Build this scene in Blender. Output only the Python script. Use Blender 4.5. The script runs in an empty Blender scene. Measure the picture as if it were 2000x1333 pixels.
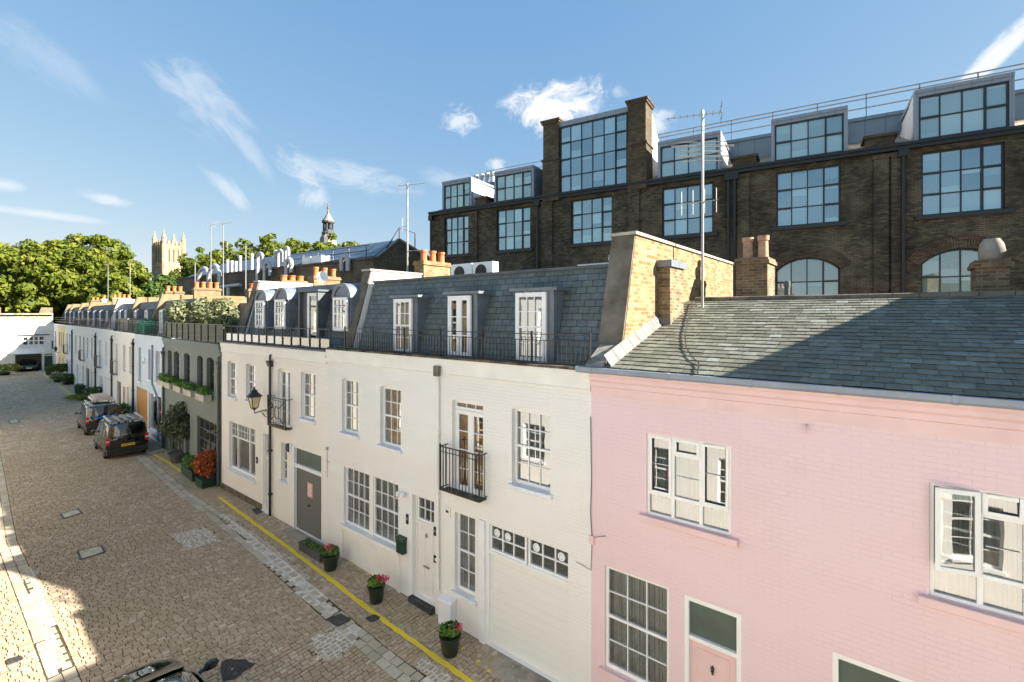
import bpy, bmesh, math, random
from math import radians, sin, cos, pi, tan, atan2, sqrt
from mathutils import Vector, Matrix
from mathutils.geometry import tessellate_polygon

random.seed(7)
scene = bpy.context.scene
COL = scene.collection

# ------------------------------------------------------------------ camera
F, CX, HY, ZC, TH = 935.0, 1000.0, 615.0, 7.4, radians(38.5)
S_, C_ = sin(TH), cos(TH)
cam_d = bpy.data.cameras.new("camera")
cam = bpy.data.objects.new("camera", cam_d)
COL.objects.link(cam)
cam.location = (0, 0, ZC)
cam.rotation_euler = (radians(90), 0, TH)
cam_d.sensor_width = 36.0
cam_d.lens = F / 2000.0 * 36.0
cam_d.shift_y = -(666.5 - HY) / 2000.0
cam_d.clip_end = 3000
cam_d.clip_start = 0.1
scene.camera = cam

# ------------------------------------------------------------------ light
SUN = Vector((2.0, 1.0, 1.15)).normalized()
SUN_EL = math.asin(SUN.z)
SUN_ROT = atan2(SUN.x, SUN.y)
SKY_STRENGTH = 0.075
sun_d = bpy.data.lights.new("sun", 'SUN')
sun_d.energy = 5.0
sun_d.angle = radians(0.5)
sun_d.color = (1.0, 0.93, 0.82)
sun = bpy.data.objects.new("sun", sun_d)
COL.objects.link(sun)
sun.rotation_euler = SUN.to_track_quat('Z', 'Y').to_euler()
scene.view_settings.view_transform = 'Standard'
scene.view_settings.look = 'None'
scene.view_settings.exposure = 1.94
scene.view_settings.gamma = 1.0
scene.cycles.max_bounces = 8
scene.cycles.diffuse_bounces = 4
scene.cycles.transparent_max_bounces = 12
scene.cycles.caustics_reflective = False
scene.cycles.caustics_refractive = False
scene.cycles.use_denoising = True
scene.cycles.sample_clamp_indirect = 6.0

# ------------------------------------------------------------------ node helper
class NT:
    def __init__(s, nt):
        s.nt = nt
        s.x = 0
    def n(s, typ, ins=None, **kw):
        nd = s.nt.nodes.new(typ)
        s.x += 180
        nd.location = (s.x, 0)
        for k, v in kw.items():
            setattr(nd, k, v)
        for k, v in (ins or {}).items():
            s.set(nd.inputs[k], v)
        return nd
    def set(s, sock, v):
        if isinstance(v, bpy.types.NodeSocket):
            s.nt.links.new(v, sock)
        elif isinstance(v, bpy.types.Node):
            s.nt.links.new(v.outputs[0], sock)
        else:
            if isinstance(v, (tuple, list)) and len(v) == 3 and sock.type == 'RGBA':
                v = (*v, 1.0)
            sock.default_value = v
    def math(s, op, a, b=0.0, c=None, clamp=False):
        nd = s.n('ShaderNodeMath', operation=op, use_clamp=clamp)
        s.set(nd.inputs[0], a)
        s.set(nd.inputs[1], b)
        if c is not None:
            s.set(nd.inputs[2], c)
        return nd.outputs[0]
    def vmath(s, op, a, b):
        nd = s.n('ShaderNodeVectorMath', operation=op)
        s.set(nd.inputs[0], a)
        s.set(nd.inputs[1], b)
        return nd.outputs['Value'] if op == 'DOT_PRODUCT' else nd.outputs[0]
    def mix(s, fac, a, b, blend='MIX'):
        nd = s.n('ShaderNodeMix', data_type='RGBA', blend_type=blend)
        s.set(nd.inputs[0], fac)
        s.set(nd.inputs[6], a)
        s.set(nd.inputs[7], b)
        return nd.outputs[2]
    def ramp(s, fac, stops):
        nd = s.n('ShaderNodeValToRGB')
        e = nd.color_ramp.elements
        while len(e) < len(stops):
            e.new(0.5)
        for i, (p, c) in enumerate(stops):
            e[i].position = p
            e[i].color = (*c, 1.0) if len(c) == 3 else c
        s.set(nd.inputs[0], fac)
        return nd.outputs[0]
    def mrange(s, v, a, b, c=0.0, d=1.0, smooth=True):
        nd = s.n('ShaderNodeMapRange', interpolation_type='SMOOTHSTEP' if smooth else 'LINEAR')
        for i, q in enumerate((v, a, b, c, d)):
            s.set(nd.inputs[i], q)
        return nd.outputs[0]
    def noise(s, vec, scale, detail=3.0, rough=0.55, dist=0.0):
        return s.n('ShaderNodeTexNoise', {'Vector': vec, 'Scale': scale, 'Detail': detail, 'Roughness': rough, 'Distortion': dist}).outputs[0]

# ------------------------------------------------------------------ sky
def px_dir(px, py):
    t, k = (px - CX) / F, (HY - py) / F
    return Vector((t * C_ - S_, C_ + t * S_, k)).normalized()

world = bpy.data.worlds.new("World")
scene.world = world
world.use_nodes = True
wn = world.node_tree
wn.nodes.clear()
W = NT(wn)
w_out = W.n('ShaderNodeOutputWorld')
w_bg = W.n('ShaderNodeBackground', {'Strength': SKY_STRENGTH})
wn.links.new(w_bg.outputs[0], w_out.inputs[0])
sky = W.n('ShaderNodeTexSky', sky_type='NISHITA', sun_disc=False)
sky.sun_elevation = SUN_EL
sky.sun_rotation = SUN_ROT
sky.air_density = 1.0
sky.dust_density = 0.3
sky.ozone_density = 2.6
tc = W.n('ShaderNodeTexCoord')
DIR = tc.outputs['Generated']

def cloud(px, py, rx, ry, ang, dens, nscale, stretch, thr=0.5, soft=0.25, warp=0.5):
    """a cloud at a sky direction: ellipse rx, ry (radians) turned by ang, eaten by noise"""
    d = px_dir(px, py)
    r = d.cross(Vector((0, 0, 1))).normalized()
    u = r.cross(d).normalized()
    a = radians(ang)
    e1 = r * cos(a) + u * sin(a)
    e2 = -r * sin(a) + u * cos(a)
    X = W.vmath('DOT_PRODUCT', DIR, tuple(e1))
    Y = W.vmath('DOT_PRODUCT', DIR, tuple(e2))
    front = W.math('GREATER_THAN', W.vmath('DOT_PRODUCT', DIR, tuple(d)), 0.3)
    cmb = W.n('ShaderNodeCombineXYZ', {'X': W.math('MULTIPLY', X, nscale / stretch), 'Y': W.math('MULTIPLY', Y, nscale), 'Z': px * 0.013})
    nz = W.noise(cmb.outputs[0], 1.55, 12.0, 0.66, warp)
    q = W.math('SQRT', W.math('ADD', W.math('POWER', W.math('ABSOLUTE', W.math('DIVIDE', X, rx)), 2.0), W.math('POWER', W.math('ABSOLUTE', W.math('DIVIDE', Y, ry)), 2.0)))
    body = W.math('SUBTRACT', 1.0, q)
    v = W.math('ADD', W.math('MULTIPLY', body, 0.55), W.math('MULTIPLY', W.math('SUBTRACT', nz, 0.5), 1.7))
    m = W.mrange(v, thr - soft, thr + soft)
    edge = W.mrange(q, 1.35, 0.75)
    return W.math('MULTIPLY', W.math('MULTIPLY', W.math('MULTIPLY', m, edge), front), dens)

clouds = [
    cloud(1090, 205, 0.110, 0.050, 6, 0.95, 16, 1.4, 0.22, 0.26, 0.6),
    cloud(1285, 240, 0.035, 0.026, 0, 0.60, 24, 1.4, 0.25, 0.3),
    cloud(900, 235, 0.042, 0.030, 0, 0.60, 24, 1.2, 0.30, 0.3, 1.0),
    cloud(970, 322, 0.024, 0.016, -10, 0.55, 26, 1.3, 0.2, 0.3),
    cloud(395, 195, 0.085, 0.050, -38, 0.33, 14, 2.6, 0.25, 0.35, 0.8),
    cloud(470, 270, 0.085, 0.016, -52, 0.26, 16, 3.5, 0.15, 0.4),
    cloud(440, 365, 0.050, 0.016, -45, 0.34, 22, 2.5, 0.2, 0.35),
    cloud(590, 330, 0.050, 0.034, -25, 0.48, 22, 2.0, 0.25, 0.35, 0.8),
    cloud(690, 345, 0.130, 0.030, -8, 0.34, 18, 2.4, 0.28, 0.35, 1.0),
    cloud(610, 385, 0.030, 0.026, 40, 0.40, 24, 2.0, 0.2, 0.35),
    cloud(70, 105, 0.080, 0.035, -25, 0.18, 10, 2.0, 0.2, 0.4),
    cloud(205, 388, 0.035, 0.010, -8, 0.42, 24, 3.0, 0.15, 0.4),
    cloud(80, 418, 0.075, 0.007, -2, 0.42, 20, 5.0, 0.1, 0.4),
    cloud(10, 362, 0.022, 0.010, 0, 0.42, 24, 3.0, 0.15, 0.4),
    cloud(880, 350, 0.060, 0.020, -10, 0.22, 20, 2.0, 0.2, 0.4),
    cloud(1945, 105, 0.075, 0.014, 43, 0.75, 22, 2.5, 0.12, 0.35),
]
tot = clouds[0]
for c in clouds[1:]:
    tot = W.math('MAXIMUM', tot, c)
sky_s = W.n('ShaderNodeSeparateColor', {'Color': W.vmath('DIVIDE', sky.outputs[0], (3.6, 3.6, 3.6))})
sky_hsv = W.n('ShaderNodeCombineColor', {'Red': W.math('MULTIPLY', W.math('POWER', sky_s.outputs[0], 0.70), 2.06), 'Green': W.math('MULTIPLY', W.math('POWER', sky_s.outputs[1], 0.46), 2.20), 'Blue': W.math('MULTIPLY', W.math('POWER', sky_s.outputs[2], 0.22), 2.68)})
CLOUD_COL = (4.1, 4.05, 4.0)
skyc = W.mix(tot, sky_hsv.outputs[0], CLOUD_COL)
wn.links.new(skyc, w_bg.inputs[0])

# ------------------------------------------------------------------ mesh builder
class MB:
    def __init__(s):
        s.v, s.f, s.m = [], [], []
    def poly(s, pts, m=0):
        i = len(s.v)
        s.v.extend([tuple(p) for p in pts])
        s.f.append(tuple(range(i, i + len(pts))))
        s.m.append(m)
    def box(s, x0, x1, y0, y1, z0, z1, m=0):
        if x0 > x1: x0, x1 = x1, x0
        if y0 > y1: y0, y1 = y1, y0
        if z0 > z1: z0, z1 = z1, z0
        i = len(s.v)
        s.v += [(x0, y0, z0), (x1, y0, z0), (x1, y1, z0), (x0, y1, z0), (x0, y0, z1), (x1, y0, z1), (x1, y1, z1), (x0, y1, z1)]
        for q in ((0, 3, 2, 1), (4, 5, 6, 7), (0, 1, 5, 4), (1, 2, 6, 5), (2, 3, 7, 6), (3, 0, 4, 7)):
            s.f.append(tuple(i + k for k in q))
            s.m.append(m)
        return s
    def bar(s, p, q, w, h=None, m=0):
        """a square bar between two points"""
        h = h or w
        p, q = Vector(p), Vector(q)
        d = (q - p)
        if d.length < 1e-6: return s
        d.normalize()
        up = Vector((0, 0, 1)) if abs(d.z) < 0.95 else Vector((0, 1, 0))
        a = d.cross(up).normalized() * (w / 2)
        b = a.cross(d).normalized() * (h / 2)
        i = len(s.v)
        for e in (p, q):
            for sa, sb in ((-1, -1), (1, -1), (1, 1), (-1, 1)):
                s.v.append(tuple(e + a * sa + b * sb))
        for k in range(4):
            s.f.append((i + k, i + (k + 1) % 4, i + 4 + (k + 1) % 4, i + 4 + k)); s.m.append(m)
        s.f.append((i + 3, i + 2, i + 1, i)); s.m.append(m)
        s.f.append((i + 4, i + 5, i + 6, i + 7)); s.m.append(m)
        return s
    def tube(s, path, r, n=8, m=0, caps=True):
        path = [Vector(p) for p in path]
        rs = r if isinstance(r, (list, tuple)) else [r] * len(path)
        rings = []
        ref = None
        for k, p in enumerate(path):
            if k == 0: d = path[1] - p
            elif k == len(path) - 1: d = p - path[k - 1]
            else: d = path[k + 1] - path[k - 1]
            d.normalize()
            if ref is None:
                ref = Vector((0, 0, 1)) if abs(d.z) < 0.9 else Vector((1, 0, 0))
            a = d.cross(ref)
            if a.length < 1e-4:
                ref = Vector((0, 1, 0)); a = d.cross(ref)
            a.normalize()
            b = d.cross(a).normalized()
            ref = a.cross(d).normalized()
            i = len(s.v)
            for q in range(n):
                an = 2 * pi * q / n
                s.v.append(tuple(p + (a * cos(an) + b * sin(an)) * rs[k]))
            rings.append(i)
        for k in range(len(rings) - 1):
            for q in range(n):
                s.f.append((rings[k] + q, rings[k] + (q + 1) % n, rings[k + 1] + (q + 1) % n, rings[k + 1] + q)); s.m.append(m)
        if caps:
            s.f.append(tuple(rings[0] + q for q in reversed(range(n)))); s.m.append(m)
            s.f.append(tuple(rings[-1] + q for q in range(n))); s.m.append(m)
        return s
    def lathe(s, prof, c=(0, 0, 0), n=16, m=0, sx=1.0, sy=1.0, a0=0.0):
        rings = []
        for r, z in prof:
            i = len(s.v)
            for q in range(n):
                an = 2 * pi * q / n + a0
                s.v.append((c[0] + r * cos(an) * sx, c[1] + r * sin(an) * sy, c[2] + z))
            rings.append(i)
        for k in range(len(rings) - 1):
            for q in range(n):
                s.f.append((rings[k] + q, rings[k] + (q + 1) % n, rings[k + 1] + (q + 1) % n, rings[k + 1] + q)); s.m.append(m)
        s.f.append(tuple(rings[0] + q for q in reversed(range(n)))); s.m.append(m)
        s.f.append(tuple(rings[-1] + q for q in range(n))); s.m.append(m)
        return s
    def prism_x(s, prof, x0, x1, m=0):
        """a profile of (y, z) points run along x (profile counter-clockwise seen from +x)"""
        a = [(x0, y, z) for y, z in prof]
        b = [(x1, y, z) for y, z in prof]
        n = len(prof)
        for k in range(n):
            s.poly([a[k], b[k], b[(k + 1) % n], a[(k + 1) % n]][::-1], m)
        s.poly(b, m); s.poly(a[::-1], m)
        return s
    def prism_y(s, prof, y0, y1, m=0):
        """a profile of (x, z) points run along y"""
        a = [(x, y0, z) for x, z in prof]
        b = [(x, y1, z) for x, z in prof]
        n = len(prof)
        for k in range(n):
            s.poly([a[k], a[(k + 1) % n], b[(k + 1) % n], b[k]][::-1], m)
        s.poly(a, m); s.poly(b[::-1], m)
        return s
    def build(s, name, mats, parent=None, smooth=False, fix=True, bevel=0.0):
        me = bpy.data.meshes.new(name)
        me.from_pydata(s.v, [], s.f)
        if not isinstance(mats, (list, tuple)): mats = [mats]
        for mt in mats: me.materials.append(mt)
        if len(mats) > 1: me.polygons.foreach_set('material_index', s.m)
        if fix:
            bm = bmesh.new(); bm.from_mesh(me)
            bmesh.ops.remove_doubles(bm, verts=bm.verts, dist=1e-5)
            bmesh.ops.recalc_face_normals(bm, faces=bm.faces)
            if bevel:
                bmesh.ops.bevel(bm, geom=[e for e in bm.edges], offset=bevel, segments=1, affect='EDGES', clamp_overlap=True)
            bm.to_mesh(me); bm.free()
        me.update()
        box_uv(me)
        if smooth:
            me.polygons.foreach_set('use_smooth', [True] * len(me.polygons))
            try: me.set_sharp_from_angle(angle=radians(38))
            except Exception: pass
        o = bpy.data.objects.new(name, me)
        COL.objects.link(o)
        if parent is not None: o.parent = parent
        return o

def box_uv(me):
    """metric uv by face direction: u runs level, v runs up the slope"""
    uvl = me.uv_layers.new(name="UVMap")
    buf = [0.0] * (2 * len(me.loops))
    V = me.vertices
    for p in me.polygons:
        n = p.normal
        if abs(n.z) > 0.995:
            t, b = Vector((1, 0, 0)), Vector((0, 1, 0))
        else:
            t = Vector((-n.y, n.x, 0)).normalized()
            b = n.cross(t)
        for li in p.loop_indices:
            co = V[me.loops[li].vertex_index].co
            buf[2 * li] = co.dot(t)
            buf[2 * li + 1] = co.dot(b)
    uvl.data.foreach_set('uv', buf)

def empty(name, loc=(0, 0, 0), rz=0.0):
    o = bpy.data.objects.new(name, None)
    COL.objects.link(o)
    o.location = loc
    o.rotation_euler = (0, 0, rz)
    o.empty_display_size = 0.3
    return o

def tag(o, label=None, cat=None, group=None, kind=None):
    if label: o['label'] = label
    if cat: o['category'] = cat
    if group: o['group'] = group
    if kind: o['kind'] = kind
    return o

def kids(o):
    return [c for c in bpy.data.objects if c.parent == o]

def copy_tree(o, parent=None):
    c = o.copy()
    COL.objects.link(c)
    if parent is not None: c.parent = parent
    for ch in kids(o): copy_tree(ch, c)
    return c

# ------------------------------------------------------------------ planes seen in the photograph
class Plane:
    """an upright wall plane: origin, heading of its level axis; local x runs along, y runs into the wall"""
    def __init__(s, x, y, rz):
        s.o = Vector((x, y)); s.rz = rz
        s.d = Vector((cos(rz), sin(rz))); s.n = Vector((-sin(rz), cos(rz)))
    def hit(s, px, py, n=0.0):
        t, k = (px - CX) / F, (HY - py) / F
        r = Vector((t * C_ - S_, C_ + t * S_))
        d = (s.o.dot(s.n) + n) / r.dot(s.n)
        p = r * d - s.o
        return p.dot(s.d), ZC + k * d
    def x(s, px, n=0.0): return s.hit(px, HY, n)[0]
    def world(s, x, y, z=0.0):
        p = s.o + s.d * x + s.n * y
        return Vector((p.x, p.y, z))
    def empty(s, name):
        return empty(name, (s.o.x, s.o.y, 0), s.rz)

def sstep(a, b, x):
    t = max(0.0, min(1.0, (x - a) / (b - a)))
    return t * t * (3 - 2 * t)
def gz(u): return -0.24 * sstep(-17.0, -5.5, u)
BEND_U, BEND = -22.55, radians(3.2)
def bend(u): return max(0.0, BEND_U - u) * tan(BEND)
def ground(px, py, dz=0.0):
    t, k = (px - CX) / F, (py - HY) / F
    z = 0.0
    for _ in range(6):
        d = (ZC - z - dz) / k
        x, y = d * (t * C_ - S_), d * (C_ + t * S_)
        z = gz(x)
    return Vector((x, y, z))
W0 = Plane(0, 8.3, 0.0)
W1 = Plane(BEND_U, 8.3, -BEND)
WW = Plane(-1.43, 25.2, radians(6.95))
# ------------------------------------------------------------------ materials
def new_mat(name):
    m = bpy.data.materials.new(name)
    m.use_nodes = True
    nt = m.node_tree
    nt.nodes.clear()
    N = NT(nt)
    out = N.n('ShaderNodeOutputMaterial')
    return m, N, out
def pbsdf(N, out, col, rough=0.6, spec=0.5, metal=0.0, normal=None, **kw):
    b = N.n('ShaderNodeBsdfPrincipled')
    N.set(b.inputs['Base Color'], col)
    N.set(b.inputs['Roughness'], rough)
    N.set(b.inputs['Specular IOR Level'], spec)
    N.set(b.inputs['Metallic'], metal)
    if normal is not None: N.set(b.inputs['Normal'], normal)
    for k, v in kw.items(): N.set(b.inputs[k], v)
    N.set(out.inputs[0], b)
    return b
def uvs(N):
    return N.n('ShaderNodeTexCoord').outputs['UV']
def objc(N):
    return N.n('ShaderNodeTexCoord').outputs['Object']
def bump(N, h, strength=0.4, dist=0.01):
    return N.n('ShaderNodeBump', {'Height': h, 'Strength': strength, 'Distance': dist}).outputs[0]

def m_plain(name, col, rough=0.55, spec=0.4, metal=0.0, var=0.06, scale=3.0, bmp=0.0):
    m, N, out = new_mat(name)
    v = objc(N)
    nz = N.noise(v, scale, 5.0, 0.6)
    f = N.mrange(nz, 0.3, 0.7, 1 - var * 1.6, 1 + var, False)
    c = N.mix(1.0, (*col, 1.0), N.n('ShaderNodeCombineColor', {'Red': f, 'Green': f, 'Blue': f}).outputs[0], 'MULTIPLY')
    pbsdf(N, out, c, rough, spec, metal, bump(N, N.noise(v, scale * 12, 3.0), bmp, 0.01) if bmp else None)
    return m

def m_brick(name, cols, mortar, rough=0.85, w=0.225, h=0.075, ms=0.010, bmp=0.5, dirt=0.35, dirt_scale=0.8, dirt_col=(0.03, 0.028, 0.022), seed=0.0, squash=False, hue_patch=None, patch=(0.52, 0.66)):
    """brickwork: per-brick colour from three tones, mortar joints, blotchy soot"""
    m, N, out = new_mat(name)
    uv = uvs(N)
    bt = N.n('ShaderNodeTexBrick', {'Vector': uv, 'Color1': (0, 0, 0, 1), 'Color2': (1, 1, 1, 1), 'Mortar': (0.5, 0.5, 0.5, 1), 'Scale': 1.0, 'Mortar Size': ms, 'Mortar Smooth': 0.25, 'Bias': 0.0, 'Brick Width': w, 'Row Height': h})
    tone = N.ramp(bt.outputs[0], [(0.0, cols[0]), (0.45, cols[1]), (1.0, cols[2])])
    mn = N.noise(uv, 24.0, 4.0)
    tone = N.mix(N.math('MULTIPLY', mn, 0.35), tone, (0.05, 0.045, 0.04))
    c = N.mix(bt.outputs[1], tone, mortar)
    dn = N.noise(uv, dirt_scale, 8.0, 0.68)
    c = N.mix(N.math('MULTIPLY', N.mrange(dn, 0.38, 0.68), dirt), c, dirt_col)
    if hue_patch:
        pn = N.noise(N.vmath('ADD', uv, (17.3, 5.1, 0)), dirt_scale * 0.8, 6.0, 0.7)
        pm = N.mrange(pn, patch[0], patch[1])
        light = N.mix(bt.outputs[1], hue_patch, mortar)
        c = N.mix(N.math('MULTIPLY', pm, 0.8), c, light)
    hgt = N.math('ADD', N.math('MULTIPLY', bt.outputs[1], -1.0), N.math('MULTIPLY', mn, 0.5))
    pbsdf(N, out, c, rough, 0.25, 0.0, bump(N, hgt, bmp, 0.012))
    return m

def m_painted_brick(name, col, stain=(0.75, 0.7, 0.6), amt=0.15, bmp=0.55, tint=None):
    """painted brickwork: one paint colour, joints only as relief, faint weathering"""
    m, N, out = new_mat(name)
    uv = uvs(N)
    wob = N.n('ShaderNodeTexNoise', {'Vector': uv, 'Scale': 1.7, 'Detail': 2.0})
    off = N.vmath('SCALE', wob.outputs[1], (0, 0, 0))
    off.node.inputs['Scale'].default_value = 0.02
    uw = N.vmath('ADD', uv, off)
    bt = N.n('ShaderNodeTexBrick', {'Vector': uw, 'Color1': (0.35, 0.35, 0.35, 1), 'Color2': (0.65, 0.65, 0.65, 1), 'Scale': 1.0, 'Mortar Size': 0.009, 'Mortar Smooth': 0.6, 'Brick Width': 0.225, 'Row Height': 0.075})
    big = N.noise(uv, 0.55, 7.0, 0.65)
    fine = N.noise(uv, 9.0, 4.0, 0.6)
    strk = N.n('ShaderNodeMapping', {'Vector': uv, 'Scale': (2.2, 0.22, 1.0)})
    sn = N.noise(strk.outputs[0], 1.0, 6.0, 0.7)
    f = N.math('MULTIPLY', N.mrange(big, 0.35, 0.75), amt)
    f = N.math('ADD', f, N.math('MULTIPLY', N.mrange(sn, 0.55, 0.8), amt * 0.9))
    c = N.mix(f, (*col, 1), tuple(a * b for a, b in zip(col, stain)))
    brk = N.n('ShaderNodeMapping', {'Vector': uv, 'Scale': (0.9, 2.6, 1.0)})
    seen = N.mrange(N.noise(brk.outputs[0], 1.0, 5.0, 0.7), 0.36, 0.66)
    mort = N.math('MULTIPLY', bt.outputs[1], seen)
    c = N.mix(N.math('MULTIPLY', mort, 0.10), c, tuple(a * 0.6 for a in col))
    c = N.mix(N.math('MULTIPLY', N.math('ABSOLUTE', N.math('SUBTRACT', bt.outputs[0], 0.5)), 0.16), c, tuple(min(1, a * 0.75) for a in col))
    hgt = N.math('ADD', N.math('MULTIPLY', mort, -1.0), N.math('MULTIPLY', bt.outputs[0], 0.4))
    hgt = N.math('ADD', hgt, N.math('MULTIPLY', fine, 1.1))
    pbsdf(N, out, c, 0.62, 0.3, 0.0, bump(N, hgt, bmp, 0.012))
    return m

def m_slate(name, c1, c2, moss=None, w=0.27, h=0.155, rough=0.55, spec=0.4):
    m, N, out = new_mat(name)
    uv = uvs(N)
    bt = N.n('ShaderNodeTexBrick', {'Vector': uv, 'Color1': (0, 0, 0, 1), 'Color2': (1, 1, 1, 1), 'Scale': 1.0, 'Mortar Size': 0.006, 'Mortar Smooth': 0.1, 'Brick Width': w, 'Row Height': h})
    tone = N.ramp(bt.outputs[0], [(0.0, c1), (0.55, tuple((a + b) / 2 for a, b in zip(c1, c2))), (1.0, c2)])
    nz = N.noise(uv, 2.3, 7.0, 0.65)
    tone = N.mix(N.math('MULTIPLY', N.mrange(nz, 0.42, 0.72), 0.45), tone, tuple(a * 1.9 for a in c2))
    if moss:
        mz = N.noise(N.vmath('ADD', uv, (3.3, 9.1, 0)), 0.9, 6.0, 0.7)
        tone = N.mix(N.math('MULTIPLY', N.mrange(mz, 0.55, 0.72), 0.7), tone, moss)
    c = N.mix(bt.outputs[1], tone, (0.008, 0.009, 0.009))
    sep = N.n('ShaderNodeSeparateXYZ', {'Vector': uv})
    saw = N.math('FRACT', N.math('DIVIDE', sep.outputs[1], h))
    hgt = N.math('ADD', N.math('MULTIPLY', saw, -1.2), N.math('MULTIPLY', bt.outputs[1], -0.8))
    hgt = N.math('ADD', hgt, N.math('MULTIPLY', bt.outputs[0], 0.5))
    pbsdf(N, out, c, rough, spec, 0.0, bump(N, hgt, 0.7, 0.012))
    return m

def m_island(name, stops, rough=0.7, spec=0.3, nscale=14.0, namt=0.3, ndark=(0.03, 0.03, 0.025), big=None, bmp=0.3, trans=0.0):
    """one tone per loose piece (slate, sett, leaf)"""
    m, N, out = new_mat(name)
    g = N.n('ShaderNodeNewGeometry')
    c = N.ramp(g.outputs['Random Per Island'], stops)
    o = objc(N)
    if namt:
        nz = N.noise(o, nscale, 4.0, 0.6)
        c = N.mix(N.math('MULTIPLY', N.mrange(nz, 0.4, 0.75), namt), c, ndark)
    if big:
        bz = N.noise(o, big[0], 7.0, 0.65)
        c = N.mix(N.math('MULTIPLY', N.mrange(bz, big[3], big[4]), big[2]), c, big[1])
    nrm = bump(N, N.noise(o, nscale * 2, 4.0), bmp, 0.006) if bmp else None
    if trans:
        b = N.n('ShaderNodeBsdfPrincipled', {'Base Color': c, 'Roughness': rough, 'Specular IOR Level': spec})
        t = N.n('ShaderNodeBsdfTranslucent', {'Color': N.mix(0.5, c, N.mix(1.0, c, (1.3, 1.25, 0.5), 'MULTIPLY'))})
        mx = N.n('ShaderNodeMixShader', {0: trans, 1: b.outputs[0], 2: t.outputs[0]})
        N.set(out.inputs[0], mx.outputs[0])
    else:
        pbsdf(N, out, c, rough, spec, 0.0, nrm)
    return m

def m_glass(name, refl=0.16, tint=(0.9, 0.95, 0.95), wav=0.02):
    """window glass: part mirror, part see-through, a little uneven"""
    m, N, out = new_mat(name)
    uv = objc(N)
    nz = N.noise(uv, 1.3, 2.0)
    nrm = bump(N, nz, 0.06, wav)
    lw = N.n('ShaderNodeFresnel', {'IOR': 1.5, 'Normal': nrm})
    f = N.math('ADD', N.math('MULTIPLY', lw.outputs[0], 1.4), refl, clamp=True)
    gl = N.n('ShaderNodeBsdfGlossy', {'Color': (1, 1, 1, 1), 'Roughness': 0.0, 'Normal': nrm})
    tr = N.n('ShaderNodeBsdfTransparent', {'Color': (*tint, 1)})
    mx = N.n('ShaderNodeMixShader', {0: f, 1: tr.outputs[0], 2: gl.outputs[0]})
    N.set(out.inputs[0], mx.outputs[0])
    return m

def m_solar_glass(name, refl, body, gl_tint=(0.82, 0.93, 0.97), var=0.25):
    """big coated panes: each pane (loose piece) slightly different behind the reflection"""
    m, N, out = new_mat(name)
    g = N.n('ShaderNodeNewGeometry')
    c = N.ramp(g.outputs['Random Per Island'], [(0.0, tuple(x * (1 - var * 1.4) for x in body)), (0.35, tuple(x * (1 - var * .5) for x in body)), (0.7, tuple(x * (1 + var * .6) for x in body)), (1.0, tuple(x * (1 + var * 2.2) for x in body))])
    df = N.n('ShaderNodeBsdfDiffuse', {'Color': c})
    lw = N.n('ShaderNodeFresnel', {'IOR': 1.5})
    f = N.math('ADD', N.math('MULTIPLY', lw.outputs[0], 1.2), refl, clamp=True)
    gl = N.n('ShaderNodeBsdfGlossy', {'Color': (*gl_tint, 1), 'Roughness': 0.0})
    mx = N.n('ShaderNodeMixShader', {0: f, 1: df.outputs[0], 2: gl.outputs[0]})
    N.set(out.inputs[0], mx.outputs[0])
    return m

def m_lines(name, col, dark, axis=0, pitch=0.12, gap=0.08, rough=0.5, var=0.05, spec=0.4):
    """boards or panel joints: dark grooves at a pitch along one uv axis"""
    m, N, out = new_mat(name)
    uv = uvs(N)
    sep = N.n('ShaderNodeSeparateXYZ', {'Vector': uv})
    fr = N.math('FRACT', N.math('DIVIDE', sep.outputs[axis], pitch))
    g = N.math('LESS_THAN', fr, gap)
    st = N.n('ShaderNodeMapping', {'Vector': uv, 'Scale': (6.0, 0.7, 1.0) if axis == 0 else (0.7, 6.0, 1.0)})
    nz = N.noise(st.outputs[0], 1.5, 5.0, 0.65)
    c = N.mix(N.math('MULTIPLY', N.mrange(nz, 0.35, 0.75), var * 4), (*col, 1), tuple(x * 0.72 for x in col))
    c = N.mix(g, c, dark)
    pbsdf(N, out, c, rough, spec, 0.0, bump(N, N.math('MULTIPLY', g, -1.0), 0.6, 0.01))
    return m

M = {}
M['cream_a'] = m_painted_brick('cream_painted_brick', (0.85, 0.815, 0.74))
M['cream_b'] = m_painted_brick('pale_cream_painted_brick', (0.815, 0.80, 0.755))
M['pink'] = m_painted_brick('pink_painted_brick', (0.78, 0.595, 0.61), stain=(0.85, 0.75, 0.7), amt=0.18, bmp=0.40)
M['pink_trim'] = m_plain('pink_paint', (0.78, 0.555, 0.535), 0.5, 0.3, var=0.05, scale=1.5)
M['cream_trim'] = m_plain('cream_paint', (0.81, 0.79, 0.725), 0.5, 0.3, var=0.05, scale=1.5)
M['grey_brick'] = m_painted_brick('grey_painted_brick', (0.165, 0.195, 0.175), amt=0.25)
M['blue_brick'] = m_painted_brick('pale_blue_painted_brick', (0.56, 0.63, 0.70))
M['white_brick'] = m_painted_brick('white_painted_brick', (0.82, 0.81, 0.77))
M['offwhite_brick'] = m_painted_brick('off_white_painted_brick', (0.80, 0.76, 0.67))
M['yellow_paint'] = m_painted_brick('yellow_painted_brick', (0.78, 0.60, 0.30))
M['stucco'] = m_plain('white_stucco', (0.83, 0.81, 0.76), 0.6, 0.3, var=0.05, scale=0.8)
M['opp_stucco'] = m_plain('cream_stucco', (0.82, 0.81, 0.78), 0.6, 0.3, var=0.05, scale=0.8)
M['white'] = m_plain('white_gloss_paint', (0.82, 0.82, 0.80), 0.35, 0.5, var=0.03)
M['sill'] = m_plain('white_sill_paint', (0.76, 0.78, 0.80), 0.45, 0.4, var=0.06)
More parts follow.
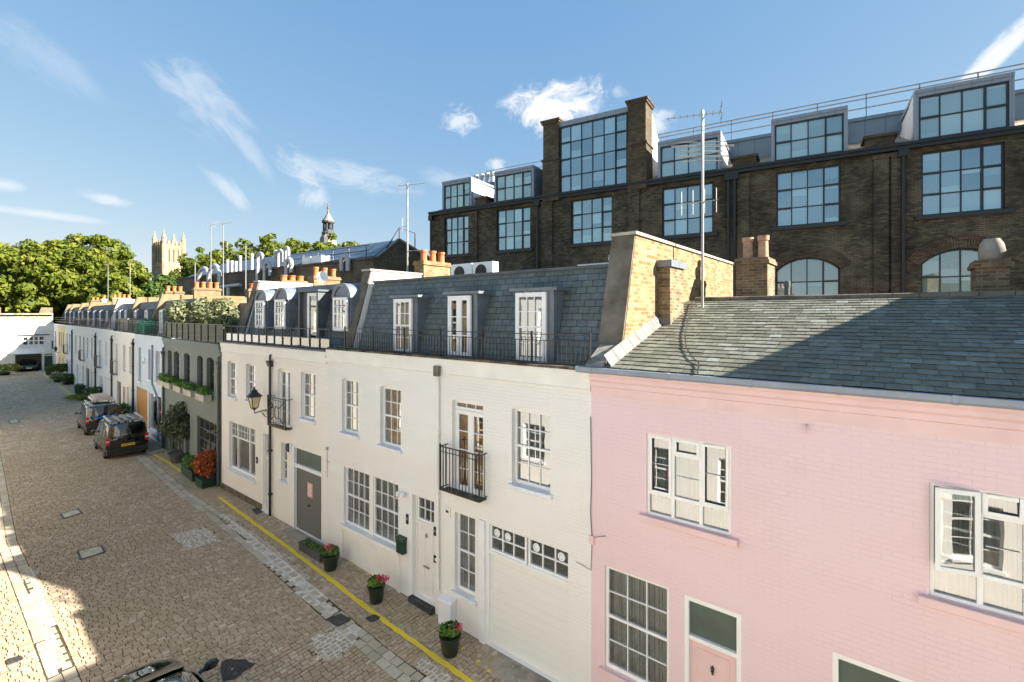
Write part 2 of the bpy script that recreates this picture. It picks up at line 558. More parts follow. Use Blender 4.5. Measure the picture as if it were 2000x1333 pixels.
M['upvc'] = m_plain('off_white_frame_paint', (0.84, 0.84, 0.80), 0.3, 0.5, var=0.03)
M['black'] = m_plain('black_painted_iron', (0.018, 0.019, 0.018), 0.4, 0.5, var=0.15)
M['frame_dark'] = m_plain('dark_window_steel', (0.022, 0.027, 0.028), 0.4, 0.5, var=0.1)
M['glass'] = m_glass('window_glass')
M['glass_hi'] = m_glass('reflective_window_glass', 0.24, (0.8, 0.88, 0.88))
M['ware_glass'] = m_solar_glass('tinted_studio_glass', 0.36, (0.15, 0.22, 0.22), (0.70, 0.86, 0.88), 0.55)
M['ware_glass_pale'] = m_solar_glass('pale_dormer_glass', 0.30, (0.24, 0.31, 0.28), (0.72, 0.88, 0.88), 0.3)
M['ware_glass_low'] = m_solar_glass('arched_studio_glass', 0.26, (0.16, 0.22, 0.20), (0.78, 0.92, 0.90))
M['blind'] = m_plain('grey_roller_blind', (0.30, 0.31, 0.30), 0.9, 0.1, var=0.08)
M['net'] = m_lines('net_curtain', (0.36, 0.37, 0.35), (0.20, 0.21, 0.20), 0, 0.09, 0.22, 0.95, 0.05)
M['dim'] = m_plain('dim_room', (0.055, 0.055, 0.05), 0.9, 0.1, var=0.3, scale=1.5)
M['warm'] = m_plain('warm_room_wall', (0.30, 0.17, 0.06), 0.8, 0.1, var=0.5, scale=2.0)
M['greenish'] = m_plain('frosted_grey_green_glass', (0.10, 0.13, 0.105), 0.25, 0.5, var=0.15, scale=1.0)
M['slate'] = m_slate('mansard_slate', (0.085, 0.105, 0.10), (0.112, 0.135, 0.128), (0.11, 0.13, 0.065))
M['slate_far'] = m_slate('weathered_slate', (0.08, 0.098, 0.095), (0.125, 0.145, 0.14), None, 0.35, 0.22)
M['lead'] = m_plain('lead_sheet', (0.15, 0.175, 0.20), 0.5, 0.5, 0.0, var=0.18, scale=2.5)
M['lead_dark'] = m_plain('dark_lead_sheet', (0.075, 0.09, 0.10), 0.5, 0.5, 0.0, var=0.2, scale=2.0)
M['lead_pale'] = m_plain('pale_lead_flashing', (0.15, 0.15, 0.145), 0.6, 0.4, 0.0, var=0.2, scale=4.0)
M['gutter'] = m_plain('grey_blue_gutter', (0.25, 0.29, 0.34), 0.4, 0.5, 0.0, var=0.1, scale=2.0)
M['cement'] = m_plain('weathered_cement', (0.16, 0.14, 0.105), 0.9, 0.2, 0.0, var=0.35, scale=1.6, bmp=0.3)
M['coping'] = m_plain('pale_coping_stone', (0.42, 0.39, 0.33), 0.85, 0.2, 0.0, var=0.2, scale=3.0, bmp=0.2)
M['stone'] = m_plain('grey_stone', (0.33, 0.30, 0.25), 0.85, 0.2, 0.0, var=0.25, scale=3.0, bmp=0.2)
M['parapet'] = m_plain('stained_parapet_cap', (0.13, 0.105, 0.075), 0.9, 0.2, 0.0, var=0.5, scale=4.0, bmp=0.3)
M['yellow_brick'] = m_brick('yellow_stock_brick', ((0.19, 0.10, 0.03), (0.32, 0.20, 0.075), (0.42, 0.31, 0.16)), (0.24, 0.20, 0.13), dirt=0.18, dirt_col=(0.2, 0.12, 0.06), w=0.228, h=0.085, ms=0.013)
M['old_brick'] = m_brick('sooty_yellow_brick', ((0.16, 0.10, 0.05), (0.28, 0.18, 0.085), (0.36, 0.26, 0.14)), (0.30, 0.26, 0.19), dirt=0.55, dirt_scale=2.0)
M['far_brick'] = m_brick('light_stock_brick', ((0.23, 0.13, 0.052), (0.29, 0.185, 0.083), (0.33, 0.235, 0.12)), (0.29, 0.25, 0.18), dirt=0.25, w=0.3, h=0.12)
M['red_brick'] = m_brick('red_brick', ((0.30, 0.12, 0.07), (0.42, 0.20, 0.12), (0.5, 0.3, 0.2)), (0.45, 0.4, 0.33), dirt=0.2)
M['ware_brick'] = m_brick('dark_warehouse_brick', ((0.046, 0.040, 0.023), (0.092, 0.076, 0.043), (0.19, 0.15, 0.086)), (0.085, 0.072, 0.052), dirt=0.75, dirt_scale=0.55, dirt_col=(0.020, 0.018, 0.011), hue_patch=(0.21, 0.165, 0.10), patch=(0.47, 0.66), bmp=0.8, ms=0.012)
M['ware_pier'] = m_brick('brown_pier_brick', ((0.07, 0.045, 0.024), (0.12, 0.082, 0.045), (0.18, 0.13, 0.072)), (0.13, 0.11, 0.075), dirt=0.55, dirt_scale=0.8, dirt_col=(0.03, 0.025, 0.017), bmp=0.8)
M['arch_brick'] = m_brick('gauged_arch_brick', ((0.10, 0.07, 0.04), (0.16, 0.115, 0.07), (0.22, 0.165, 0.10)), (0.05, 0.045, 0.035), w=0.10, h=0.40, dirt=0.3)
M['mid_brick'] = m_brick('brown_yard_brick', ((0.11, 0.08, 0.045), (0.19, 0.14, 0.08), (0.26, 0.20, 0.12)), (0.2, 0.17, 0.12), dirt=0.55, dirt_scale=0.4)
M['zinc'] = m_lines('zinc_cladding', (0.27, 0.31, 0.36), (0.18, 0.2, 0.22), 0, 0.55, 0.04, 0.45, 0.05)
M['zinc_band'] = m_lines('blue_grey_zinc', (0.16, 0.21, 0.25), (0.08, 0.10, 0.12), 0, 0.8, 0.03, 0.4, 0.08)
M['zinc_white'] = m_lines('white_metal_cheek', (0.72, 0.71, 0.68), (0.45, 0.44, 0.42), 1, 0.35, 0.05, 0.45, 0.04)
M['tan_roof'] = m_slate('tan_roof_slate', (0.24, 0.20, 0.15), (0.33, 0.28, 0.21), None, 0.3, 0.2, 0.8, 0.2)
M['pv'] = m_lines('solar_panel', (0.10, 0.125, 0.16), (0.20, 0.23, 0.27), 0, 1.9, 0.03, 0.25, 0.1, 0.6)
M['flue'] = m_plain('pale_metal_flue', (0.46, 0.46, 0.45), 0.4, 0.5, 0.3, var=0.1)
M['steel'] = m_plain('galvanised_steel', (0.36, 0.355, 0.34), 0.4, 0.5, 0.5, var=0.12)
M['terracotta'] = m_plain('terracotta', (0.52, 0.18, 0.07), 0.8, 0.2, var=0.15, scale=6.0)
M['buff_pot'] = m_plain('buff_clay', (0.45, 0.30, 0.19), 0.85, 0.2, var=0.2, scale=6.0)
M['timber'] = m_lines('varnished_timber', (0.50, 0.24, 0.065), (0.25, 0.11, 0.03), 0, 0.28, 0.05, 0.4, 0.12)
M['grey_boards'] = m_lines('grey_vertical_boards', (0.155, 0.16, 0.145), (0.05, 0.05, 0.045), 0, 0.082, 0.14, 0.55, 0.08)
M['cream_slats'] = m_lines('cream_sectional_door', (0.80, 0.79, 0.74), (0.66, 0.64, 0.57), 1, 0.215, 0.018, 0.5, 0.02)
M['paleboards'] = m_lines('white_boards', (0.78, 0.77, 0.73), (0.5, 0.5, 0.48), 0, 0.14, 0.06, 0.5, 0.03)
M['green_door'] = m_plain('dark_green_gloss', (0.012, 0.06, 0.03), 0.25, 0.5)
M['grey_door'] = m_plain('dark_grey_green_paint', (0.075, 0.09, 0.08), 0.35, 0.5)
M['pink_door'] = m_plain('pink_gloss', (0.76, 0.54, 0.51), 0.35, 0.5, var=0.03)
M['cream_door'] = m_plain('cream_gloss', (0.81, 0.79, 0.73), 0.35, 0.5, var=0.03)
M['step'] = m_plain('dark_slate_step', (0.05, 0.05, 0.048), 0.7, 0.3, var=0.3, scale=4.0)
M['concrete'] = m_plain('worn_concrete', (0.34, 0.30, 0.24), 0.9, 0.2, var=0.3, scale=2.5, bmp=0.3)
M['green_tarp'] = m_plain('green_tarpaulin', (0.01, 0.22, 0.11), 0.6, 0.3, var=0.3, scale=3.0)
M['green_box'] = m_plain('dark_green_metal', (0.012, 0.045, 0.022), 0.35, 0.5)
M['plastic_white'] = m_plain('white_plastic', (0.80, 0.80, 0.79), 0.4, 0.5, var=0.02)
M['pot_black'] = m_plain('black_green_plastic_pot', (0.014, 0.025, 0.018), 0.35, 0.5, var=0.15)
M['trough'] = m_plain('dark_grey_trough', (0.07, 0.075, 0.07), 0.7, 0.3, var=0.2)
M['soil'] = m_plain('soil', (0.03, 0.022, 0.014), 0.95, 0.1, var=0.4, scale=12)
M['boxwood'] = m_plain('pale_window_box', (0.45, 0.42, 0.34), 0.7, 0.3, var=0.15)
M['car_black'] = m_solar_glass('black_car_paint', 0.045, (0.005, 0.006, 0.006), (0.95, 0.98, 1.0), 0.0)
M['car_trim'] = m_plain('black_plastic_trim', (0.02, 0.021, 0.02), 0.5, 0.4, var=0.1)
M['car_gloss'] = m_solar_glass('polished_black_paint', 0.20, (0.004, 0.005, 0.005), (0.95, 0.98, 1.0), 0.0)
M['car_glass'] = m_solar_glass('dark_car_glass', 0.24, (0.012, 0.016, 0.017), (0.85, 0.95, 1.0), 0.0)
M['tyre'] = m_plain('tyre_rubber', (0.018, 0.018, 0.017), 0.8, 0.2, var=0.15)
M['rim'] = m_plain('alloy', (0.35, 0.35, 0.35), 0.35, 0.5, 0.7, var=0.05)
M['red_lamp'] = m_plain('red_lamp_lens', (0.55, 0.015, 0.02), 0.15, 0.6, var=0.0)
M['white_lamp'] = m_plain('clear_lamp_lens', (0.7, 0.7, 0.68), 0.1, 0.6, var=0.0)
M['plate_y'] = m_plain('yellow_number_plate', (0.80, 0.52, 0.02), 0.35, 0.5, var=0.0)
M['plate_w'] = m_plain('white_number_plate', (0.8, 0.8, 0.78), 0.35, 0.5, var=0.0)
M['rail_white'] = m_plain('pale_aluminium', (0.50, 0.52, 0.52), 0.35, 0.5, 0.2, var=0.05)
M['blue_cloth'] = m_plain('blue_strap', (0.02, 0.16, 0.60), 0.5, 0.4, var=0.2, scale=6)
M['cardboard'] = m_plain('pale_board_load', (0.58, 0.48, 0.38), 0.7, 0.3, var=0.15, scale=3)
M['lantern_glass'] = m_plain('amber_lantern_glass', (0.72, 0.60, 0.36), 0.12, 0.5, var=0.08, scale=6)
M['sign_pink'] = m_plain('faded_pink_notice', (0.72, 0.42, 0.40), 0.5, 0.3, var=0.05)
M['brass'] = m_plain('brass', (0.42, 0.30, 0.10), 0.35, 0.5, 0.8, var=0.1)
M['trunk'] = m_plain('bark', (0.10, 0.075, 0.05), 0.9, 0.2, var=0.3, scale=8, bmp=0.4)
M['tower_stone'] = m_plain('honey_tower_stone', (0.37, 0.29, 0.175), 0.9, 0.2, var=0.22, scale=0.5, bmp=0.2)
M['tower_dark'] = m_plain('tower_louvre', (0.10, 0.085, 0.06), 0.9, 0.2)
M['tower_blue'] = m_plain('blue_clock_face', (0.05, 0.16, 0.36), 0.5, 0.3)
M['cup_lead'] = m_plain('cupola_lead', (0.075, 0.08, 0.09), 0.6, 0.4, var=0.2, scale=2)
M['cup_white'] = m_plain('cupola_pale_stone', (0.26, 0.23, 0.21), 0.7, 0.3, var=0.1)
M['gold'] = m_plain('gilt', (0.34, 0.22, 0.08), 0.35, 0.5, 0.6)
M['iron_cover'] = m_plain('worn_iron_cover', (0.075, 0.072, 0.066), 0.6, 0.4, 0.2, var=0.3, scale=8, bmp=0.5)
M['cover_concrete'] = m_plain('pale_cover_infill', (0.50, 0.46, 0.34), 0.9, 0.2, var=0.2, scale=6, bmp=0.4)
M['asphalt'] = m_plain('asphalt_patch', (0.060, 0.060, 0.055), 0.9, 0.2, var=0.3, scale=18, bmp=0.6)
M['leaf'] = m_island('leaf_green', [(0.0, (0.085, 0.125, 0.018)), (0.4, (0.135, 0.18, 0.022)), (0.75, (0.19, 0.22, 0.03)), (1.0, (0.26, 0.255, 0.042))], 0.6, 0.2, namt=0, bmp=0, trans=0.42)
M['leaf_dark'] = m_island('leaf_dark_green', [(0.0, (0.035, 0.075, 0.016)), (0.5, (0.075, 0.13, 0.025)), (1.0, (0.14, 0.19, 0.035))], 0.6, 0.2, namt=0, bmp=0, trans=0.35)
M['leaf_olive'] = m_island('leaf_olive', [(0.0, (0.10, 0.12, 0.055)), (0.5, (0.19, 0.21, 0.10)), (1.0, (0.34, 0.35, 0.20))], 0.6, 0.25, namt=0, bmp=0, trans=0.25)
M['leaf_grey'] = m_island('leaf_grey_green', [(0.0, (0.035, 0.055, 0.03)), (0.5, (0.075, 0.105, 0.055)), (1.0, (0.15, 0.18, 0.10))], 0.6, 0.25, namt=0, bmp=0, trans=0.2)
M['leaf_box'] = m_island('leaf_box', [(0.0, (0.03, 0.09, 0.012)), (0.5, (0.07, 0.17, 0.022)), (1.0, (0.16, 0.28, 0.035))], 0.6, 0.25, namt=0, bmp=0, trans=0.2)
M['leaf_red'] = m_island('leaf_rust_red', [(0.0, (0.20, 0.035, 0.015)), (0.5, (0.40, 0.085, 0.025)), (1.0, (0.55, 0.20, 0.05))], 0.6, 0.25, namt=0, bmp=0, trans=0.2)
M['petal'] = m_island('pink_petal', [(0.0, (0.60, 0.03, 0.12)), (0.5, (0.75, 0.08, 0.20)), (1.0, (0.85, 0.25, 0.36))], 0.6, 0.2, namt=0, bmp=0, trans=0.2)
M['roof_slates'] = m_island('worn_grey_slates', [(0.0, (0.125, 0.122, 0.092)), (0.3, (0.165, 0.163, 0.125)), (0.6, (0.19, 0.19, 0.148)), (0.9, (0.22, 0.222, 0.175)), (0.98, (0.26, 0.275, 0.23)), (1.0, (0.34, 0.36, 0.33))], 0.6, 0.4, 9.0, 0.45, (0.04, 0.042, 0.034), (0.7, (0.13, 0.115, 0.08), 0.5, 0.48, 0.7), 0.4)
M['setts'] = m_island('granite_setts', [(0.0, (0.36, 0.27, 0.18)), (0.3, (0.41, 0.315, 0.215)), (0.7, (0.45, 0.35, 0.245)), (0.95, (0.49, 0.395, 0.285)), (1.0, (0.55, 0.46, 0.35))], 0.8, 0.25, 11.0, 0.35, (0.22, 0.18, 0.11), (0.45, (0.32, 0.28, 0.155), 0.5, 0.45, 0.7), 0.4)
M['kerb'] = m_island('pale_channel_setts', [(0.0, (0.38, 0.33, 0.24)), (0.5, (0.45, 0.39, 0.29)), (1.0, (0.52, 0.46, 0.36))], 0.8, 0.3, 11.0, 0.3, (0.18, 0.15, 0.10), None, 0.5)
M['joint'] = m_plain('mossy_sett_joints', (0.085, 0.072, 0.04), 0.95, 0.1, var=0.3, scale=1.2)
M['mortar_white'] = m_plain('pale_mortar', (0.62, 0.58, 0.50), 0.9, 0.2, var=0.2, scale=5.0)
M['far_ground'] = m_plain('distant_ground', (0.10, 0.10, 0.07), 0.95, 0.1, var=0.3, scale=0.1)

def m_line_paint():
    m, N, out = new_mat('worn_yellow_road_paint')
    o = objc(N)
    nz = N.noise(o, 7.0, 6.0, 0.75)
    c = N.mix(N.mrange(nz, 0.62, 0.72), (0.80, 0.60, 0.04), (0.30, 0.25, 0.14))
    c = N.mix(N.math('MULTIPLY', N.noise(o, 22.0, 3.0), 0.35), c, (0.45, 0.33, 0.05))
    pbsdf(N, out, c, 0.7, 0.3, 0.0, bump(N, N.noise(o, 30.0, 3.0), 0.6, 0.01))
    return m
M['line'] = m_line_paint()
# ------------------------------------------------------------------ building kit
class Op:
    """an opening in a wall: left, right, bottom, top in wall metres, rise of a segmental head"""
    def __init__(s, xa, xb, za, zb, rise=0.0):
        s.xa, s.xb, s.za, s.zb, s.rise = xa, xb, za, zb, rise
    @property
    def w(s): return s.xb - s.xa
    def loop(s, n=8):
        pts = [(s.xa, s.za), (s.xb, s.za)]
        if s.rise <= 0.001:
            return pts + [(s.xb, s.zb), (s.xa, s.zb)]
        h = s.w / 2; R = (h * h + s.rise ** 2) / (2 * s.rise); cz = s.zb + s.rise - R; cx = (s.xa + s.xb) / 2
        a = math.asin(h / R)
        for k in range(n + 1):
            q = a - 2 * a * k / n
            pts.append((cx + R * sin(q), cz + R * cos(q)))
        return pts
def op_px(pl, pxl, pxr, pyt, pyb, n=0.0, rise=0.0):
    xa, zt = pl.hit(pxl, pyt, n)
    _, zb = pl.hit(pxl, pyb, n)
    return Op(xa, pl.x(pxr, n), zb, zt - rise, rise)

def wall_mb(x0, x1, z0, z1, ops, dep, mb=None, y=0.0, outline=None, m=0, mrev=0):
    """front sheet with real openings and their reveals"""
    mb = mb or MB()
    outer = outline or [(x0, z0), (x1, z0), (x1, z1), (x0, z1)]
    loops = [[Vector((a, b, 0)) for a, b in outer]]
    for o in ops:
        loops.append([Vector((a, b, 0)) for a, b in reversed(o.loop())])
    flat = [p for l in loops for p in l]
    for tri in tessellate_polygon(loops):
        a, b, c = (flat[i] for i in tri)
        if (b - a).cross(c - a).z < 0: b, c = c, b
        mb.poly([(p.x, y, p.y) for p in (a, b, c)], m)
    for o in ops:
        lp = o.loop()
        for k in range(len(lp)):
            p, q = lp[k], lp[(k + 1) % len(lp)]
            mb.poly([(p[0], y, p[1]), (p[0], y + dep, p[1]), (q[0], y + dep, q[1]), (q[0], y, q[1])], mrev)
    return mb
def house_shell(mb, x0, x1, z0, z1, D, m=0):
    """the sides and back of a house behind its front sheet"""
    e = 0.004
    mb.poly([(x0 + e, 0, z0), (x0 + e, 0, z1), (x0 + e, D, z1), (x0 + e, D, z0)], m)
    mb.poly([(x1 - e, 0, z0), (x1 - e, D, z0), (x1 - e, D, z1), (x1 - e, 0, z1)], m)
    mb.poly([(x0 + e, D, z0), (x0 + e, D, z1), (x1 - e, D, z1), (x1 - e, D, z0)], m)

def glazing(par, o, y, cols, rows, kind='sash', fw=0.055, bar=0.022, mat='white', glass='glass', back='dim', backd=0.10, name='window', split=0.5, sill=0.0, sillmat='sill', dep=0.1, rows2=None, proud=0.0):
    """a framed, glazed opening: frame and bars in one mesh, then pane, lining and sill as its own pieces"""
    xa, xb, za, zb = o.xa, o.xb, o.za, o.zb + o.rise
    f = MB(); T = 0.06
    f.box(xa - 0.01, xa + fw, y, y + T, za, zb)
    f.box(xb - fw, xb + 0.01, y, y + T, za, zb)
    f.box(xa + fw, xb - fw, y, y + T, za, za + fw * 1.25)
    f.box(xa + fw, xb - fw, y, y + T, o.zb - fw, zb)
    ia, ib, ja, jb = xa + fw, xb - fw, za + fw * 1.25, o.zb - fw
    def bars(zlo, zhi, c, r, yy):
        for k in range(1, c):
            x = ia + (ib - ia) * k / c
            f.box(x - bar / 2, x + bar / 2, yy, yy + 0.035, zlo, zhi)
        for k in range(1, r):
            z = zlo + (zhi - zlo) * k / r
            f.box(ia, ib, yy + 0.003, yy + 0.032, z - bar / 2, z + bar / 2)
    if kind == 'sash':
        zm = ja + (jb - ja) * split
        f.box(ia, ib, y + 0.004, y + 0.055, zm - 0.025, zm + 0.025)
        bars(zm + 0.025, jb, cols, rows, y + 0.012)
        bars(ja, zm - 0.025, cols, rows2 or rows, y + 0.022)
    elif kind == 'french':
        xm = (ia + ib) / 2
        f.box(xm - 0.045, xm + 0.045, y + 0.004, y + 0.055, ja, jb)
        for (p, q) in ((ia, xm - 0.045), (xm + 0.045, ib)):
            f.box(p, p + 0.05, y + 0.006, y + 0.05, ja, jb); f.box(q - 0.05, q, y + 0.006, y + 0.05, ja, jb)
            for k in range(rows + 1):
                z = ja + (jb - ja) * k / rows
                hh = 0.05 if k in (0, rows) else bar / 2
                f.box(p + 0.05, q - 0.05, y + 0.008, y + 0.045, max(ja, z - hh), min(jb, z + hh))
    else:
        bars(ja, jb, cols, rows, y + 0.012)
    w = f.build(name, M[mat], par)
    p = MB()
    N = 1
    p.poly([(xa, y + 0.04, za), (xb, y + 0.04, za), (xb, y + 0.04, zb), (xa, y + 0.04, zb)])
    p.build('pane', M[glass], w, fix=False)
    b = MB()
    if back == 'net':
        n = max(6, int((xb - xa) / 0.045)); pts = []
        for k in range(n + 1):
            x = xa - 0.02 + (xb - xa + 0.04) * k / n
            pts.append((x, y + backd + 0.02 * sin(k * 1.9) + 0.012 * sin(k * 0.7)))
        for k in range(n):
            b.poly([(pts[k][0], pts[k][1], za - 0.05), (pts[k + 1][0], pts[k + 1][1], za - 0.05), (pts[k + 1][0], pts[k + 1][1], zb + 0.05), (pts[k][0], pts[k][1], zb + 0.05)])
        b.build('curtain', M['blind' if False else 'net'], w)
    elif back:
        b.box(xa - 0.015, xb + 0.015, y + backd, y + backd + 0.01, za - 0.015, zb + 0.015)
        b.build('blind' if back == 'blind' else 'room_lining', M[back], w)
    if sill:
        s = MB()
        s.box(xa - 0.07, xb + 0.07, -sill, dep + 0.02, za - 0.10, za - 0.004)
        s.build('sill', M[sillmat], w, bevel=0.008)
    return w

def railing(mb, x0, x1, y, z0, z1, step=0.11, post=1.5, r=0.012):
    mb.bar((x0, y, z1), (x1, y, z1), 0.035, 0.02)
    mb.bar((x0, y, z1 - 0.13), (x1, y, z1 - 0.13), 0.018, 0.018)
    mb.bar((x0, y, z0 + 0.08), (x1, y, z0 + 0.08), 0.025, 0.018)
    n = max(1, int((x1 - x0) / step))
    for k in range(n + 1):
        x = x0 + (x1 - x0) * k / n
        mb.bar((x, y, z0 + 0.08), (x, y, z1 - 0.13), r, r)
    n = max(1, round((x1 - x0) / post))
    for k in range(n + 1):
        x = x0 + (x1 - x0) * k / n
        mb.bar((x, y, z0), (x, y, z1 + 0.06), 0.035, 0.035)

def balcony(par, x0, x1, z0, z1, out=0.28, style='bars'):
    b = MB()
    w = 0.028
    for z in (z0 + 0.04, z1):
        b.bar((x0, -out, z), (x1, -out, z), w + 0.012, 0.02)
        b.bar((x0, 0, z), (x0, -out, z), w, 0.02); b.bar((x1, 0, z), (x1, -out, z), w, 0.02)
    for x in (x0, x1): b.bar((x, -out, z0 - 0.02), (x, -out, z1 + 0.06), 0.035, 0.035)
    if style == 'bars':
        b.bar((x0, -out, z1 - 0.12), (x1, -out, z1 - 0.12), 0.016, 0.016)
        n = int((x1 - x0) / 0.10)
        for k in range(1, n):
            x = x0 + (x1 - x0) * k / n
            b.bar((x, -out, z0 + 0.04), (x, -out, z1), 0.014, 0.014)
        for q in (1, 2):
            for x in (x0, x1): b.bar((x, -out * q / 3, z0 + 0.04), (x, -out * q / 3, z1), 0.014, 0.014)
    elif style == 'cross':
        xm, zm = (x0 + x1) / 2, (z0 + z1) / 2
        ring = [(xm + 0.16 * cos(a), -out, zm + 0.22 * sin(a)) for a in [2 * pi * k / 16 for k in range(17)]]
        for k in range(16): b.bar(ring[k], ring[k + 1], 0.022, 0.022)
        for sx, sz in ((x0, z0 + .05), (x1, z0 + .05), (x0, z1), (x1, z1)):
            ex = xm + (sx - xm) * 0.3; ez = zm + (sz - zm) * 0.33
            b.bar((sx, -out, sz), (ex, -out, ez), 0.022, 0.022)
        n = 7
        for k in range(1, n):
            x = x0 + (x1 - x0) * k / n
            b.bar((x, -out + 0.02, z0 + 0.04), (x, -out + 0.02, z1), 0.009, 0.009)
        b.bar((x0, -out, z1 - 0.08), (x1, -out, z1 - 0.08), 0.016, 0.016)
    else:
        n = 9
        for k in range(1, n):
            x = x0 + (x1 - x0) * k / n
            b.bar((x, -out, z0 + 0.04), (x, -out, z1), 0.018, 0.018)
    b.box(x0, x1, -out, 0, z0 - 0.03, z0 - 0.005)
    return b.build('balcony_railing', M['black'], par)

def downpipe(par, x, z0, z1, mat='black', r=0.04, hopper=True, y=-0.07):
    p = MB()
    p.tube([(x, y, z0 + 0.02), (x, y, z1)], r, 10)
    for z in (z0 + 0.8, z0 + 2.4, z0 + 4.0):
        if z < z1 - 0.2: p.box(x - r * 1.5, x + r * 1.5, y - r * 1.2, -0.005, z - 0.03, z + 0.03)
    if hopper:
        p.prism_x([(y - 0.11, z1 + 0.16), (y - 0.04, z1 - 0.06), (0.0, z1 - 0.06), (0.0, z1 + 0.16)], x - 0.11, x + 0.11)
        p.tube([(x, y, z1 + 0.1), (x, y, z1 + 0.34), (x, 0.05, z1 + 0.42)], r * 0.8, 8)
    return p.build('downpipe', M[mat], par, smooth=False)

def pot_mb(c, r=0.12, h=0.42, mb=None):
    mb = mb or MB()
    mb.lathe([(r * 1.05, 0), (r, h * 0.1), (r * 0.92, h * 0.78), (r * 1.12, h * 0.8), (r * 1.15, h), (r * 0.8, h), (r * 0.78, h * 0.9)], c, 14)
    return mb
def chimney(par, x0, x1, y0, y1, z0, z1, npot, mat='yellow_brick', potmat='terracotta', pot_h=0.42, along='y', name='chimney', pr=0.12):
    c = MB()
    c.box(x0, x1, y0, y1, z0, z1 - 0.16)
    c.box(x0 - 0.05, x1 + 0.05, y0 - 0.05, y1 + 0.05, z1 - 0.16, z1 - 0.07)
    c.box(x0 - 0.02, x1 + 0.02, y0 - 0.02, y1 + 0.02, z1 - 0.07, z1)
    ch = c.build(name, M[mat], par)
    for k in range(npot):
        q = (k + 0.5) / npot
        pc = ((x0 + x1) / 2, y0 + (y1 - y0) * q, z1) if along == 'y' else (x0 + (x1 - x0) * q, (y0 + y1) / 2, z1)
        pot_mb(pc, pr, pot_h * random.uniform(0.95, 1.05)).build('chimney_pot', M[potmat], ch, smooth=True)
    return ch

def house(plane, label, group='mews houses along the cobbled lane', name='mews_house'):
    h = plane.empty(name)
    return tag(h, label, 'house', group)

GB = -0.7   # walls start below the ground

# ------------------------------------------------------------------ ground
def P2(u, w):
    """lane coordinates: u along the houses, w across (facade line at 8.3), following the lane's bend"""
    return (u, w + bend(u), gz(u))

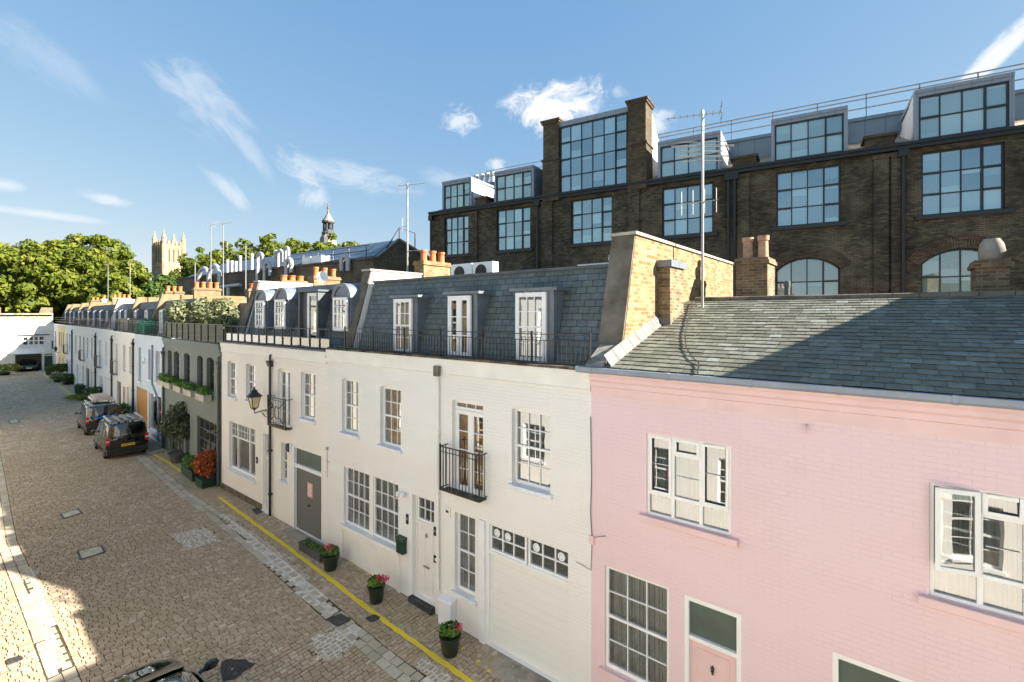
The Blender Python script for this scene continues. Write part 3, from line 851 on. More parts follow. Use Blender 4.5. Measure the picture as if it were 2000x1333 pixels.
PATCH_PX = [[(428, 1006), (446, 1004), (560, 1088), (660, 1192), (640, 1208), (545, 1122)], [(606, 1246), (650, 1230), (694, 1220), (704, 1242), (660, 1284), (616, 1294)], [(805, 1300), (840, 1285), (884, 1330), (850, 1349)], [(330, 1045), (400, 1030), (440, 1055), (370, 1075)], [(50, 1110), (75, 1110), (130, 1300), (95, 1330)]]
def build_ground():
    g = MB()
    us = [12, 4, 0] + [-2 - 1.0 * k for k in range(16)] + [-22, BEND_U, -30, -45, -64, -96]
    ws = [-0.6, 1.5, 4, 6, 8.5]
    for i in range(len(us) - 1):
        for j in range(len(ws) - 1):
            q = [P2(us[i], ws[j]), P2(us[i], ws[j + 1]), P2(us[i + 1], ws[j + 1]), P2(us[i + 1], ws[j])]
            g.poly([(a, b, c - 0.008) for a, b, c in q])
    o = g.build('road_bed', M['joint'])
    tag(o, kind='structure')
    PATCH = [[ground(*p) for p in q] for q in PATCH_PX]
    def chan(u): return 0.5 * max(0.0, min(1.0, (-9 - u) / 11))
    def inside(u, w):
        x, y = u, w + bend(u)
        for q in PATCH:
            c = False
            for a, b in zip(q, q[1:] + q[:1]):
                if (a.y > y) != (b.y > y) and x < (b.x - a.x) * (y - a.y) / (b.y - a.y) + a.x: c = not c
            if c: return True
        return False
    # setts, each with its own height and tilt
    rng = random.Random(3)
    st, kb = MB(), MB()
    def sett(mb, u0, u1, w0, w1, jit=0.006, lift=0.0):
        c = []
        dz = rng.uniform(-0.003, 0.008) + lift
        tx, ty = rng.uniform(-0.005, 0.005), rng.uniform(-0.005, 0.005)
        for k, (u, w) in enumerate(((u0, w0), (u1, w0), (u1, w1), (u0, w1))):
            u += rng.uniform(-jit, jit); w += rng.uniform(-jit, jit)
            c.append((u, w, dz + (tx if k in (1, 2) else -tx) + (ty if k > 1 else -ty)))
        cu, cw = (u0 + u1) / 2, (w0 + w1) / 2
        fu, fw_ = (rng.uniform(.58, .74), rng.uniform(.68, .82)) if inside(cu, cw) else (.92, .95)
        top = []; low = []
        for u, w, z in c:
            X, Y, Z = P2(cu + (u - cu) * fu, cw + (w - cw) * fw_)
            top.append((X, Y, Z + z + 0.004))
            X, Y, Z = P2(cu + (u - cu) * min(1, fu + .08), cw + (w - cw) * min(1, fw_ + .05))
            low.append((X, Y, Z - 0.010))
        i = len(mb.v)
        mb.v += top + low
        fl = [(i, i + 1, i + 2, i + 3)] + [(i + 4 + k, i + 4 + (k + 1) % 4, i + (k + 1) % 4, i + k) for k in range(4)]
        mb.f += fl; mb.m += [0] * 5
    u = 6.0
    while u > -94:
        cw = rng.uniform(0.10, 0.13) if u > -36 else (rng.uniform(0.16, 0.20) if u > -60 else rng.uniform(.28, .34))
        wig = 0.02 * sin(u * 1.3)
        for lo, hi in ((-0.5, 1.73), (2.18, 6.29 + chan(u)), (6.76 + chan(u), 8.28)):
            w = lo
            while w < hi - 0.001:
                l = rng.uniform(0.12, 0.20) if u > -36 else (rng.uniform(0.22, 0.36) if u > -60 else rng.uniform(.4, .6))
                if w == lo: l *= rng.uniform(.5, 1.0)
                w1 = w + l
                if hi - w1 < 0.07: w1 = hi
                sett(st, u - cw + 0.011 + wig, u + wig, w + 0.006, w1 - 0.006, 0.005)
                w = w1
        u -= cw
    for (wa, wb) in ((1.74, 1.95), (1.96, 2.17), (6.30, 6.52), (6.53, 6.75)):
        u = 6.0
        while u > -92:
            l = rng.uniform(0.24, 0.42)
            ck = chan(u) if wa > 5 else 0
            sett(kb, u - l + 0.012, u, wa + ck, wb + ck, 0.008, -0.004)
            u -= l
    tag(st.build('road', M['setts'], None, fix=False), kind='structure')
    tag(kb.build('road_channel', M['kerb'], None, fix=False), kind='structure')
    # far ground to the horizon
    f = MB()
    f.poly([(-1500, -1500, -0.75), (1500, -1500, -0.75), (1500, 1500, -0.75), (-1500, 1500, -0.75)])
    tag(f.build('ground', M['far_ground']), kind='structure')
    # pale mortar repairs between the setts
    def patch(pts, seed):
        r = random.Random(seed)
        m = MB(); q = [ground(*p) for p in pts]; st_ = .16
        x = min(p.x for p in q)
        while x < max(p.x for p in q):
            y = min(p.y for p in q)
            while y < max(p.y for p in q):
                cx, cy = x + st_ / 2, y + st_ / 2
                if inside(cx, cy - bend(cx)):
                    m.poly([(a, b, gz(a) - .0005) for a, b in ((x, y), (x + st_, y), (x + st_, y + st_), (x, y + st_))])
                y += st_
            x += st_
        tag(m.build('mortar_patch', M['mortar_white']), kind='structure')
    for k, q in enumerate(PATCH_PX): patch(q, k + 1)
    # yellow line
    y = MB()
    rng = random.Random(11)
    def line(pts, w):
        q = [ground(*p) for p in pts]
        L = []
        for k in range(len(q) - 1):
            n = max(2, int((q[k + 1] - q[k]).length / 0.18))
            for s in range(n): L.append(q[k].lerp(q[k + 1], s / n))
        L.append(q[-1])
        prev = None
        for k, p in enumerate(L):
            d = (L[min(k + 1, len(L) - 1)] - L[max(k - 1, 0)]).normalized()
            nn = Vector((-d.y, d.x, 0))
            ww = w * rng.uniform(0.82, 1.12) / 2
            oo = rng.uniform(-0.012, 0.012)
            a, b = p + nn * (ww + oo), p - nn * (ww - oo)
            cur = [(a.x, a.y, gz(a.x) + 0.017 + rng.uniform(-.002, .002)), (b.x, b.y, gz(b.x) + 0.017 + rng.uniform(-.002, .002))]
            if prev: y.poly([prev[0], prev[1], cur[1], cur[0]])
            prev = cur
    line([(1010, 1400), (915, 1330), (767, 1226), (620, 1114), (500, 1026), (428, 972)], 0.135)
    line([(380, 941), (330, 905), (290, 882), (262, 862)], 0.11)
    line([(253, 857), (200, 815), (170, 794), (135, 768), (100, 741), (86, 731)], 0.14)
    o = y.build('road_marking', M['line'])
    tag(o, kind='structure')
    y = MB()
    for (px, py) in ((688, 1103), (704, 1112), (720, 1123), (905, 1268), (935, 1293), (955, 1312), (480, 960)):
        c = ground(px, py); pts = []
        for k in range(7):
            a = 2 * pi * k / 7; r = rng.uniform(.02, .06)
            pts.append((c.x + r * cos(a) * 1.3, c.y + r * sin(a), gz(c.x) + .0135))
        y.poly(pts)
    tag(y.build('road_marking', M['line']), kind='structure')
build_ground()

def cover(pts, mat, label, name='manhole_cover', cat='manhole cover', rim=None, group='covers and drains set in the cobbles'):
    q = [ground(*p) for p in pts]
    c = sum(q, Vector()) / 4
    e = empty(name, (c.x, c.y, gz(c.x) + 0.012))
    loc = [p - Vector((c.x, c.y, p.z)) for p in q]
    m = MB()
    s = [(p.x * .92, p.y * .92, 0.012) for p in loc]
    b = [(p.x * .92, p.y * .92, -0.03) for p in loc]
    m.poly(s)
    for k in range(4): m.poly([s[k], b[k], b[(k + 1) % 4], s[(k + 1) % 4]])
    m.build('lid', M[mat], e)
    f = MB()
    for k in range(4):
        a, d = loc[k], loc[(k + 1) % 4]
        f.bar((a.x, a.y, 0.003), (d.x, d.y, 0.003), 0.05, 0.026)
    f.build('cover_frame', M['iron_cover'], e)
    tag(e, label, cat, group)
cover([(152, 1078), (198, 1067), (204, 1080), (158, 1094)], 'cover_concrete', 'pale rectangular cover in the middle of the cobbles, nearest of the pale ones')
cover([(118, 1005), (152, 996), (160, 1003), (125, 1014)], 'cover_concrete', 'pale rectangular cover in the cobbles farther off beside sun streaks')
cover([(640, 1212), (664, 1201), (683, 1212), (660, 1224)], 'iron_cover', 'dark iron drain grate at the end of the white mortar channel', 'drain_grate', 'drain')
cover([(494, 997), (512, 990), (520, 997), (502, 1005)], 'iron_cover', 'small dark iron cover by the white door with the drainpipe')
cover([(716, 1209), (731, 1203), (741, 1209), (727, 1216)], 'iron_cover', 'tiny dark cover beside the yellow line near a flower pot')
cover([(14, 1291), (38, 1284), (43, 1290), (19, 1298)], 'iron_cover', 'small dark drain in the sunlit cobbles at the lower left', 'drain_grate', 'drain')
cover([(280, 884), (318, 876), (330, 880), (290, 890)], 'cover_concrete', 'pale slab crossing the yellow line beside the nearer black van')
cover([(17, 822), (34, 819), (38, 826), (20, 829)], 'cover_concrete', 'pale cover far up the lane near its left edge')
a = [ground(*p) for p in [(433, 1294), (445, 1288), (462, 1290), (480, 1289), (488, 1296), (500, 1297), (490, 1306), (474, 1316), (458, 1328), (435, 1333), (430, 1310)]]
m = MB(); m.poly([(p.x, p.y, gz(p.x) + 0.016) for p in a]); tag(m.build('asphalt_patch', M['asphalt']), kind='structure')
# ------------------------------------------------------------------ cream house with the slate mansard (nearest cream one)
XA, XB, XC = W0.x(433), W0.x(639), W0.x(1155)     # cream a left, cream a/b joint, cream b/pink joint
def parapet_band(par, x0, x1, zt, mat, capmat='parapet'):
    b = MB()
    b.box(x0, x1, -0.055, -0.001, zt - 0.22, zt - 0.03)
    b.box(x0, x1, -0.03, -0.001, zt - 0.40, zt - 0.222)
    b.box(x0, x1, -0.045, -0.001, zt - 0.425, zt - 0.402)
    b.build('cornice', M[mat], par)
    c = MB()
    n = max(2, int((x1 - x0) / 0.5))
    for k in range(n):
        a, d = x0 + (x1 - x0) * k / n, x0 + (x1 - x0) * (k + 1) / n
        c.box(a, d - 0.004, -0.08 - random.uniform(0, .012), 0.32, zt - 0.03, zt + 0.015 + random.uniform(0, .012))
    c.build('parapet_cap', M[capmat], par)

def build_cream_b():
    h = house(W0, 'pale cream house with slate mansard and cream garage door, beside the pink house')
    x0, x1, zt = XB, XC, 6.33
    O = lambda *a, **k: op_px(W0, *a, **k)
    w5 = O(667.5, 699.9, 737, 843, rise=0.06)
    w6 = O(742.5, 782.7, 751, 868, rise=0.07)
    fr = O(883, 943.4, 776, 956, rise=0.08)
    w7 = O(999.7, 1074.7, 793, 944, rise=0.07)
    dw = O(671.4, 777.8, 911, 1022)
    dr = O(806, 847.8, 966, 1158)
    nw = O(888, 927.7, 1000, 1152)
    zg = gz(-6)
    ga = O(948, 1110, 1021, 1252); ga.za = zg + 0.02
    dr.za = gz(dr.xa) + 0.14
    ops = [w5, w6, fr, w7, dw, dr, nw, ga]
    mb = wall_mb(x0, x1, GB, zt, ops, 0.17)
    house_shell(mb, x0, x1, GB, zt - 0.05, 9.3)
    mb.build('wall', M['cream_b'], h)
    parapet_band(h, x0, x1 - 0.01, zt, 'cream_trim')
    pl = MB(); pl.box(dw.xa, dw.xb, -0.012, -0.001, gz(-11) - 0.1, dw.za - 0.12)
    for (a, b) in ((dw.xa - 0.10, dw.xa - 0.002), (dw.xb + 0.002, dw.xb + 0.10)):
        pl.box(a, b, -0.05, -0.001, gz(-11) - 0.1, dw.za - 0.12)
    pl.build('panel_trim', M['cream_trim'], h)
    glazing(h, w5, 0.12, 3, 2, sill=0.09, dep=0.17, back='blind', glass='glass_hi')
    glazing(h, w6, 0.12, 3, 2, sill=0.09, dep=0.17, back='dim', glass='glass_hi')
    glazing(h, w7, 0.12, 3, 2, sill=0.09, dep=0.17, back='blind', glass='glass_hi')
    # french window with fanlight
    fan = Op(fr.xa, fr.xb, fr.zb - 0.22, fr.zb, fr.rise)
    leaf = Op(fr.xa, fr.xb, fr.za, fr.zb - 0.23)
    glazing(h, fan, 0.12, 3, 1, 'fixed', back='warm', name='fanlight', glass='glass_hi')
    glazing(h, leaf, 0.12, 1, 4, 'french', back='warm', name='french_window')
    za = W0.hit(870, 952)[1]
    balcony(h, W0.x(874, -.0) + 0.02, W0.x(951), W0.hit(870, 948)[1] , W0.hit(870, 866)[1], 0.26)
    xm = (dw.xa + dw.xb) / 2
    for a, b in ((dw.xa, xm - 0.09), (xm + 0.09, dw.xb)):
        glazing(h, Op(a, b, dw.za, dw.zb), 0.10, 4, 2, back='net', dep=0.17, fw=0.05)
    p = MB(); p.box(xm - 0.09, xm + 0.09, 0.06, 0.17, dw.za, dw.zb); p.build('mullion', M['cream_trim'], h)
    s = MB(); s.box(dw.xa - 0.1, dw.xb + 0.1, -0.11, 0.18, dw.za - 0.12, dw.za - 0.003); s.build('sill', M['cream_trim'], h, bevel=0.01)
    # front door, fanlight above it
    ztr = W0.hit(806, 1018)[1]
    glazing(h, Op(dr.xa + .06, dr.xb, ztr + 0.02, dr.zb), 0.12, 3, 2, 'fixed', back='dim', name='transom_window')
    d = MB()
    d.box(dr.xa, dr.xb, 0.13, 0.17, dr.za, ztr - 0.03)
    d.box(dr.xa, dr.xa + 0.06, 0.10, 0.13, dr.za, dr.zb); d.box(dr.xb - 0.06, dr.xb, 0.10, 0.13, dr.za, ztr)
    d.box(dr.xa + .06, dr.xb - .06, 0.10, 0.13, ztr - 0.05, ztr + 0.015)
    xi, xj = dr.xa + 0.16, dr.xb - 0.16
    zz = [dr.za + 0.15, dr.za + 0.75, dr.za + 0.85, ztr - 0.16]
    xm2 = (xi + xj) / 2
    for a, b in ((xi, xm2 - 0.04), (xm2 + 0.04, xj)):
        for c, e in ((zz[0], zz[1]), (zz[2], zz[3])):
            d.box(a, b, 0.118, 0.13, c, e); d.box(a + 0.03, b - 0.03, 0.112, 0.118, c + 0.03, e - 0.03)
    door = d.build('front_door', M['cream_door'], h)
    k = MB(); k.lathe([(0.0, -.02), (0.05, -.02), (0.05, .02), (0.0, .02)], (0, 0, 0), 12)
    kn = MB()
    ring = [(xm2 + 0.035 * cos(a), 0.105, ztr - 0.32 + 0.05 * sin(a)) for a in [2 * pi * q / 12 for q in range(13)]]
    for q in range(12): kn.bar(ring[q], ring[q + 1], 0.014, 0.014)
    kn.box(xm2 - 0.02, xm2 + 0.02, 0.10, 0.118, ztr - 0.285, ztr - 0.25)
    kn.build('door_knocker', M['steel'], door)
    sl = MB(); sl.box(xm2 - 0.11, xm2 + 0.11, 0.105, 0.118, dr.za + 0.78, dr.za + 0.83); sl.build('letter_slot', M['steel'], door)
    st = MB(); st.box(dr.xa - 0.02, dr.xb + 0.04, -0.14, 0.15, gz(dr.xa) - 0.1, dr.za - 0.004); st.build('doorstep', M['step'], h)
    # door side casing
    cs = MB(); cs.box(dr.xa - 0.14, dr.xa - 0.002, -0.02, -0.001, gz(dr.xa) - .05, dr.zb + 0.02); cs.build('door_casing', M['white'], h)
    glazing(h, nw, 0.12, 2, 2, sill=0.09, dep=0.17, back='net')
    # garage
    zs = W0.hit(948, 1078)[1]
    xp = ga.xa + 0.10
    xq = (xp + ga.xb) / 2
    for a, b in ((xp, xq - 0.03), (xq + 0.03, ga.xb)):
        w = glazing(h, Op(a, b, zs + 0.05, ga.zb), 0.06, 3, 2, 'fixed', back='greenish', fw=0.045, bar=0.03, name='garage_window', glass='glass_hi', backd=0.08)
        for q in ((0, 1) if a == xp else (0, 2)):
            v = MB()
            cx = a + 0.045 + (b - a - 0.09) * (q + 0.5) / 3; cz = ga.zb - 0.045 - (ga.zb - zs - 0.15) * 0.25
            rr = [(cx + 0.075 * cos(t), 0.07, cz + 0.075 * sin(t)) for t in [2 * pi * i / 14 for i in range(15)]]
            for i in range(14): v.bar(rr[i], rr[i + 1], 0.025, 0.03)
            v.box(cx - 0.05, cx + 0.05, 0.072, 0.08, cz - 0.05, cz + 0.05)
            v.build('vent', M['upvc'], w)
    g = MB(); g.box(xp + 0.03, ga.xb, 0.10, 0.16, ga.za, zs - 0.02)
    g.build('garage_door', M['cream_slats'], h)
    p = MB(); p.box(ga.xa, xp, 0.02, 0.165, ga.za, ga.zb); p.box(xp, ga.xb, 0.04, 0.165, zs - 0.02, zs + 0.048)
    p.box(xp + 0.0, xp + 0.03, 0.08, 0.1, ga.za, zs - 0.02)
    p.build('garage_frame', M['white'], h)
    p = MB()
    p.box(ga.xa - 0.16, ga.xa - 0.003, -0.05, -0.001, zg - 0.1, ga.zb + 0.04)
    p.build('pilaster', M['white'], h)
    a = MB(); a.prism_x([(-0.75, zg - 0.06), (0.1, zg - 0.06), (0.1, zg + 0.015), (-0.6, zg + 0.012)], ga.xa + 0.05, ga.xb + 0.25)
    a.build('garage_threshold', M['concrete'], h)
    # downpipe with outlet box
    xd = W0.x(859)
    downpipe(h, xd, gz(xd) + 0.65, 5.80, 'cream_trim', 0.038, hopper=False)
    b = MB(); b.box(xd - 0.09, xd + 0.09, -0.14, -0.06, 5.86, 6.12); b.build('rain_outlet', M['cement'], h)
    # terrace, mansard
    m0, m1 = x0 + 0.62, x1 - 0.20
    t = MB(); t.box(x0 + .02, x1 - .02, 0.33, 0.9, 6.10, 6.27); t.build('terrace_floor', M['lead_dark'], h)
    mans = lambda z: 0.72 + (z - 6.27) * (0.60 / 2.18)
    r = MB()
    r.prism_x([(0.72, 6.27), (1.32, 8.45), (9.25, 8.5), (9.25, 6.0), (0.9, 6.0)][::-1], m0, m1)
    roof = r.build('mansard_roof', M['slate'], h)
    c = MB(); c.box(m0 - 0.02, m1, 1.26, 1.60, 8.452, 8.52); c.build('roof_edge', M['lead_dark'], roof)
    for (pl_, pr_, pt, pb, kind) in ((772, 806, 585, 689, 's'), (878, 921, 579, 697, 'f'), (1010, 1068, 573, 707, 's')):
        o = op_px(W0, pl_, pr_, pt, pb, 0.66); o.za = 6.29
        d = MB()
        d.box(o.xa - 0.07, o.xb + 0.16, 0.70, 1.5, o.za - 0.02, o.zb + 0.04)
        d.box(o.xa - 0.20, o.xb + 0.30, 0.60, 1.5, o.zb + 0.042, o.zb + 0.11)
        dm = d.build('dormer', M['lead'], roof)
        dm.parent = h
        if kind == 's': glazing(dm, o, 0.60, 3, 2, back='net' if pl_ == 1010 else 'blind', fw=0.10, backd=0.075, glass='glass_hi')
        else: glazing(dm, o, 0.60, 1, 3, 'french', back='dim', fw=0.07, backd=0.075, glass='glass_hi', name='french_window')
    rl = MB(); railing(rl, x0 + 0.75, x1 - 0.12, 0.16, 6.30, 6.98)
    rl.build('terrace_railing', M['black'], h)
    # party walls: yellow brick (right) and white (left)
    def party(xa, xb, zt, mat, yb=9.3, front='cement'):
        w = MB(); w.prism_x([(0.60, 6.2), (1.36, zt), (yb, zt), (yb, 5.9), (0.60, 5.9)][::-1], xa, xb)
        pw = w.build('party_wall', M[mat], h)
        f = MB()
        f.prism_x([(0.55, 6.28), (0.595, 6.28), (1.355, zt + 0.01), (1.31, zt + 0.01)][::-1], xa - 0.02, xb - 0.004)
        f.build('party_wall_front', M[front], pw)
        cp = MB()
        n = 9
        for k in range(n):
            a, b_ = 1.26 + (yb - 1.26) * k / n, 1.26 + (yb - 1.26) * (k + 1) / n
            cp.box(xa - 0.05, xb + 0.05, a, b_ - 0.006, zt + 0.012, zt + 0.075)
        cp.build('coping', M['coping'], pw)
        return pw
    pw = party(x1 - 0.20, x1 + 0.32, 9.10, 'yellow_brick')
    pw2 = party(x0 + 0.05, x0 + 0.46, 8.86, 'stucco', 7.6)
    cb = MB(); cb.prism_x([(-0.02, 6.36), (0.04, 6.44), (0.62, 6.78), (0.62, 6.30), (0.0, 6.30)][::-1], x1 - 0.14, x1 + 0.26); cb.build('corbel', M['stone'], h)
    # stub flue breast against the yellow wall, lead capped
    sb = MB(); sb.box(x1 + 0.323, x1 + 0.62, 2.55, 3.45, 6.9, 8.50)
    s_ = sb.build('chimney', M['old_brick'], h)
    cp = MB(); cp.box(x1 + 0.30, x1 + 0.68, 2.48, 3.52, 8.503, 8.66); cp.build('lead_cap', M['lead'], s_)
    chimney(h, x0 + 0.02, x0 + 0.55, 3.55, 4.9, 8.3, 9.42, 3, pot_h=0.42, pr=0.125)
    v = MB(); v.box(m1 - 1.0, m1 - 0.1, 2.6, 3.6, 8.5, 8.56); v.prism_x([(2.5, 8.56), (2.5, 8.70), (3.7, 8.62), (3.7, 8.56)][::-1], m1 - 1.6, m1 - 0.7); v.build('skylight', M['upvc'], roof).parent = h
    v = MB(); v.lathe([(0.13, 0), (0.13, .16), (0.19, .18), (0.17, .3), (0.06, .33)], (m1 - 0.25, 2.0, 8.5), 12); v.build('roof_vent', M['upvc'], h)
build_cream_b()

# ------------------------------------------------------------------ cream house with the lead dormers
def build_cream_a():
    h = house(W0, 'cream house with round topped lead dormers and grey boarded garage door')
    x0, x1, zt = XA, XB, 6.24
    O = lambda *a, **k: op_px(W0, *a, **k)
    ws = [O(444.5, 461.4, 704, 773, rise=0.05), O(480, 498.4, 709, 781, rise=0.05), O(587.4, 615.7, 727, 816)]
    fr = O(542, 566.4, 718, 834, rise=0.06)
    bw = O(448, 498.4, 822, 914)
    dr = O(514, 527.7, 846, 986); dr.za = 0.06
    sw = O(549, 560.5, 864, 937)
    ga = O(572.6, 630, 870, 1023); ga.za = 0.02
    ops = ws + [fr, bw, dr, sw, ga]
    mb = wall_mb(x0, x1, GB, zt, ops, 0.16)
    house_shell(mb, x0, x1, GB, zt - 0.05, 9.3)
    mb.build('wall', M['cream_a'], h)
    parapet_band(h, x0, x1 - 0.01, zt, 'cream_trim', 'lead_dark')
    for w in ws: glazing(h, w, 0.11, 3, 2, sill=0.08, dep=0.16, back='dim', glass='glass_hi')
    glazing(h, fr, 0.11, 1, 4, 'french', back='dim', name='french_window')
    balcony(h, W0.x(537), W0.x(571), W0.hit(533, 826)[1], W0.hit(533, 772)[1], 0.25, 'cross')
    # three light shop-like window
    f = MB(); y = 0.08
    zs = bw.zb - 0.62
    xs = [bw.xa, bw.xa + bw.w * 0.27, bw.xa + bw.w * 0.73, bw.xb]
    f.box(bw.xa - .01, bw.xa + 0.07, y, y + 0.08, bw.za, bw.zb); f.box(bw.xb - 0.07, bw.xb + .01, y, y + 0.08, bw.za, bw.zb)
    f.box(bw.xa + .07, bw.xb - .07, y, y + 0.08, bw.za, bw.za + 0.10); f.box(bw.xa + .07, bw.xb - .07, y, y + 0.08, bw.zb - 0.07, bw.zb)
    for x in xs[1:3]: f.box(x - 0.04, x + 0.04, y - 0.005, y + 0.075, bw.za + .1, bw.zb - .07)
    f.box(bw.xa + .07, bw.xb - .07, y + 0.01, y + 0.07, zs - 0.03, zs + 0.03)
    for a, b, c in ((xs[0], xs[1], 2), (xs[1], xs[2], 4), (xs[2], xs[3], 2)):
        for k in range(1, c):
            x = a + (b - a) * k / c
            f.box(x - 0.013, x + 0.013, y + 0.015, y + 0.05, zs, bw.zb - 0.07)
    f.box(bw.xa + .07, bw.xb - .07, y + .017, y + .048, zs + 0.30, zs + 0.325)
    w = f.build('window', M['white'], h)
    p = MB(); p.poly([(bw.xa, y + 0.05, bw.za), (bw.xb, y + 0.05, bw.za), (bw.xb, y + 0.05, bw.zb), (bw.xa, y + 0.05, bw.zb)]); p.build('pane', M['glass'], w, fix=False)
    b = MB(); b.box(bw.xa - .02, bw.xb + .02, 0.24, 0.25, bw.za - .02, bw.zb + .02); b.build('room_lining', M['blind'], w)
    s = MB(); s.box(bw.xa - 0.1, bw.xb + 0.1, -0.12, 0.17, bw.za - 0.11, bw.za - 0.003); s.build('sill', M['white'], w)
    # door with side frame and transom
    zt2 = W0.hit(514, 893)[1]
    glazing(h, Op(dr.xa + .04, dr.xb, zt2 + 0.02, dr.zb), 0.11, 1, 1, 'fixed', back='greenish', name='transom_window', mat='white')
    d = MB(); d.box(dr.xa + .06, dr.xb - .05, 0.12, 0.16, dr.za, zt2 - 0.04)
    door = d.build('front_door', M['paleboards'], h)
    k = MB(); k.box(dr.xb - 0.2, dr.xb - 0.15, 0.08, 0.12, 1.0, 1.15); k.box((dr.xa + dr.xb) / 2 - .09, (dr.xa + dr.xb) / 2 + .09, 0.115, 0.12, 0.35, 1.75); k.build('door_glass_strip', M['car_glass'], door)
    c = MB(); c.box(dr.xa, dr.xa + 0.06, 0.04, 0.16, dr.za, dr.zb); c.box(dr.xb - .05, dr.xb, 0.04, 0.16, dr.za, zt2 + .02); c.box(dr.xa + .06, dr.xb - .05, 0.05, 0.16, zt2 - 0.04, zt2 + 0.018); c.box(dr.xa - .02, dr.xb + .02, -0.06, 0.15, dr.za - 0.12, dr.za - 0.004)
    c.build('door_casing', M['white'], h)
    glazing(h, sw, 0.10, 2, 2, sill=0.07, dep=0.16, back='dim', fw=0.04)
    # garage
    zr = W0.hit(572.6, 907)[1]
    fr_ = MB(); fr_.box(ga.xa, ga.xa + 0.12, -0.03, 0.16, ga.za, ga.zb); fr_.box(ga.xb - 0.06, ga.xb, -0.01, 0.16, ga.za, ga.zb)
    fr_.box(ga.xa + .12, ga.xb - .06, 0.0, 0.16, zr - 0.06, zr + 0.06); fr_.box(ga.xa + .12, ga.xb - .06, 0.0, 0.16, ga.zb - 0.05, ga.zb)
    fr_.build('garage_frame', M['white'], h)
    g = MB(); g.box(ga.xa + .12, ga.xb - .06, 0.07, 0.12, ga.za, zr - .06); gd = g.build('garage_door', M['grey_boards'], h)
    k = MB(); k.box((ga.xa + ga.xb) / 2 - .05, (ga.xa + ga.xb) / 2 + .05, 0.03, 0.07, 0.95, 1.0); k.build('handle', M['black'], gd)
    tr = MB(); tr.box(ga.xa + .12, ga.xb - .06, 0.07, 0.1, zr + .06, ga.zb - .05); tr.build('transom_panel', M['greenish'], h)
    th = MB(); th.prism_x([(-0.45, -0.1), (0.12, -0.1), (0.12, 0.012), (-0.4, 0.006)], ga.xa - 0.05, ga.xb + 0.1); th.build('garage_threshold', M['concrete'], h)
    xd = W0.x(531)
    downpipe(h, xd, 0.0, 5.55, 'black', 0.045)
    # low cement apron at the wall foot
    pl = MB(); pl.box(x0 + .05, dr.xa - 0.1, -0.05, -0.001, -0.1, 0.22); pl.build('plinth', M['cement'], h)
    # mansard
    m0, m1 = x0 + 0.45, x1 - 0.02
    t = MB(); t.box(x0 + .02, x1 - .02, 0.33, 0.9, 6.02, 6.17); t.build('terrace_floor', M['lead_dark'], h)
    r = MB(); r.prism_x([(0.80, 6.17), (1.35, 8.42), (9.25, 8.5), (9.25, 6.0), (0.9, 6.0)][::-1], m0, m1)
    roof = r.build('mansard_roof', M['slate_far'], h)
    c = MB(); c.prism_x([(1.22, 8.30), (1.27, 8.50), (1.6, 8.53), (1.6, 8.43), (1.38, 8.43)][::-1], m0, m1)
    c.tube([(m0 + .02, 0.8, 6.2), (m0 + .02, 1.36, 8.5)], 0.06, 8); c.build('roof_edge', M['lead'], roof)
    for (a, b_, pt, pb) in ((500, 517, 588, 641), (538, 557.5, 586, 642), (652, 679, 582, 646)):
        o = op_px(W0, a, b_, pt, pb, 0.70)
        xm, hw = (o.xa + o.xb) / 2, o.w / 2 + 0.10
        d = MB()
        prof = [(xm - hw, o.za - 0.05), (xm + hw, o.za - 0.05)] + [(xm + hw * cos(q), o.zb + hw * 0.85 * sin(q)) for q in [pi * k / 12 for k in range(13)]]
        d.prism_y(prof, 0.76, 1.7)
        pr2 = [(xm + (hw + .06) * cos(q), o.zb + (hw + .06) * 0.85 * sin(q)) for q in [pi * k / 12 for k in range(13)]] + [(xm + hw * .9 * cos(q), o.zb + hw * .76 * sin(q)) for q in [pi * k / 12 for k in range(12, -1, -1)]]
        for k in range(12):
            q0, q1 = pi * k / 12, pi * (k + 1) / 12
            d.poly([(xm + (hw + .06) * cos(q0), 0.70, o.zb + (hw + .06) * .85 * sin(q0)), (xm + (hw + .06) * cos(q0), 1.75, o.zb + (hw + .06) * .85 * sin(q0)), (xm + (hw + .06) * cos(q1), 1.75, o.zb + (hw + .06) * .85 * sin(q1)), (xm + (hw + .06) * cos(q1), 0.70, o.zb + (hw + .06) * .85 * sin(q1))])
            d.poly([(xm + (hw + .06) * cos(q0), 0.70, o.zb + (hw + .06) * .85 * sin(q0)), (xm + (hw + .06) * cos(q1), 0.70, o.zb + (hw + .06) * .85 * sin(q1)), (xm + hw * .85 * cos(q1), 0.72, o.zb + hw * .72 * sin(q1)), (xm + hw * .85 * cos(q0), 0.72, o.zb + hw * .72 * sin(q0))])
        d.box(xm - hw - .05, xm + hw + .05, 0.71, 0.78, o.zb - 0.02, o.zb + 0.05)
        dm = d.build('dormer', M['lead'], h)
        glazing(dm, o, 0.66, 3, 2, back='dim', fw=0.09, backd=0.075, glass='glass_hi')
    # recessed terrace door
    o = op_px(W0, 586, 620, 577, 652, 0.75); o.za = 6.2
    d = MB(); d.box(o.xa - .1, o.xa - .02, 0.74, 1.6, o.za, o.zb + .1); d.box(o.xb + .02, o.xb + .12, 0.70, 1.6, o.za, o.zb + .1); d.box(o.xa - .1, o.xb + .2, 0.66, 1.6, o.zb + .102, o.zb + .17); d.box(o.xa - .02, o.xb + .02, 0.86, 1.6, o.za, o.zb + .1)
    dm = d.build('dormer', M['lead_dark'], h)
    glazing(dm, Op((o.xa + o.xb) / 2 - .1, o.xb, o.za, o.zb + .06), 0.76, 1, 1, 'fixed', back='dim', fw=0.11, backd=0.08, name='terrace_door')
    rl = MB()
    xa, xb = x0 + 0.05, x1 - 0.05
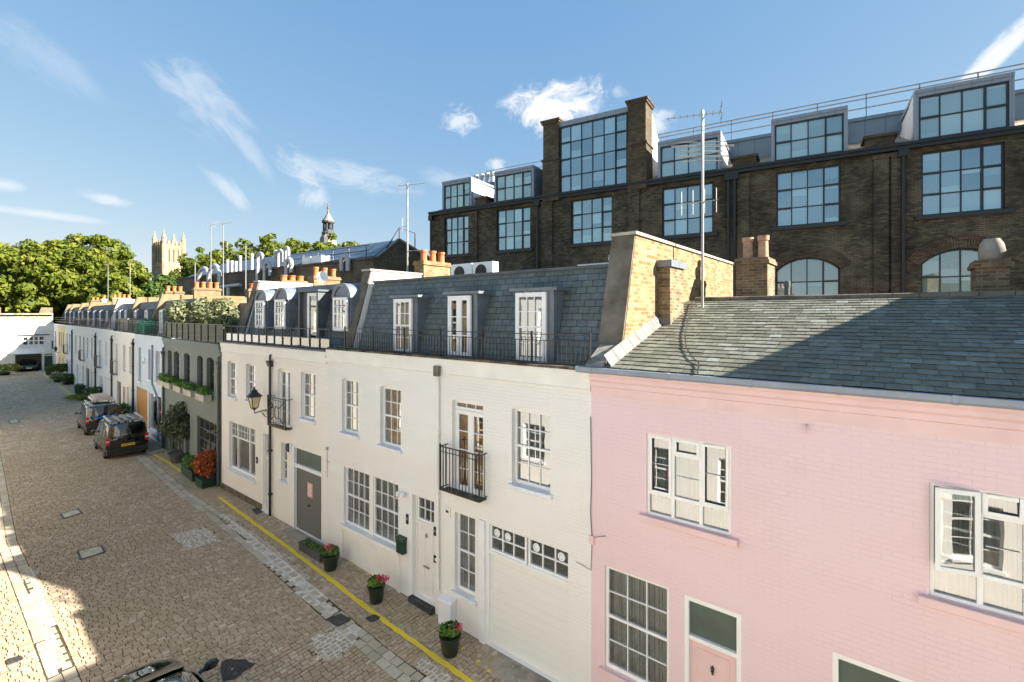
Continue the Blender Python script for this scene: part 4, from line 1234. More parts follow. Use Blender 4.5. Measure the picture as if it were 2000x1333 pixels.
    for z in (6.30, 6.62, 6.92): rl.bar((xa, 0.12, z), (xb, 0.12, z), 0.03, 0.022)
    n = 13
    for k in range(n + 1):
        x = xa + (xb - xa) * k / n
        rl.bar((x, 0.12, 6.22), (x, 0.12, 6.94), 0.03, 0.03)
    rw = rl.build('terrace_railing', M['black'], h)
    gp = MB(); gp.box(xa + .05, xb - .05, 0.135, 0.143, 6.32, 6.60); gp.build('glass_panel', M['glass'], rw)
    # left party wall, white, dark front
    w = MB(); w.prism_x([(0.66, 6.2), (1.42, 8.85), (7.0, 8.85), (7.0, 5.9), (0.66, 5.9)][::-1], x0 + 0.02, x0 + 0.43)
    pw = w.build('party_wall', M['stucco'], h)
    f = MB(); f.prism_x([(0.58, 6.25), (0.655, 6.25), (1.415, 8.87), (1.33, 8.87)][::-1], x0 - .02, x0 + 0.426); f.build('party_wall_front', M['cement'], pw)
    cp = MB(); cp.box(x0 - .02, x0 + .47, 1.3, 7.0, 8.852, 8.91); cp.build('coping', M['coping'], pw)
    chimney(h, x0 + 0.0, x0 + 0.5, 3.9, 5.3, 8.3, 9.30, 3, 'far_brick', pot_h=0.42, pr=0.125)
build_cream_a()

# ------------------------------------------------------------------ pink house
def build_pink():
    h = house(W0, 'pink painted two storey house with low slate roof, at the right of the photo')
    x0, x1, zt = XC, 3.55, 6.27
    O = lambda *a, **k: op_px(W0, *a, **k)
    wa = O(1263, 1428, 846, 1004)
    wb = O(1815, 2115, 942, 1163)
    lw = O(1181, 1307, 1104, 1303)
    dr = O(1337, 1447.7, 1162, 1560); dr.za = gz(-3) + 0.05
    d2 = O(1626, 1850, 1273, 1800); d2.za = gz(-1) + 0.05
    ops = [wa, wb, lw, dr, d2]
    mb = wall_mb(x0, x1, GB, zt, ops, 0.12)
    house_shell(mb, x0, x1, GB, zt - 0.02, 9.3)
    mb.build('wall', M['pink'], h)
    c = MB()
    c.prism_x([(-0.001, 5.83), (-0.02, 5.83), (-0.02, 6.0), (-0.05, 6.02), (-0.05, 6.10), (-0.09, 6.14), (-0.09, 6.20), (-0.12, 6.24), (-0.12, 6.268), (-0.001, 6.268)][::-1], x0 + 0.005, x1 - .005)
    c.build('cornice', M['pink_trim'], h)
    # faint plaster band over the ground floor
    g = MB()
    prof = [(-0.17, 6.275), (-0.20, 6.31), (-0.20, 6.385), (-0.185, 6.39), (-0.01, 6.39), (-0.01, 6.275)]
    g.prism_x(prof[::-1], x0 - 0.25, x1 + .1)
    x = x0
    for xx in (x0 + 0.05, x0 + 1.55, x0 + 2.85, x0 + 4.0, x0 + 5.2, x0 + 6.6):
        g.prism_x([(a * 1.04 - .004, b + (.006 if b > 6.35 else -.006)) for a, b in prof][::-1], xx, xx + 0.06)
    g.build('gutter', M['gutter'], h)
    def casement(o, cols, openleft=False):
        y = 0.03; f = MB(); fw = 0.045
        f.box(o.xa, o.xa + fw, y, y + .07, o.za, o.zb); f.box(o.xb - fw, o.xb, y, y + .07, o.za, o.zb)
        f.box(o.xa + fw, o.xb - fw, y, y + .07, o.za, o.za + fw); f.box(o.xa + fw, o.xb - fw, y, y + .07, o.zb - fw, o.zb)
        zl = o.za + (o.zb - o.za) * 0.27
        xs = [o.xa + fw / 2 + (o.w - fw) * q for q in cols]
        for x in xs[1:-1]: f.box(x - .03, x + .03, y + .002, y + .068, o.za + fw, o.zb - fw)
        f.box(o.xa + fw, o.xb - fw, y + .004, y + .066, zl - .03, zl + .03)
        zu = o.zb - (o.zb - o.za) * 0.21
        f.box(xs[1] + .03, xs[2] - .03, y + .006, y + .064, zu - .03, zu + .03)
        # opening lights: a second, proud frame
        for (a, b, c_, d_) in ((xs[0], xs[1], zl, o.zb - fw / 2), (xs[1], xs[2], zu, o.zb - fw / 2), (xs[2], xs[3], zl, o.zb - fw / 2)):
            if openleft and a == xs[0]: continue
            a += .018; b -= .018; c_ += .012; d_ -= .006; t = .05
            f.box(a, a + t, y - .018, y - .001, c_, d_); f.box(b - t, b, y - .018, y - .001, c_, d_)
            f.box(a + t, b - t, y - .018, y - .001, c_, c_ + t); f.box(a + t, b - t, y - .018, y - .001, d_ - t, d_)
        for (a, b) in ((xs[0], xs[1]), (xs[2], xs[3]), (xs[1], xs[2])):
            if openleft and a == xs[0]: continue
            zz = zl + (( (zu if a == xs[1] else o.zb)) - zl) * np_half[0]
            f.box(a + .05, b - .05, y + .02, y + .03, zz - .006, zz + .006)
        w = f.build('window', M['upvc'], h, bevel=0.004)
        p = MB(); p.poly([(o.xa, y + .045, o.za), (o.xb, y + .045, o.za), (o.xb, y + .045, o.zb), (o.xa, y + .045, o.zb)]); p.build('pane', M['glass_hi'], w, fix=False)
        b = MB()
        n = 60
        pts = [(o.xa - .02 + (o.w + .04) * k / n, 0.18 + .016 * sin(k * 1.7) + .01 * sin(k * .6)) for k in range(n + 1)]
        for k in range(n): b.poly([(pts[k][0], pts[k][1], o.za - .1), (pts[k + 1][0], pts[k + 1][1], o.za - .1), (pts[k + 1][0], pts[k + 1][1], o.zb + .1), (pts[k][0], pts[k][1], o.zb + .1)])
        b.build('curtain', M['net'], w)
        s = MB(); s.box(o.xa - 0.12, o.xb + 0.12, -0.10, 0.10, o.za - 0.12, o.za - .003); s.build('sill', M['pink_trim'], w, bevel=0.01)
        if openleft:
            l = MB(); W_ = xs[1] - xs[0] - .01; t = .055; H0, H1 = zl + .01, o.zb - .02
            a = radians(-16)
            def R(x, yy): return (xs[1] - .0 - (W_ - x) * cos(a), y - .02 + (W_ - x) * sin(a) + yy)
            def rb(x_0, x_1, z_0, z_1):
                A, B = R(x_0, 0), R(x_1, 0); dx, dy = -sin(a) * .045, -cos(a) * .045
                q = [(A[0], A[1]), (B[0], B[1]), (B[0] + dx * 0, B[1] - .045), (A[0], A[1] - .045)]
                lo = [(p_[0], p_[1], z_0) for p_ in q]; hi = [(p_[0], p_[1], z_1) for p_ in q]
                l.poly(lo); l.poly(hi[::-1])
                for k in range(4): l.poly([lo[k], hi[k], hi[(k + 1) % 4], lo[(k + 1) % 4]])
            rb(0, t, H0, H1); rb(W_ - t, W_, H0, H1); rb(t, W_ - t, H0, H0 + t); rb(t, W_ - t, H1 - t, H1)
            lf = l.build('open_casement', M['upvc'], w)
            p = MB(); A, B = R(t, -.02), R(W_ - t, -.02)
            p.poly([(A[0], A[1], H0 + t), (B[0], B[1], H0 + t), (B[0], B[1], H1 - t), (A[0], A[1], H1 - t)]); 
            po = p.build('casement_pane', M['glass_hi'], w, fix=False)
        return w
    np_half = [0.5]
    casement(wa, (0, 0.32, 0.665, 1.0))
    casement(wb, (0, 0.36, 0.68, 1.0), True)
    glazing(h, lw, 0.05, 3, 2, back='net', fw=0.06, bar=0.02, backd=0.14, mat='upvc', glass='glass')
    s = MB(); s.box(lw.xa - .1, lw.xb + .1, -0.09, .1, lw.za - .12, lw.za - .003); s.build('sill', M['pink_trim'], h, bevel=0.01)
    for o, pz, nm in ((dr, 1232, 'front_door'), (d2, None, 'front_door')):
        f = MB(); t = .07
        ztr = W0.hit(1337, 1240)[1] if o is dr else o.zb - 0.5
        f.box(o.xa, o.xa + t, 0.0, .12, o.za, o.zb); f.box(o.xb - t, o.xb, 0.0, .12, o.za, o.zb); f.box(o.xa + t, o.xb - t, .0, .12, o.zb - t, o.zb); f.box(o.xa + t, o.xb - t, .004, .118, ztr - .04, ztr + .03)
        f.build('door_frame', M['upvc'], h)
        gl = MB(); gl.box(o.xa + t, o.xb - t, .07, .08, ztr + .03, o.zb - t); gl.build('transom_panel', M['greenish'], h)
        d = MB(); d.box(o.xa + t, o.xb - t, .07, .11, o.za, ztr - .04)
        a, b = o.xa + t + .12, o.xb - t - .12
        for c0, c1 in ((ztr - 0.95, ztr - .17), (o.za + .15, ztr - 1.1)):
            if c1 - c0 > .1:
                d.box(a, b, .055, .07, c0, c1); d.box(a + .04, b - .04, .048, .055, c0 + .04, c1 - .04)
        dd = d.build(nm, M['pink_door'], h)
        k = MB(); xm = (a + b) / 2; zk = ztr - 0.42
        k.lathe([(0, -.04), (.028, -.03), (.02, .0), (.032, .03), (.008, .07), (0, .075)], (xm, .03, zk), 10); k.box(xm - .012, xm + .012, .02, .05, zk - .08, zk - .04)
        k.build('door_knocker', M['black'], dd, smooth=True)
    px = W0.x(1574.5)
    v = MB(); zz = W0.hit(1574.5, 838)[1]
    v.tube([(px, 0, zz + .05), (px, -.07, zz + .05), (px, -.09, zz + .02), (px, -.09, zz - .06)], .022, 10); v.build('overflow_pipe', M['pink_trim'], h, smooth=True)
    # roof of individual slates
    e0, e1, r0, r1 = -0.10, 6.40, 4.55, 7.76
    rb = MB(); rb.prism_x([(e0 + .02, e1 - .07), (r0, r1 - .05), (9.25, 6.35), (9.25, 6.2), (e0 + .02, 6.2)][::-1], x0 + 0.33, x1 - .003)
    roof = rb.build('roof', M['lead_dark'], h)
    rng = random.Random(21)
    sl = MB()
    L = sqrt((r0 - e0) ** 2 + (r1 - e1) ** 2); dy, dz = (r0 - e0) / L, (r1 - e1) / L
    n = 24; g_ = L / n
    for k in range(n):
        x = x0 + 0.34 - (0.0 if k % 2 else 0.15)
        s0 = k * g_ - 0.02; s1 = s0 + g_ * 1.25
        while x < x1 - .01:
            w = rng.uniform(0.20, 0.29)
            a, b = max(x, x0 + .34), min(x + w - 0.006, x1 - .01)
            if b - a > 0.04:
                lift = 0.018 + rng.uniform(0, .007); sk = rng.uniform(-.006, .006); e = rng.uniform(-.008, .008)
                q = []
                for (xx, ss, ll) in ((a, s0 + e - sk, lift), (b, s0 + e + sk, lift + rng.uniform(-.003, .003)), (b, s1, .002), (a, s1, .002)):
                    q.append((xx, e0 + dy * ss - dz * ll, e1 + dz * ss + dy * ll))
                i = len(sl.v)
                sl.v += q + [(p[0], p[1] + dz * .009, p[2] - dy * .009) for p in q[:2]]
                sl.f += [(i, i + 1, i + 2, i + 3), (i + 4, i + 5, i + 1, i)]; sl.m += [0, 0]
            x += w
    so = sl.build('slates', M['roof_slates'], roof, fix=False)
    rt = MB(); x = x0 + .55
    while x < x1 - .05:
        l = rng.uniform(.42, .5)
        rt.tube([(x, r0 + .02, r1 + .01), (min(x + l, x1 - .02) - .012, r0 + .02, r1 + .01)], .085 + rng.uniform(-.006, .006), 12)
        x += l
    rt.build('ridge_tiles', M['cement'], roof, smooth=True)
    fl = MB()
    n = 9
    for k in range(n):
        s0, s1 = L * .66 * k / n, L * .66 * (k + 1) / n - .01
        p = lambda ss, up: (e0 + dy * ss - dz * up, e1 + dz * ss + dy * up)
        (y0, z0), (y1, z1) = p(s0, .035), p(s1, .035)
        fl.poly([(x0 + .33, y0, z0 + .20), (x0 + .48, y0, z0), (x0 + .48, y1, z1), (x0 + .33, y1, z1 + .20)])
        fl.poly([(x0 + .48, y0, z0), (x0 + .48, y0, z0 - .05), (x0 + .48, y1, z1 - .05), (x0 + .48, y1, z1)])
    fl.box(x0 + .3, x0 + .66, 2.46, 2.545, e1 + dz * 2.55 - .05, e1 + dz * 2.6 + .2)
    fl.build('flashing', M['lead_pale'], roof, fix=True)
    # rear stacks
    chimney(h, W0.x(1437, 5.7), W0.x(1499, 5.7), 5.7, 6.7, 6.0, 8.92, 2, 'old_brick', 'buff_pot', 0.62, 'x', pr=0.13)
    ch = chimney(h, W0.x(1906, 5.7), W0.x(1972, 5.7), 5.7, 6.6, 6.0, 8.55, 0, 'old_brick')
    xm = W0.x(1940, 5.9)
    cw = MB(); cw.lathe([(.17, 0), (.21, .06), (.22, .2), (.19, .36), (.13, .47), (.12, .44), (.15, .3)], (xm, 6.1, 8.55), 16); cw.build('chimney_cowl', M['stone'], ch, smooth=True)
    xf = W0.x(1537, 5.2)
    fl = MB(); fl.tube([(xf, 5.2, 6.9), (xf, 5.2, 8.1)], .06, 12); fl.tube([(xf, 5.2, 8.1), (xf, 5.2, 8.22)], .08, 12); fl.build('flue_pipe', M['lead_dark'], h, smooth=True)
    # bed of cable down the slates
    cb = MB(); pts = []
    for (px_, py_) in ((1352, 592), (1345, 620), (1338, 655), (1340, 680), (1352, 700), (1366, 712), (1363, 732)):
        t_, k_ = (px_ - CX) / F, (HY - py_) / F
        r_ = Vector((t_ * C_ - S_, C_ + t_ * S_, k_)); nn = Vector((0, -dz, dy))
        d_ = (Vector((0, 8.3 + e0, e1 + .03)) - Vector((0, 0, ZC))).dot(nn) / r_.dot(nn)
        q = r_ * d_; pts.append((q.x, q.y - 8.3 - dz * .02, q.z + ZC + dy * .02))
    cb.tube(pts, .011, 6); cb.build('roof_cable', M['black'], h)
build_pink()

# ------------------------------------------------------------------ next house to the right, taller; its mansard and party wall shade the pink roof
def build_right():
    h = house(W0, 'white house with slate mansard just beyond the right edge, next to the pink house')
    x0, x1, zt = 3.56, 11.5, 6.3
    ops = [Op(5, 6, 3.6, 5.3), Op(8, 9, 3.6, 5.3), Op(5, 6.1, .9, 2.5), Op(8, 10.2, 0, 2.4)]
    mb = wall_mb(x0, x1, GB, zt, ops, 0.15); house_shell(mb, x0, x1, GB, zt - .04, 9.3); mb.build('wall', M['white_brick'], h)
    for o in ops[:3]: glazing(h, o, .1, 3, 2, sill=.08, dep=.15)
    g = MB(); g.box(8, 10.2, .1, .14, 0, 2.4); g.build('garage_door', M['cream_slats'], h)
    parapet_band(h, x0, x1, zt, 'cream_trim')
    r = MB(); r.prism_x([(.72, 6.27), (1.5, 9.2), (9.25, 9.2), (9.25, 6), (.9, 6)][::-1], x0 + .46, x1); r.build('mansard_roof', M['slate'], h)
    w = MB(); w.prism_x([(.60, 6.25), (1.65, 9.72), (9.3, 9.72), (9.3, 5.9), (.6, 5.9)][::-1], x0 + .005, x0 + .45); w.build('party_wall', M['yellow_brick'], h)
build_right()
# ------------------------------------------------------------------ the row beyond, turning with the lane (frame W1, x runs negative away from us)
def build_grey():
    h = house(W1, 'dark grey house with five narrow arched windows and hedges in window boxes')
    x0, x1, zt = W1.x(320), -0.03, 6.10
    O = lambda *a, **k: op_px(W1, *a, **k)
    ws = [O(327.5, 335.5, 684, 737, rise=.1), O(339.5, 349.5, 686, 741, rise=.1), O(359.5, 370.5, 690, 749, rise=.1), O(385, 396, 693, 755, rise=.1), O(403.5, 418, 697, 761, rise=.1)]
    zb = sum(o.za for o in ws) / 5; ztp = sum(o.zb for o in ws) / 5
    for o in ws: o.za, o.zb = zb, ztp
    d1 = O(331, 358, 795, 870); d1.za = .05; d1.zb = 2.55
    d2 = O(362, 371, 800, 880); d2.za = .05; d2.zb = 2.5
    ga = O(385, 425, 808, 930); ga.za = .03; ga.zb = 2.62
    mb = wall_mb(x0, x1, GB, zt, ws + [d1, d2, ga], .22); house_shell(mb, x0, x1, GB, zt - .05, 9.3)
    mb.build('wall', M['grey_brick'], h)
    for o in ws: glazing(h, o, .16, 2, 2, 'sash', mat='frame_dark', back='dim', fw=.045, dep=.22)
    f = glazing(h, d1, .12, 4, 4, 'fixed', mat='grey_door', back='blind', name='garage_window', fw=.08)
    g = MB(); g.box(d2.xa, d2.xb, .12, .17, d2.za, d2.zb - .5); d = g.build('front_door', M['grey_door'], h)
    k = MB(); k.box(d2.xb - .2, d2.xb - .15, .08, .12, .95, 1.1); k.build('handle', M['brass'], d)
    glazing(h, Op(d2.xa, d2.xb, d2.zb - .48, d2.zb), .12, 2, 1, 'fixed', mat='grey_door', name='transom_window')
    glazing(h, ga, .10, 4, 5, 'fixed', mat='grey_door', back='dim', name='garage_door', fw=.10, bar=.05)
    c = MB(); c.box(x0, x1, -.10, -.001, zt - .16, zt + .02); c.box(x0, x1, -.05, -.001, zt - .34, zt - .162); c.build('cornice', M['grey_brick'], h)
    downpipe(h, x1 - .10, 0, 5.2, 'grey_door', .06); downpipe(h, x0 + .12, 0, 5.2, 'grey_door', .06)
    t = MB(); t.box(x0 + .02, x1 - .02, .002, 9.2, zt - .2, zt - .06); t.build('terrace_floor', M['lead_dark'], h)
    rl = MB()
    for z in (zt + .05, zt + .86): rl.bar((x0 + .05, .1, z), (x1 - .05, .1, z), .035, .03)
    n = 9
    for k in range(n + 1):
        x = x0 + .05 + (x1 - x0 - .1) * k / n
        rl.bar((x, .1, zt), (x, .1, zt + .87), .03, .03)
    rw = rl.build('terrace_railing', M['black'], h)
    gp = MB(); gp.box(x0 + .06, x1 - .06, .115, .123, zt + .07, zt + .84); gp.build('glass_panel', M['glass'], rw)
    r = MB(); r.prism_x([(3.2, 6.02), (3.75, 8.1), (9.25, 8.2), (9.25, 5.95), (3.3, 5.95)][::-1], x0 + .5, x1 - .01); roof = r.build('mansard_roof', M['lead_dark'], h)
    w = MB(); w.prism_x([(1.2, 6.0), (2.0, 8.45), (9.2, 8.45), (9.2, 5.9), (1.2, 5.9)][::-1], x0 + .03, x0 + .48); w.build('party_wall', M['far_brick'], h)
    chimney(h, x0 + .0, x0 + .62, 4.2, 6.9, 8.2, 9.0, 4, 'far_brick', pot_h=.34, pr=.2)
    chimney(h, x1 - 4.6, x1 - 3.9, 4.2, 5.6, 7.9, 9.3, 3, 'far_brick', pot_h=.3, pr=.17)
build_grey()

def build_blue():
    h = house(W1, 'pale blue house with varnished timber doors and a large shopfront pane, behind the black vans')
    x0, x1, zt = W1.x(264.5), W1.x(320) - .01, 6.12
    O = lambda *a, **k: op_px(W1, *a, **k)
    ws = [O(270.5, 276, 676, 740), O(289.7, 296, 679, 729), O(304, 312, 681, 732)]
    for o in ws: o.zb = 5.3; o.za = 3.5
    ws[0].za = 3.15
    ti = O(266.5, 288, 760, 835); ti.za = .02; ti.zb = 2.75
    sh = O(290.5, 315, 768, 839); sh.za = .45; sh.zb = 2.7
    mb = wall_mb(x0, x1, GB, zt, ws + [ti, sh], .2); house_shell(mb, x0, x1, GB, zt - .05, 9.3); mb.build('wall', M['blue_brick'], h)
    for o in ws: glazing(h, o, .14, 2, 2, sill=.08, dep=.2)
    t = MB(); t.box(ti.xa, ti.xb, .06, .12, ti.za, ti.zb); t.build('timber_doors', M['timber'], h)
    glazing(h, sh, .08, 1, 1, 'fixed', back='greenish', name='shop_window', fw=.07, glass='glass_hi', sill=.06)
    xd = W1.x(299)
    p = MB(); p.tube([(xd, -.06, 5.6), (xd, -.06, 3.3), (xd + 1.5, -.06, 2.5), (xd + 1.5, -.06, .1)], .05, 8); p.build('downpipe', M['gutter'], h)
    c = MB(); c.box(x0, x1, -.04, -.001, zt - .2, zt + .02); c.build('cornice', M['blue_brick'], h)
    roof_top(h, x0, x1, zt, 2, wall='far_brick', pots=4)
def roof_top(h, x0, x1, zt, nwin, wall='far_brick', pots=3, chim='far_brick', top=8.35, rail='bars', mat='slate_far'):
    """mansard with flush windows, a sloping-fronted party wall, stack and terrace rail for the far houses"""
    r = MB(); r.prism_x([(1.0, zt - .1), (1.6, top), (9.2, top + .05), (9.2, zt - .2), (1.0, zt - .2)][::-1], x0 + .42, x1 - .01); roof = r.build('mansard_roof', M[mat], h)
    W_ = x1 - x0 - .6
    for k in range(nwin):
        xm = x0 + .5 + W_ * (k + .5) / nwin
        d = MB(); d.box(xm - .42, xm + .42, .98, 1.6, zt - .05, zt + 1.65); dm = d.build('dormer', M['lead'], h)
        glazing(dm, Op(xm - .32, xm + .32, zt + .1, zt + 1.55), .90, 2, 2, fw=.07, backd=.06, back='dim')
    w = MB(); w.prism_x([(.55, zt - .1), (1.45, top + .42), (8.5, top + .42), (8.5, zt - .2), (.55, zt - .2)][::-1], x0 + .02, x0 + .41); pw = w.build('party_wall', M[wall], h)
    f = MB(); f.prism_x([(.49, zt - .1), (.545, zt - .1), (1.445, top + .44), (1.38, top + .44)][::-1], x0 - .01, x0 + .405); f.build('party_wall_front', M['cement'], pw)
    if pots: chimney(h, x0 - .05, x0 + .5, 3.2, 3.2 + .42 * pots, top, top + .95, pots, chim, pot_h=.42, pr=.14)
    rl = MB()
    if rail == 'bars': railing(rl, x0 + .1, x1 - .1, .12, zt, zt + .85, .32, 1.6, .014)
    else:
        for z in (zt + .3, zt + .6, zt + .85): rl.bar((x0 + .1, .12, z), (x1 - .1, .12, z), .03, .03)
    rl.build('terrace_railing', M['black'], h)
build_blue()

def far_house(label, pa, pb, zt, mat, wins, lows, pipe=None, bal=None, **kw):
    h = house(W1, label)
    x0, x1 = W1.x(pa), W1.x(pb) - .01
    ops, low = [], []
    for a, b in wins: ops.append(Op(W1.x(a), W1.x(b), 3.45, 5.25))
    if bal is not None: ops[bal].za = 3.0
    for a, b, za, zb, kind in lows: low.append((Op(W1.x(a), W1.x(b), za, zb), kind))
    mb = wall_mb(x0, x1, GB, zt, ops + [o for o, _ in low], .18); house_shell(mb, x0, x1, GB, zt - .05, 9.3); mb.build('wall', M[mat], h)
    for o in ops: glazing(h, o, .12, 2, 2, sill=.08, dep=.18, fw=.05)
    if bal is not None:
        o = ops[bal]; balcony(h, o.xa - .15, o.xb + .15, 3.0, 3.95, .3, 'plain')
    for o, kind in low:
        if kind == 'win': glazing(h, o, .12, 2, 2, sill=.08, dep=.18)
        else:
            d = MB(); d.box(o.xa, o.xb, .1, .15, o.za, o.zb); dd = d.build('garage_door' if kind.startswith('g') else 'front_door', M[kind[1:] if kind[0] in 'gd' and kind[1:] in M else 'paleboards'], h)
            k = MB(); k.box(o.xb - .2, o.xb - .16, .06, .1, .95, 1.08); k.build('handle', M['black'], dd)
    if pipe: downpipe(h, W1.x(pipe), 0, 5.4, 'black', .06)
    c = MB(); c.box(x0, x1, -.04, -.001, zt - .12, zt + .02); c.build('cornice', M['stucco'], h)
    roof_top(h, x0, x1, zt, **kw)
far_house('off white house with tall dark door and iron balcony, next to the pale blue house', 221.5, 264.5, 6.15, 'offwhite_brick', [(226, 230), (240.5, 245.5), (252.5, 257)], [(228, 236.5, .1, 2.5, 'dgrey_door'), (240, 244.5, .05, 2.3, 'dtimber'), (248, 258.5, .05, 2.4, 'gpaleboards')], 262, 0, nwin=2, pots=3)
far_house('bright white house with white panelled doors, second left of the pale blue house', 189.5, 221.5, 6.2, 'white_brick', [(193.5, 197.5), (205.5, 209.5), (214.5, 218)], [(194, 200.5, .9, 2.3, 'win'), (203, 207.5, .05, 2.4, 'dpaleboards'), (210, 218, .05, 2.4, 'gpaleboards')], 220, 0, nwin=3, pots=0, wall='stucco')
far_house('wide off white house with brown garage door, third left of the pale blue house', 143, 189.5, 6.2, 'offwhite_brick', [(147, 149.5), (155, 158), (162, 165), (169.5, 172), (178, 181)], [(150, 154.5, .05, 2.3, 'dpaleboards'), (161, 163.5, .8, 2.4, 'win'), (168, 174.5, .05, 2.4, 'gmid_brick'), (178, 180.5, .8, 2.3, 'win')], 188, 2, nwin=4, pots=4, chim='red_brick')
far_house('narrow white house with dark downpipe beside the yellow house', 128, 143, 6.2, 'white_brick', [(130, 132.3), (135, 137.6)], [(130, 132.5, .05, 2.3, 'dgrey_door'), (135, 140, .05, 2.3, 'gpaleboards')], 142, 0, nwin=2, pots=1, rail='plain', chim='stucco')
far_house('small yellow painted house near the end of the lane', 112.5, 128, 6.2, 'yellow_paint', [(115.5, 117.2), (119, 120.6), (123, 124.8)], [(116, 119, .05, 2.2, 'dpaleboards'), (122, 125.5, .05, 2.2, 'gpaleboards')], None, None, nwin=2, pots=2, rail='plain')
far_house('narrow pale house last in the row, against the white end building', 104.5, 112.5, 6.2, 'white_brick', [(107.5, 109.5)], [(107, 110, .05, 2.2, 'dpaleboards')], None, 0, nwin=1, pots=0, rail='plain')

# ------------------------------------------------------------------ end building across the lane
XE = W1.x(104.5)
pe = W1.world(XE, 0)
W2 = Plane(pe.x, pe.y, radians(90) - BEND)
def build_end():
    h = W2.empty('end_house'); tag(h, 'wide white house closing the end of the lane, with a carport and dark green door', 'house')
    x0, x1, zt = W2.x(-160), 0.0, 6.45
    O = lambda *a, **k: op_px(W2, *a, **k)
    wi = O(43, 88, 657.5, 676)
    cp = O(30, 82, 693, 732); cp.za = .02
    dr = O(86.5, 102.5, 691, 727); dr.za = .02
    lf = O(-60, 20, 694, 732); lf.za = .02
    mb = wall_mb(x0, x1, GB, zt, [wi, cp, dr, lf], .0); 
    mb.build('wall', M['stucco'], h)
    sh = MB(); house_shell(sh, x0, x1, GB, zt, 8); sh.build('side_wall', M['stucco'], h)
    c = MB()
    c.box(cp.xa, cp.xb, 4.4, 4.5, 0, cp.zb); c.box(cp.xa - .1, cp.xa - .001, .01, 5, 0, cp.zb); c.box(cp.xb + .001, cp.xb + .1, .01, 5, 0, cp.zb); c.box(cp.xa - .1, cp.xb + .1, .01, 5, cp.zb + .002, cp.zb + .1)
    c.build('carport', M['stucco'], h)
    ln = MB(); ln.box(cp.xb - .35, cp.xb - .1, 2.0, 2.1, .9, 2.3); ln.build('carport_door', M['red_brick'], h)
    glazing(h, wi, .05, 4, 2, 'fixed', fw=.12, bar=.16, back='dim')
    l = MB(); l.box(wi.xa - .35, wi.xb + .45, -.18, -.001, wi.zb + .1, wi.zb + .22); l.build('window_hood', M['lead_dark'], h)
    b = MB(); b.prism_x([(-.55, cp.zb + .02), (-.55, cp.zb + .12), (-.01, cp.zb + .75), (-.01, cp.zb + .02)][::-1], cp.xa - .3, cp.xb + .2)
    b.build('canopy', M['stucco'], h)
    d = MB(); d.box(dr.xa, dr.xb, .02, .1, dr.za, dr.zb - .35); dd = d.build('front_door', M['green_door'], h)
    glazing(h, Op(dr.xa, dr.xb, dr.zb - .33, dr.zb), .02, 4, 1, 'fixed', name='fanlight', fw=.04)
    g = MB(); g.box(lf.xa, lf.xb, .25, .3, lf.za, lf.zb); g.build('garage_door', M['cream_slats'], h)
    for pxx in (24, 29): pass
    p = MB(); p.box(W2.x(20.5), W2.x(29), -.25, -.001, 0, cp.zb + .05); p.build('pier', M['stucco'], h)
    r = MB(); r.box(x0, x1, .6, 7.9, zt - .02, zt + .95); r.box(x0, x1, .2, 7.9, zt + .952, zt + 1.12); r.build('roof_storey', M['stone'], h)
    w = MB(); w.prism_y([(W2.x(70), zt + .0), (0, zt + .0), (0, zt + 1.9), (W2.x(82), zt + 1.9)], .9, 1.4); w.build('party_wall', M['old_brick'], h)
    w = MB(); w.prism_y([(x0 + .5, zt), (W2.x(4), zt), (W2.x(4), zt + 1.9), (x0 + .5, zt + 1.9)], 3.9, 4.4); w.build('chimney', M['far_brick'], h)
build_end()

# ------------------------------------------------------------------ houses on our side of the lane: seen only mirrored in windows, they throw sun back
def build_opposite():
    spec = [(12, 3, 'cream', 'opp_stucco', 8.6), (3, -5.5, 'white', 'stucco', 8.4), (-5.5, -14, 'white', 'opp_stucco', 8.5), (-14, -23, 'brick', 'far_brick', 8.4), (-23, -34, 'cream painted', 'offwhite_brick', 8.3), (-34, -46, 'white painted', 'white_brick', 8.3)]
    for k, (xa, xb, nm, mt, zt) in enumerate(spec):
        b0 = bend((xa + xb) / 2)
        h = empty('mews_house', (xa, -0.45 + bend(xa), 0), pi - (BEND if xb < -23 else 0.0))
        tag(h, ['cream stucco house directly behind the viewer', 'white stucco house on the near side, directly below the viewer', 'cream stucco house on the near side, left of the viewer', 'stock brick house on the near side farther along', 'cream painted house on the near side by the bend', 'white painted house on the near side beyond the bend'][k], 'house', 'houses on the near side of the lane')
        L = (xa - xb) / (cos(BEND) if xb < -23 else 1)
        ops = []
        n = 3
        for q in range(n):
            x = L * (q + .5) / n
            ops += [Op(x - .5, x + .5, 3.5, 5.3), Op(x - .6, x + .6, .3 if q == 1 else .9, 2.5), Op(x - .45, x + .45, 6.2, 7.7)]
        mb = wall_mb(0, L, GB, zt, ops, .15); house_shell(mb, 0, L, GB, zt - .04, 7); mb.poly([(0, 0, zt), (L, 0, zt), (L, 7, zt), (0, 7, zt)]); mb.build('wall', M[mt], h)
        for o in ops: glazing(h, o, .1, 2, 2, sill=.08, dep=.15, back='net')
        c = MB(); c.box(0.01, L - .01, -.12, -.001, zt - .25, zt + .05); c.build('cornice', M['stucco'], h)
        rl = MB(); railing(rl, .2, L - .2, .2, zt, zt + .9, .2); rl.build('terrace_railing', M['white'], h)
build_opposite()

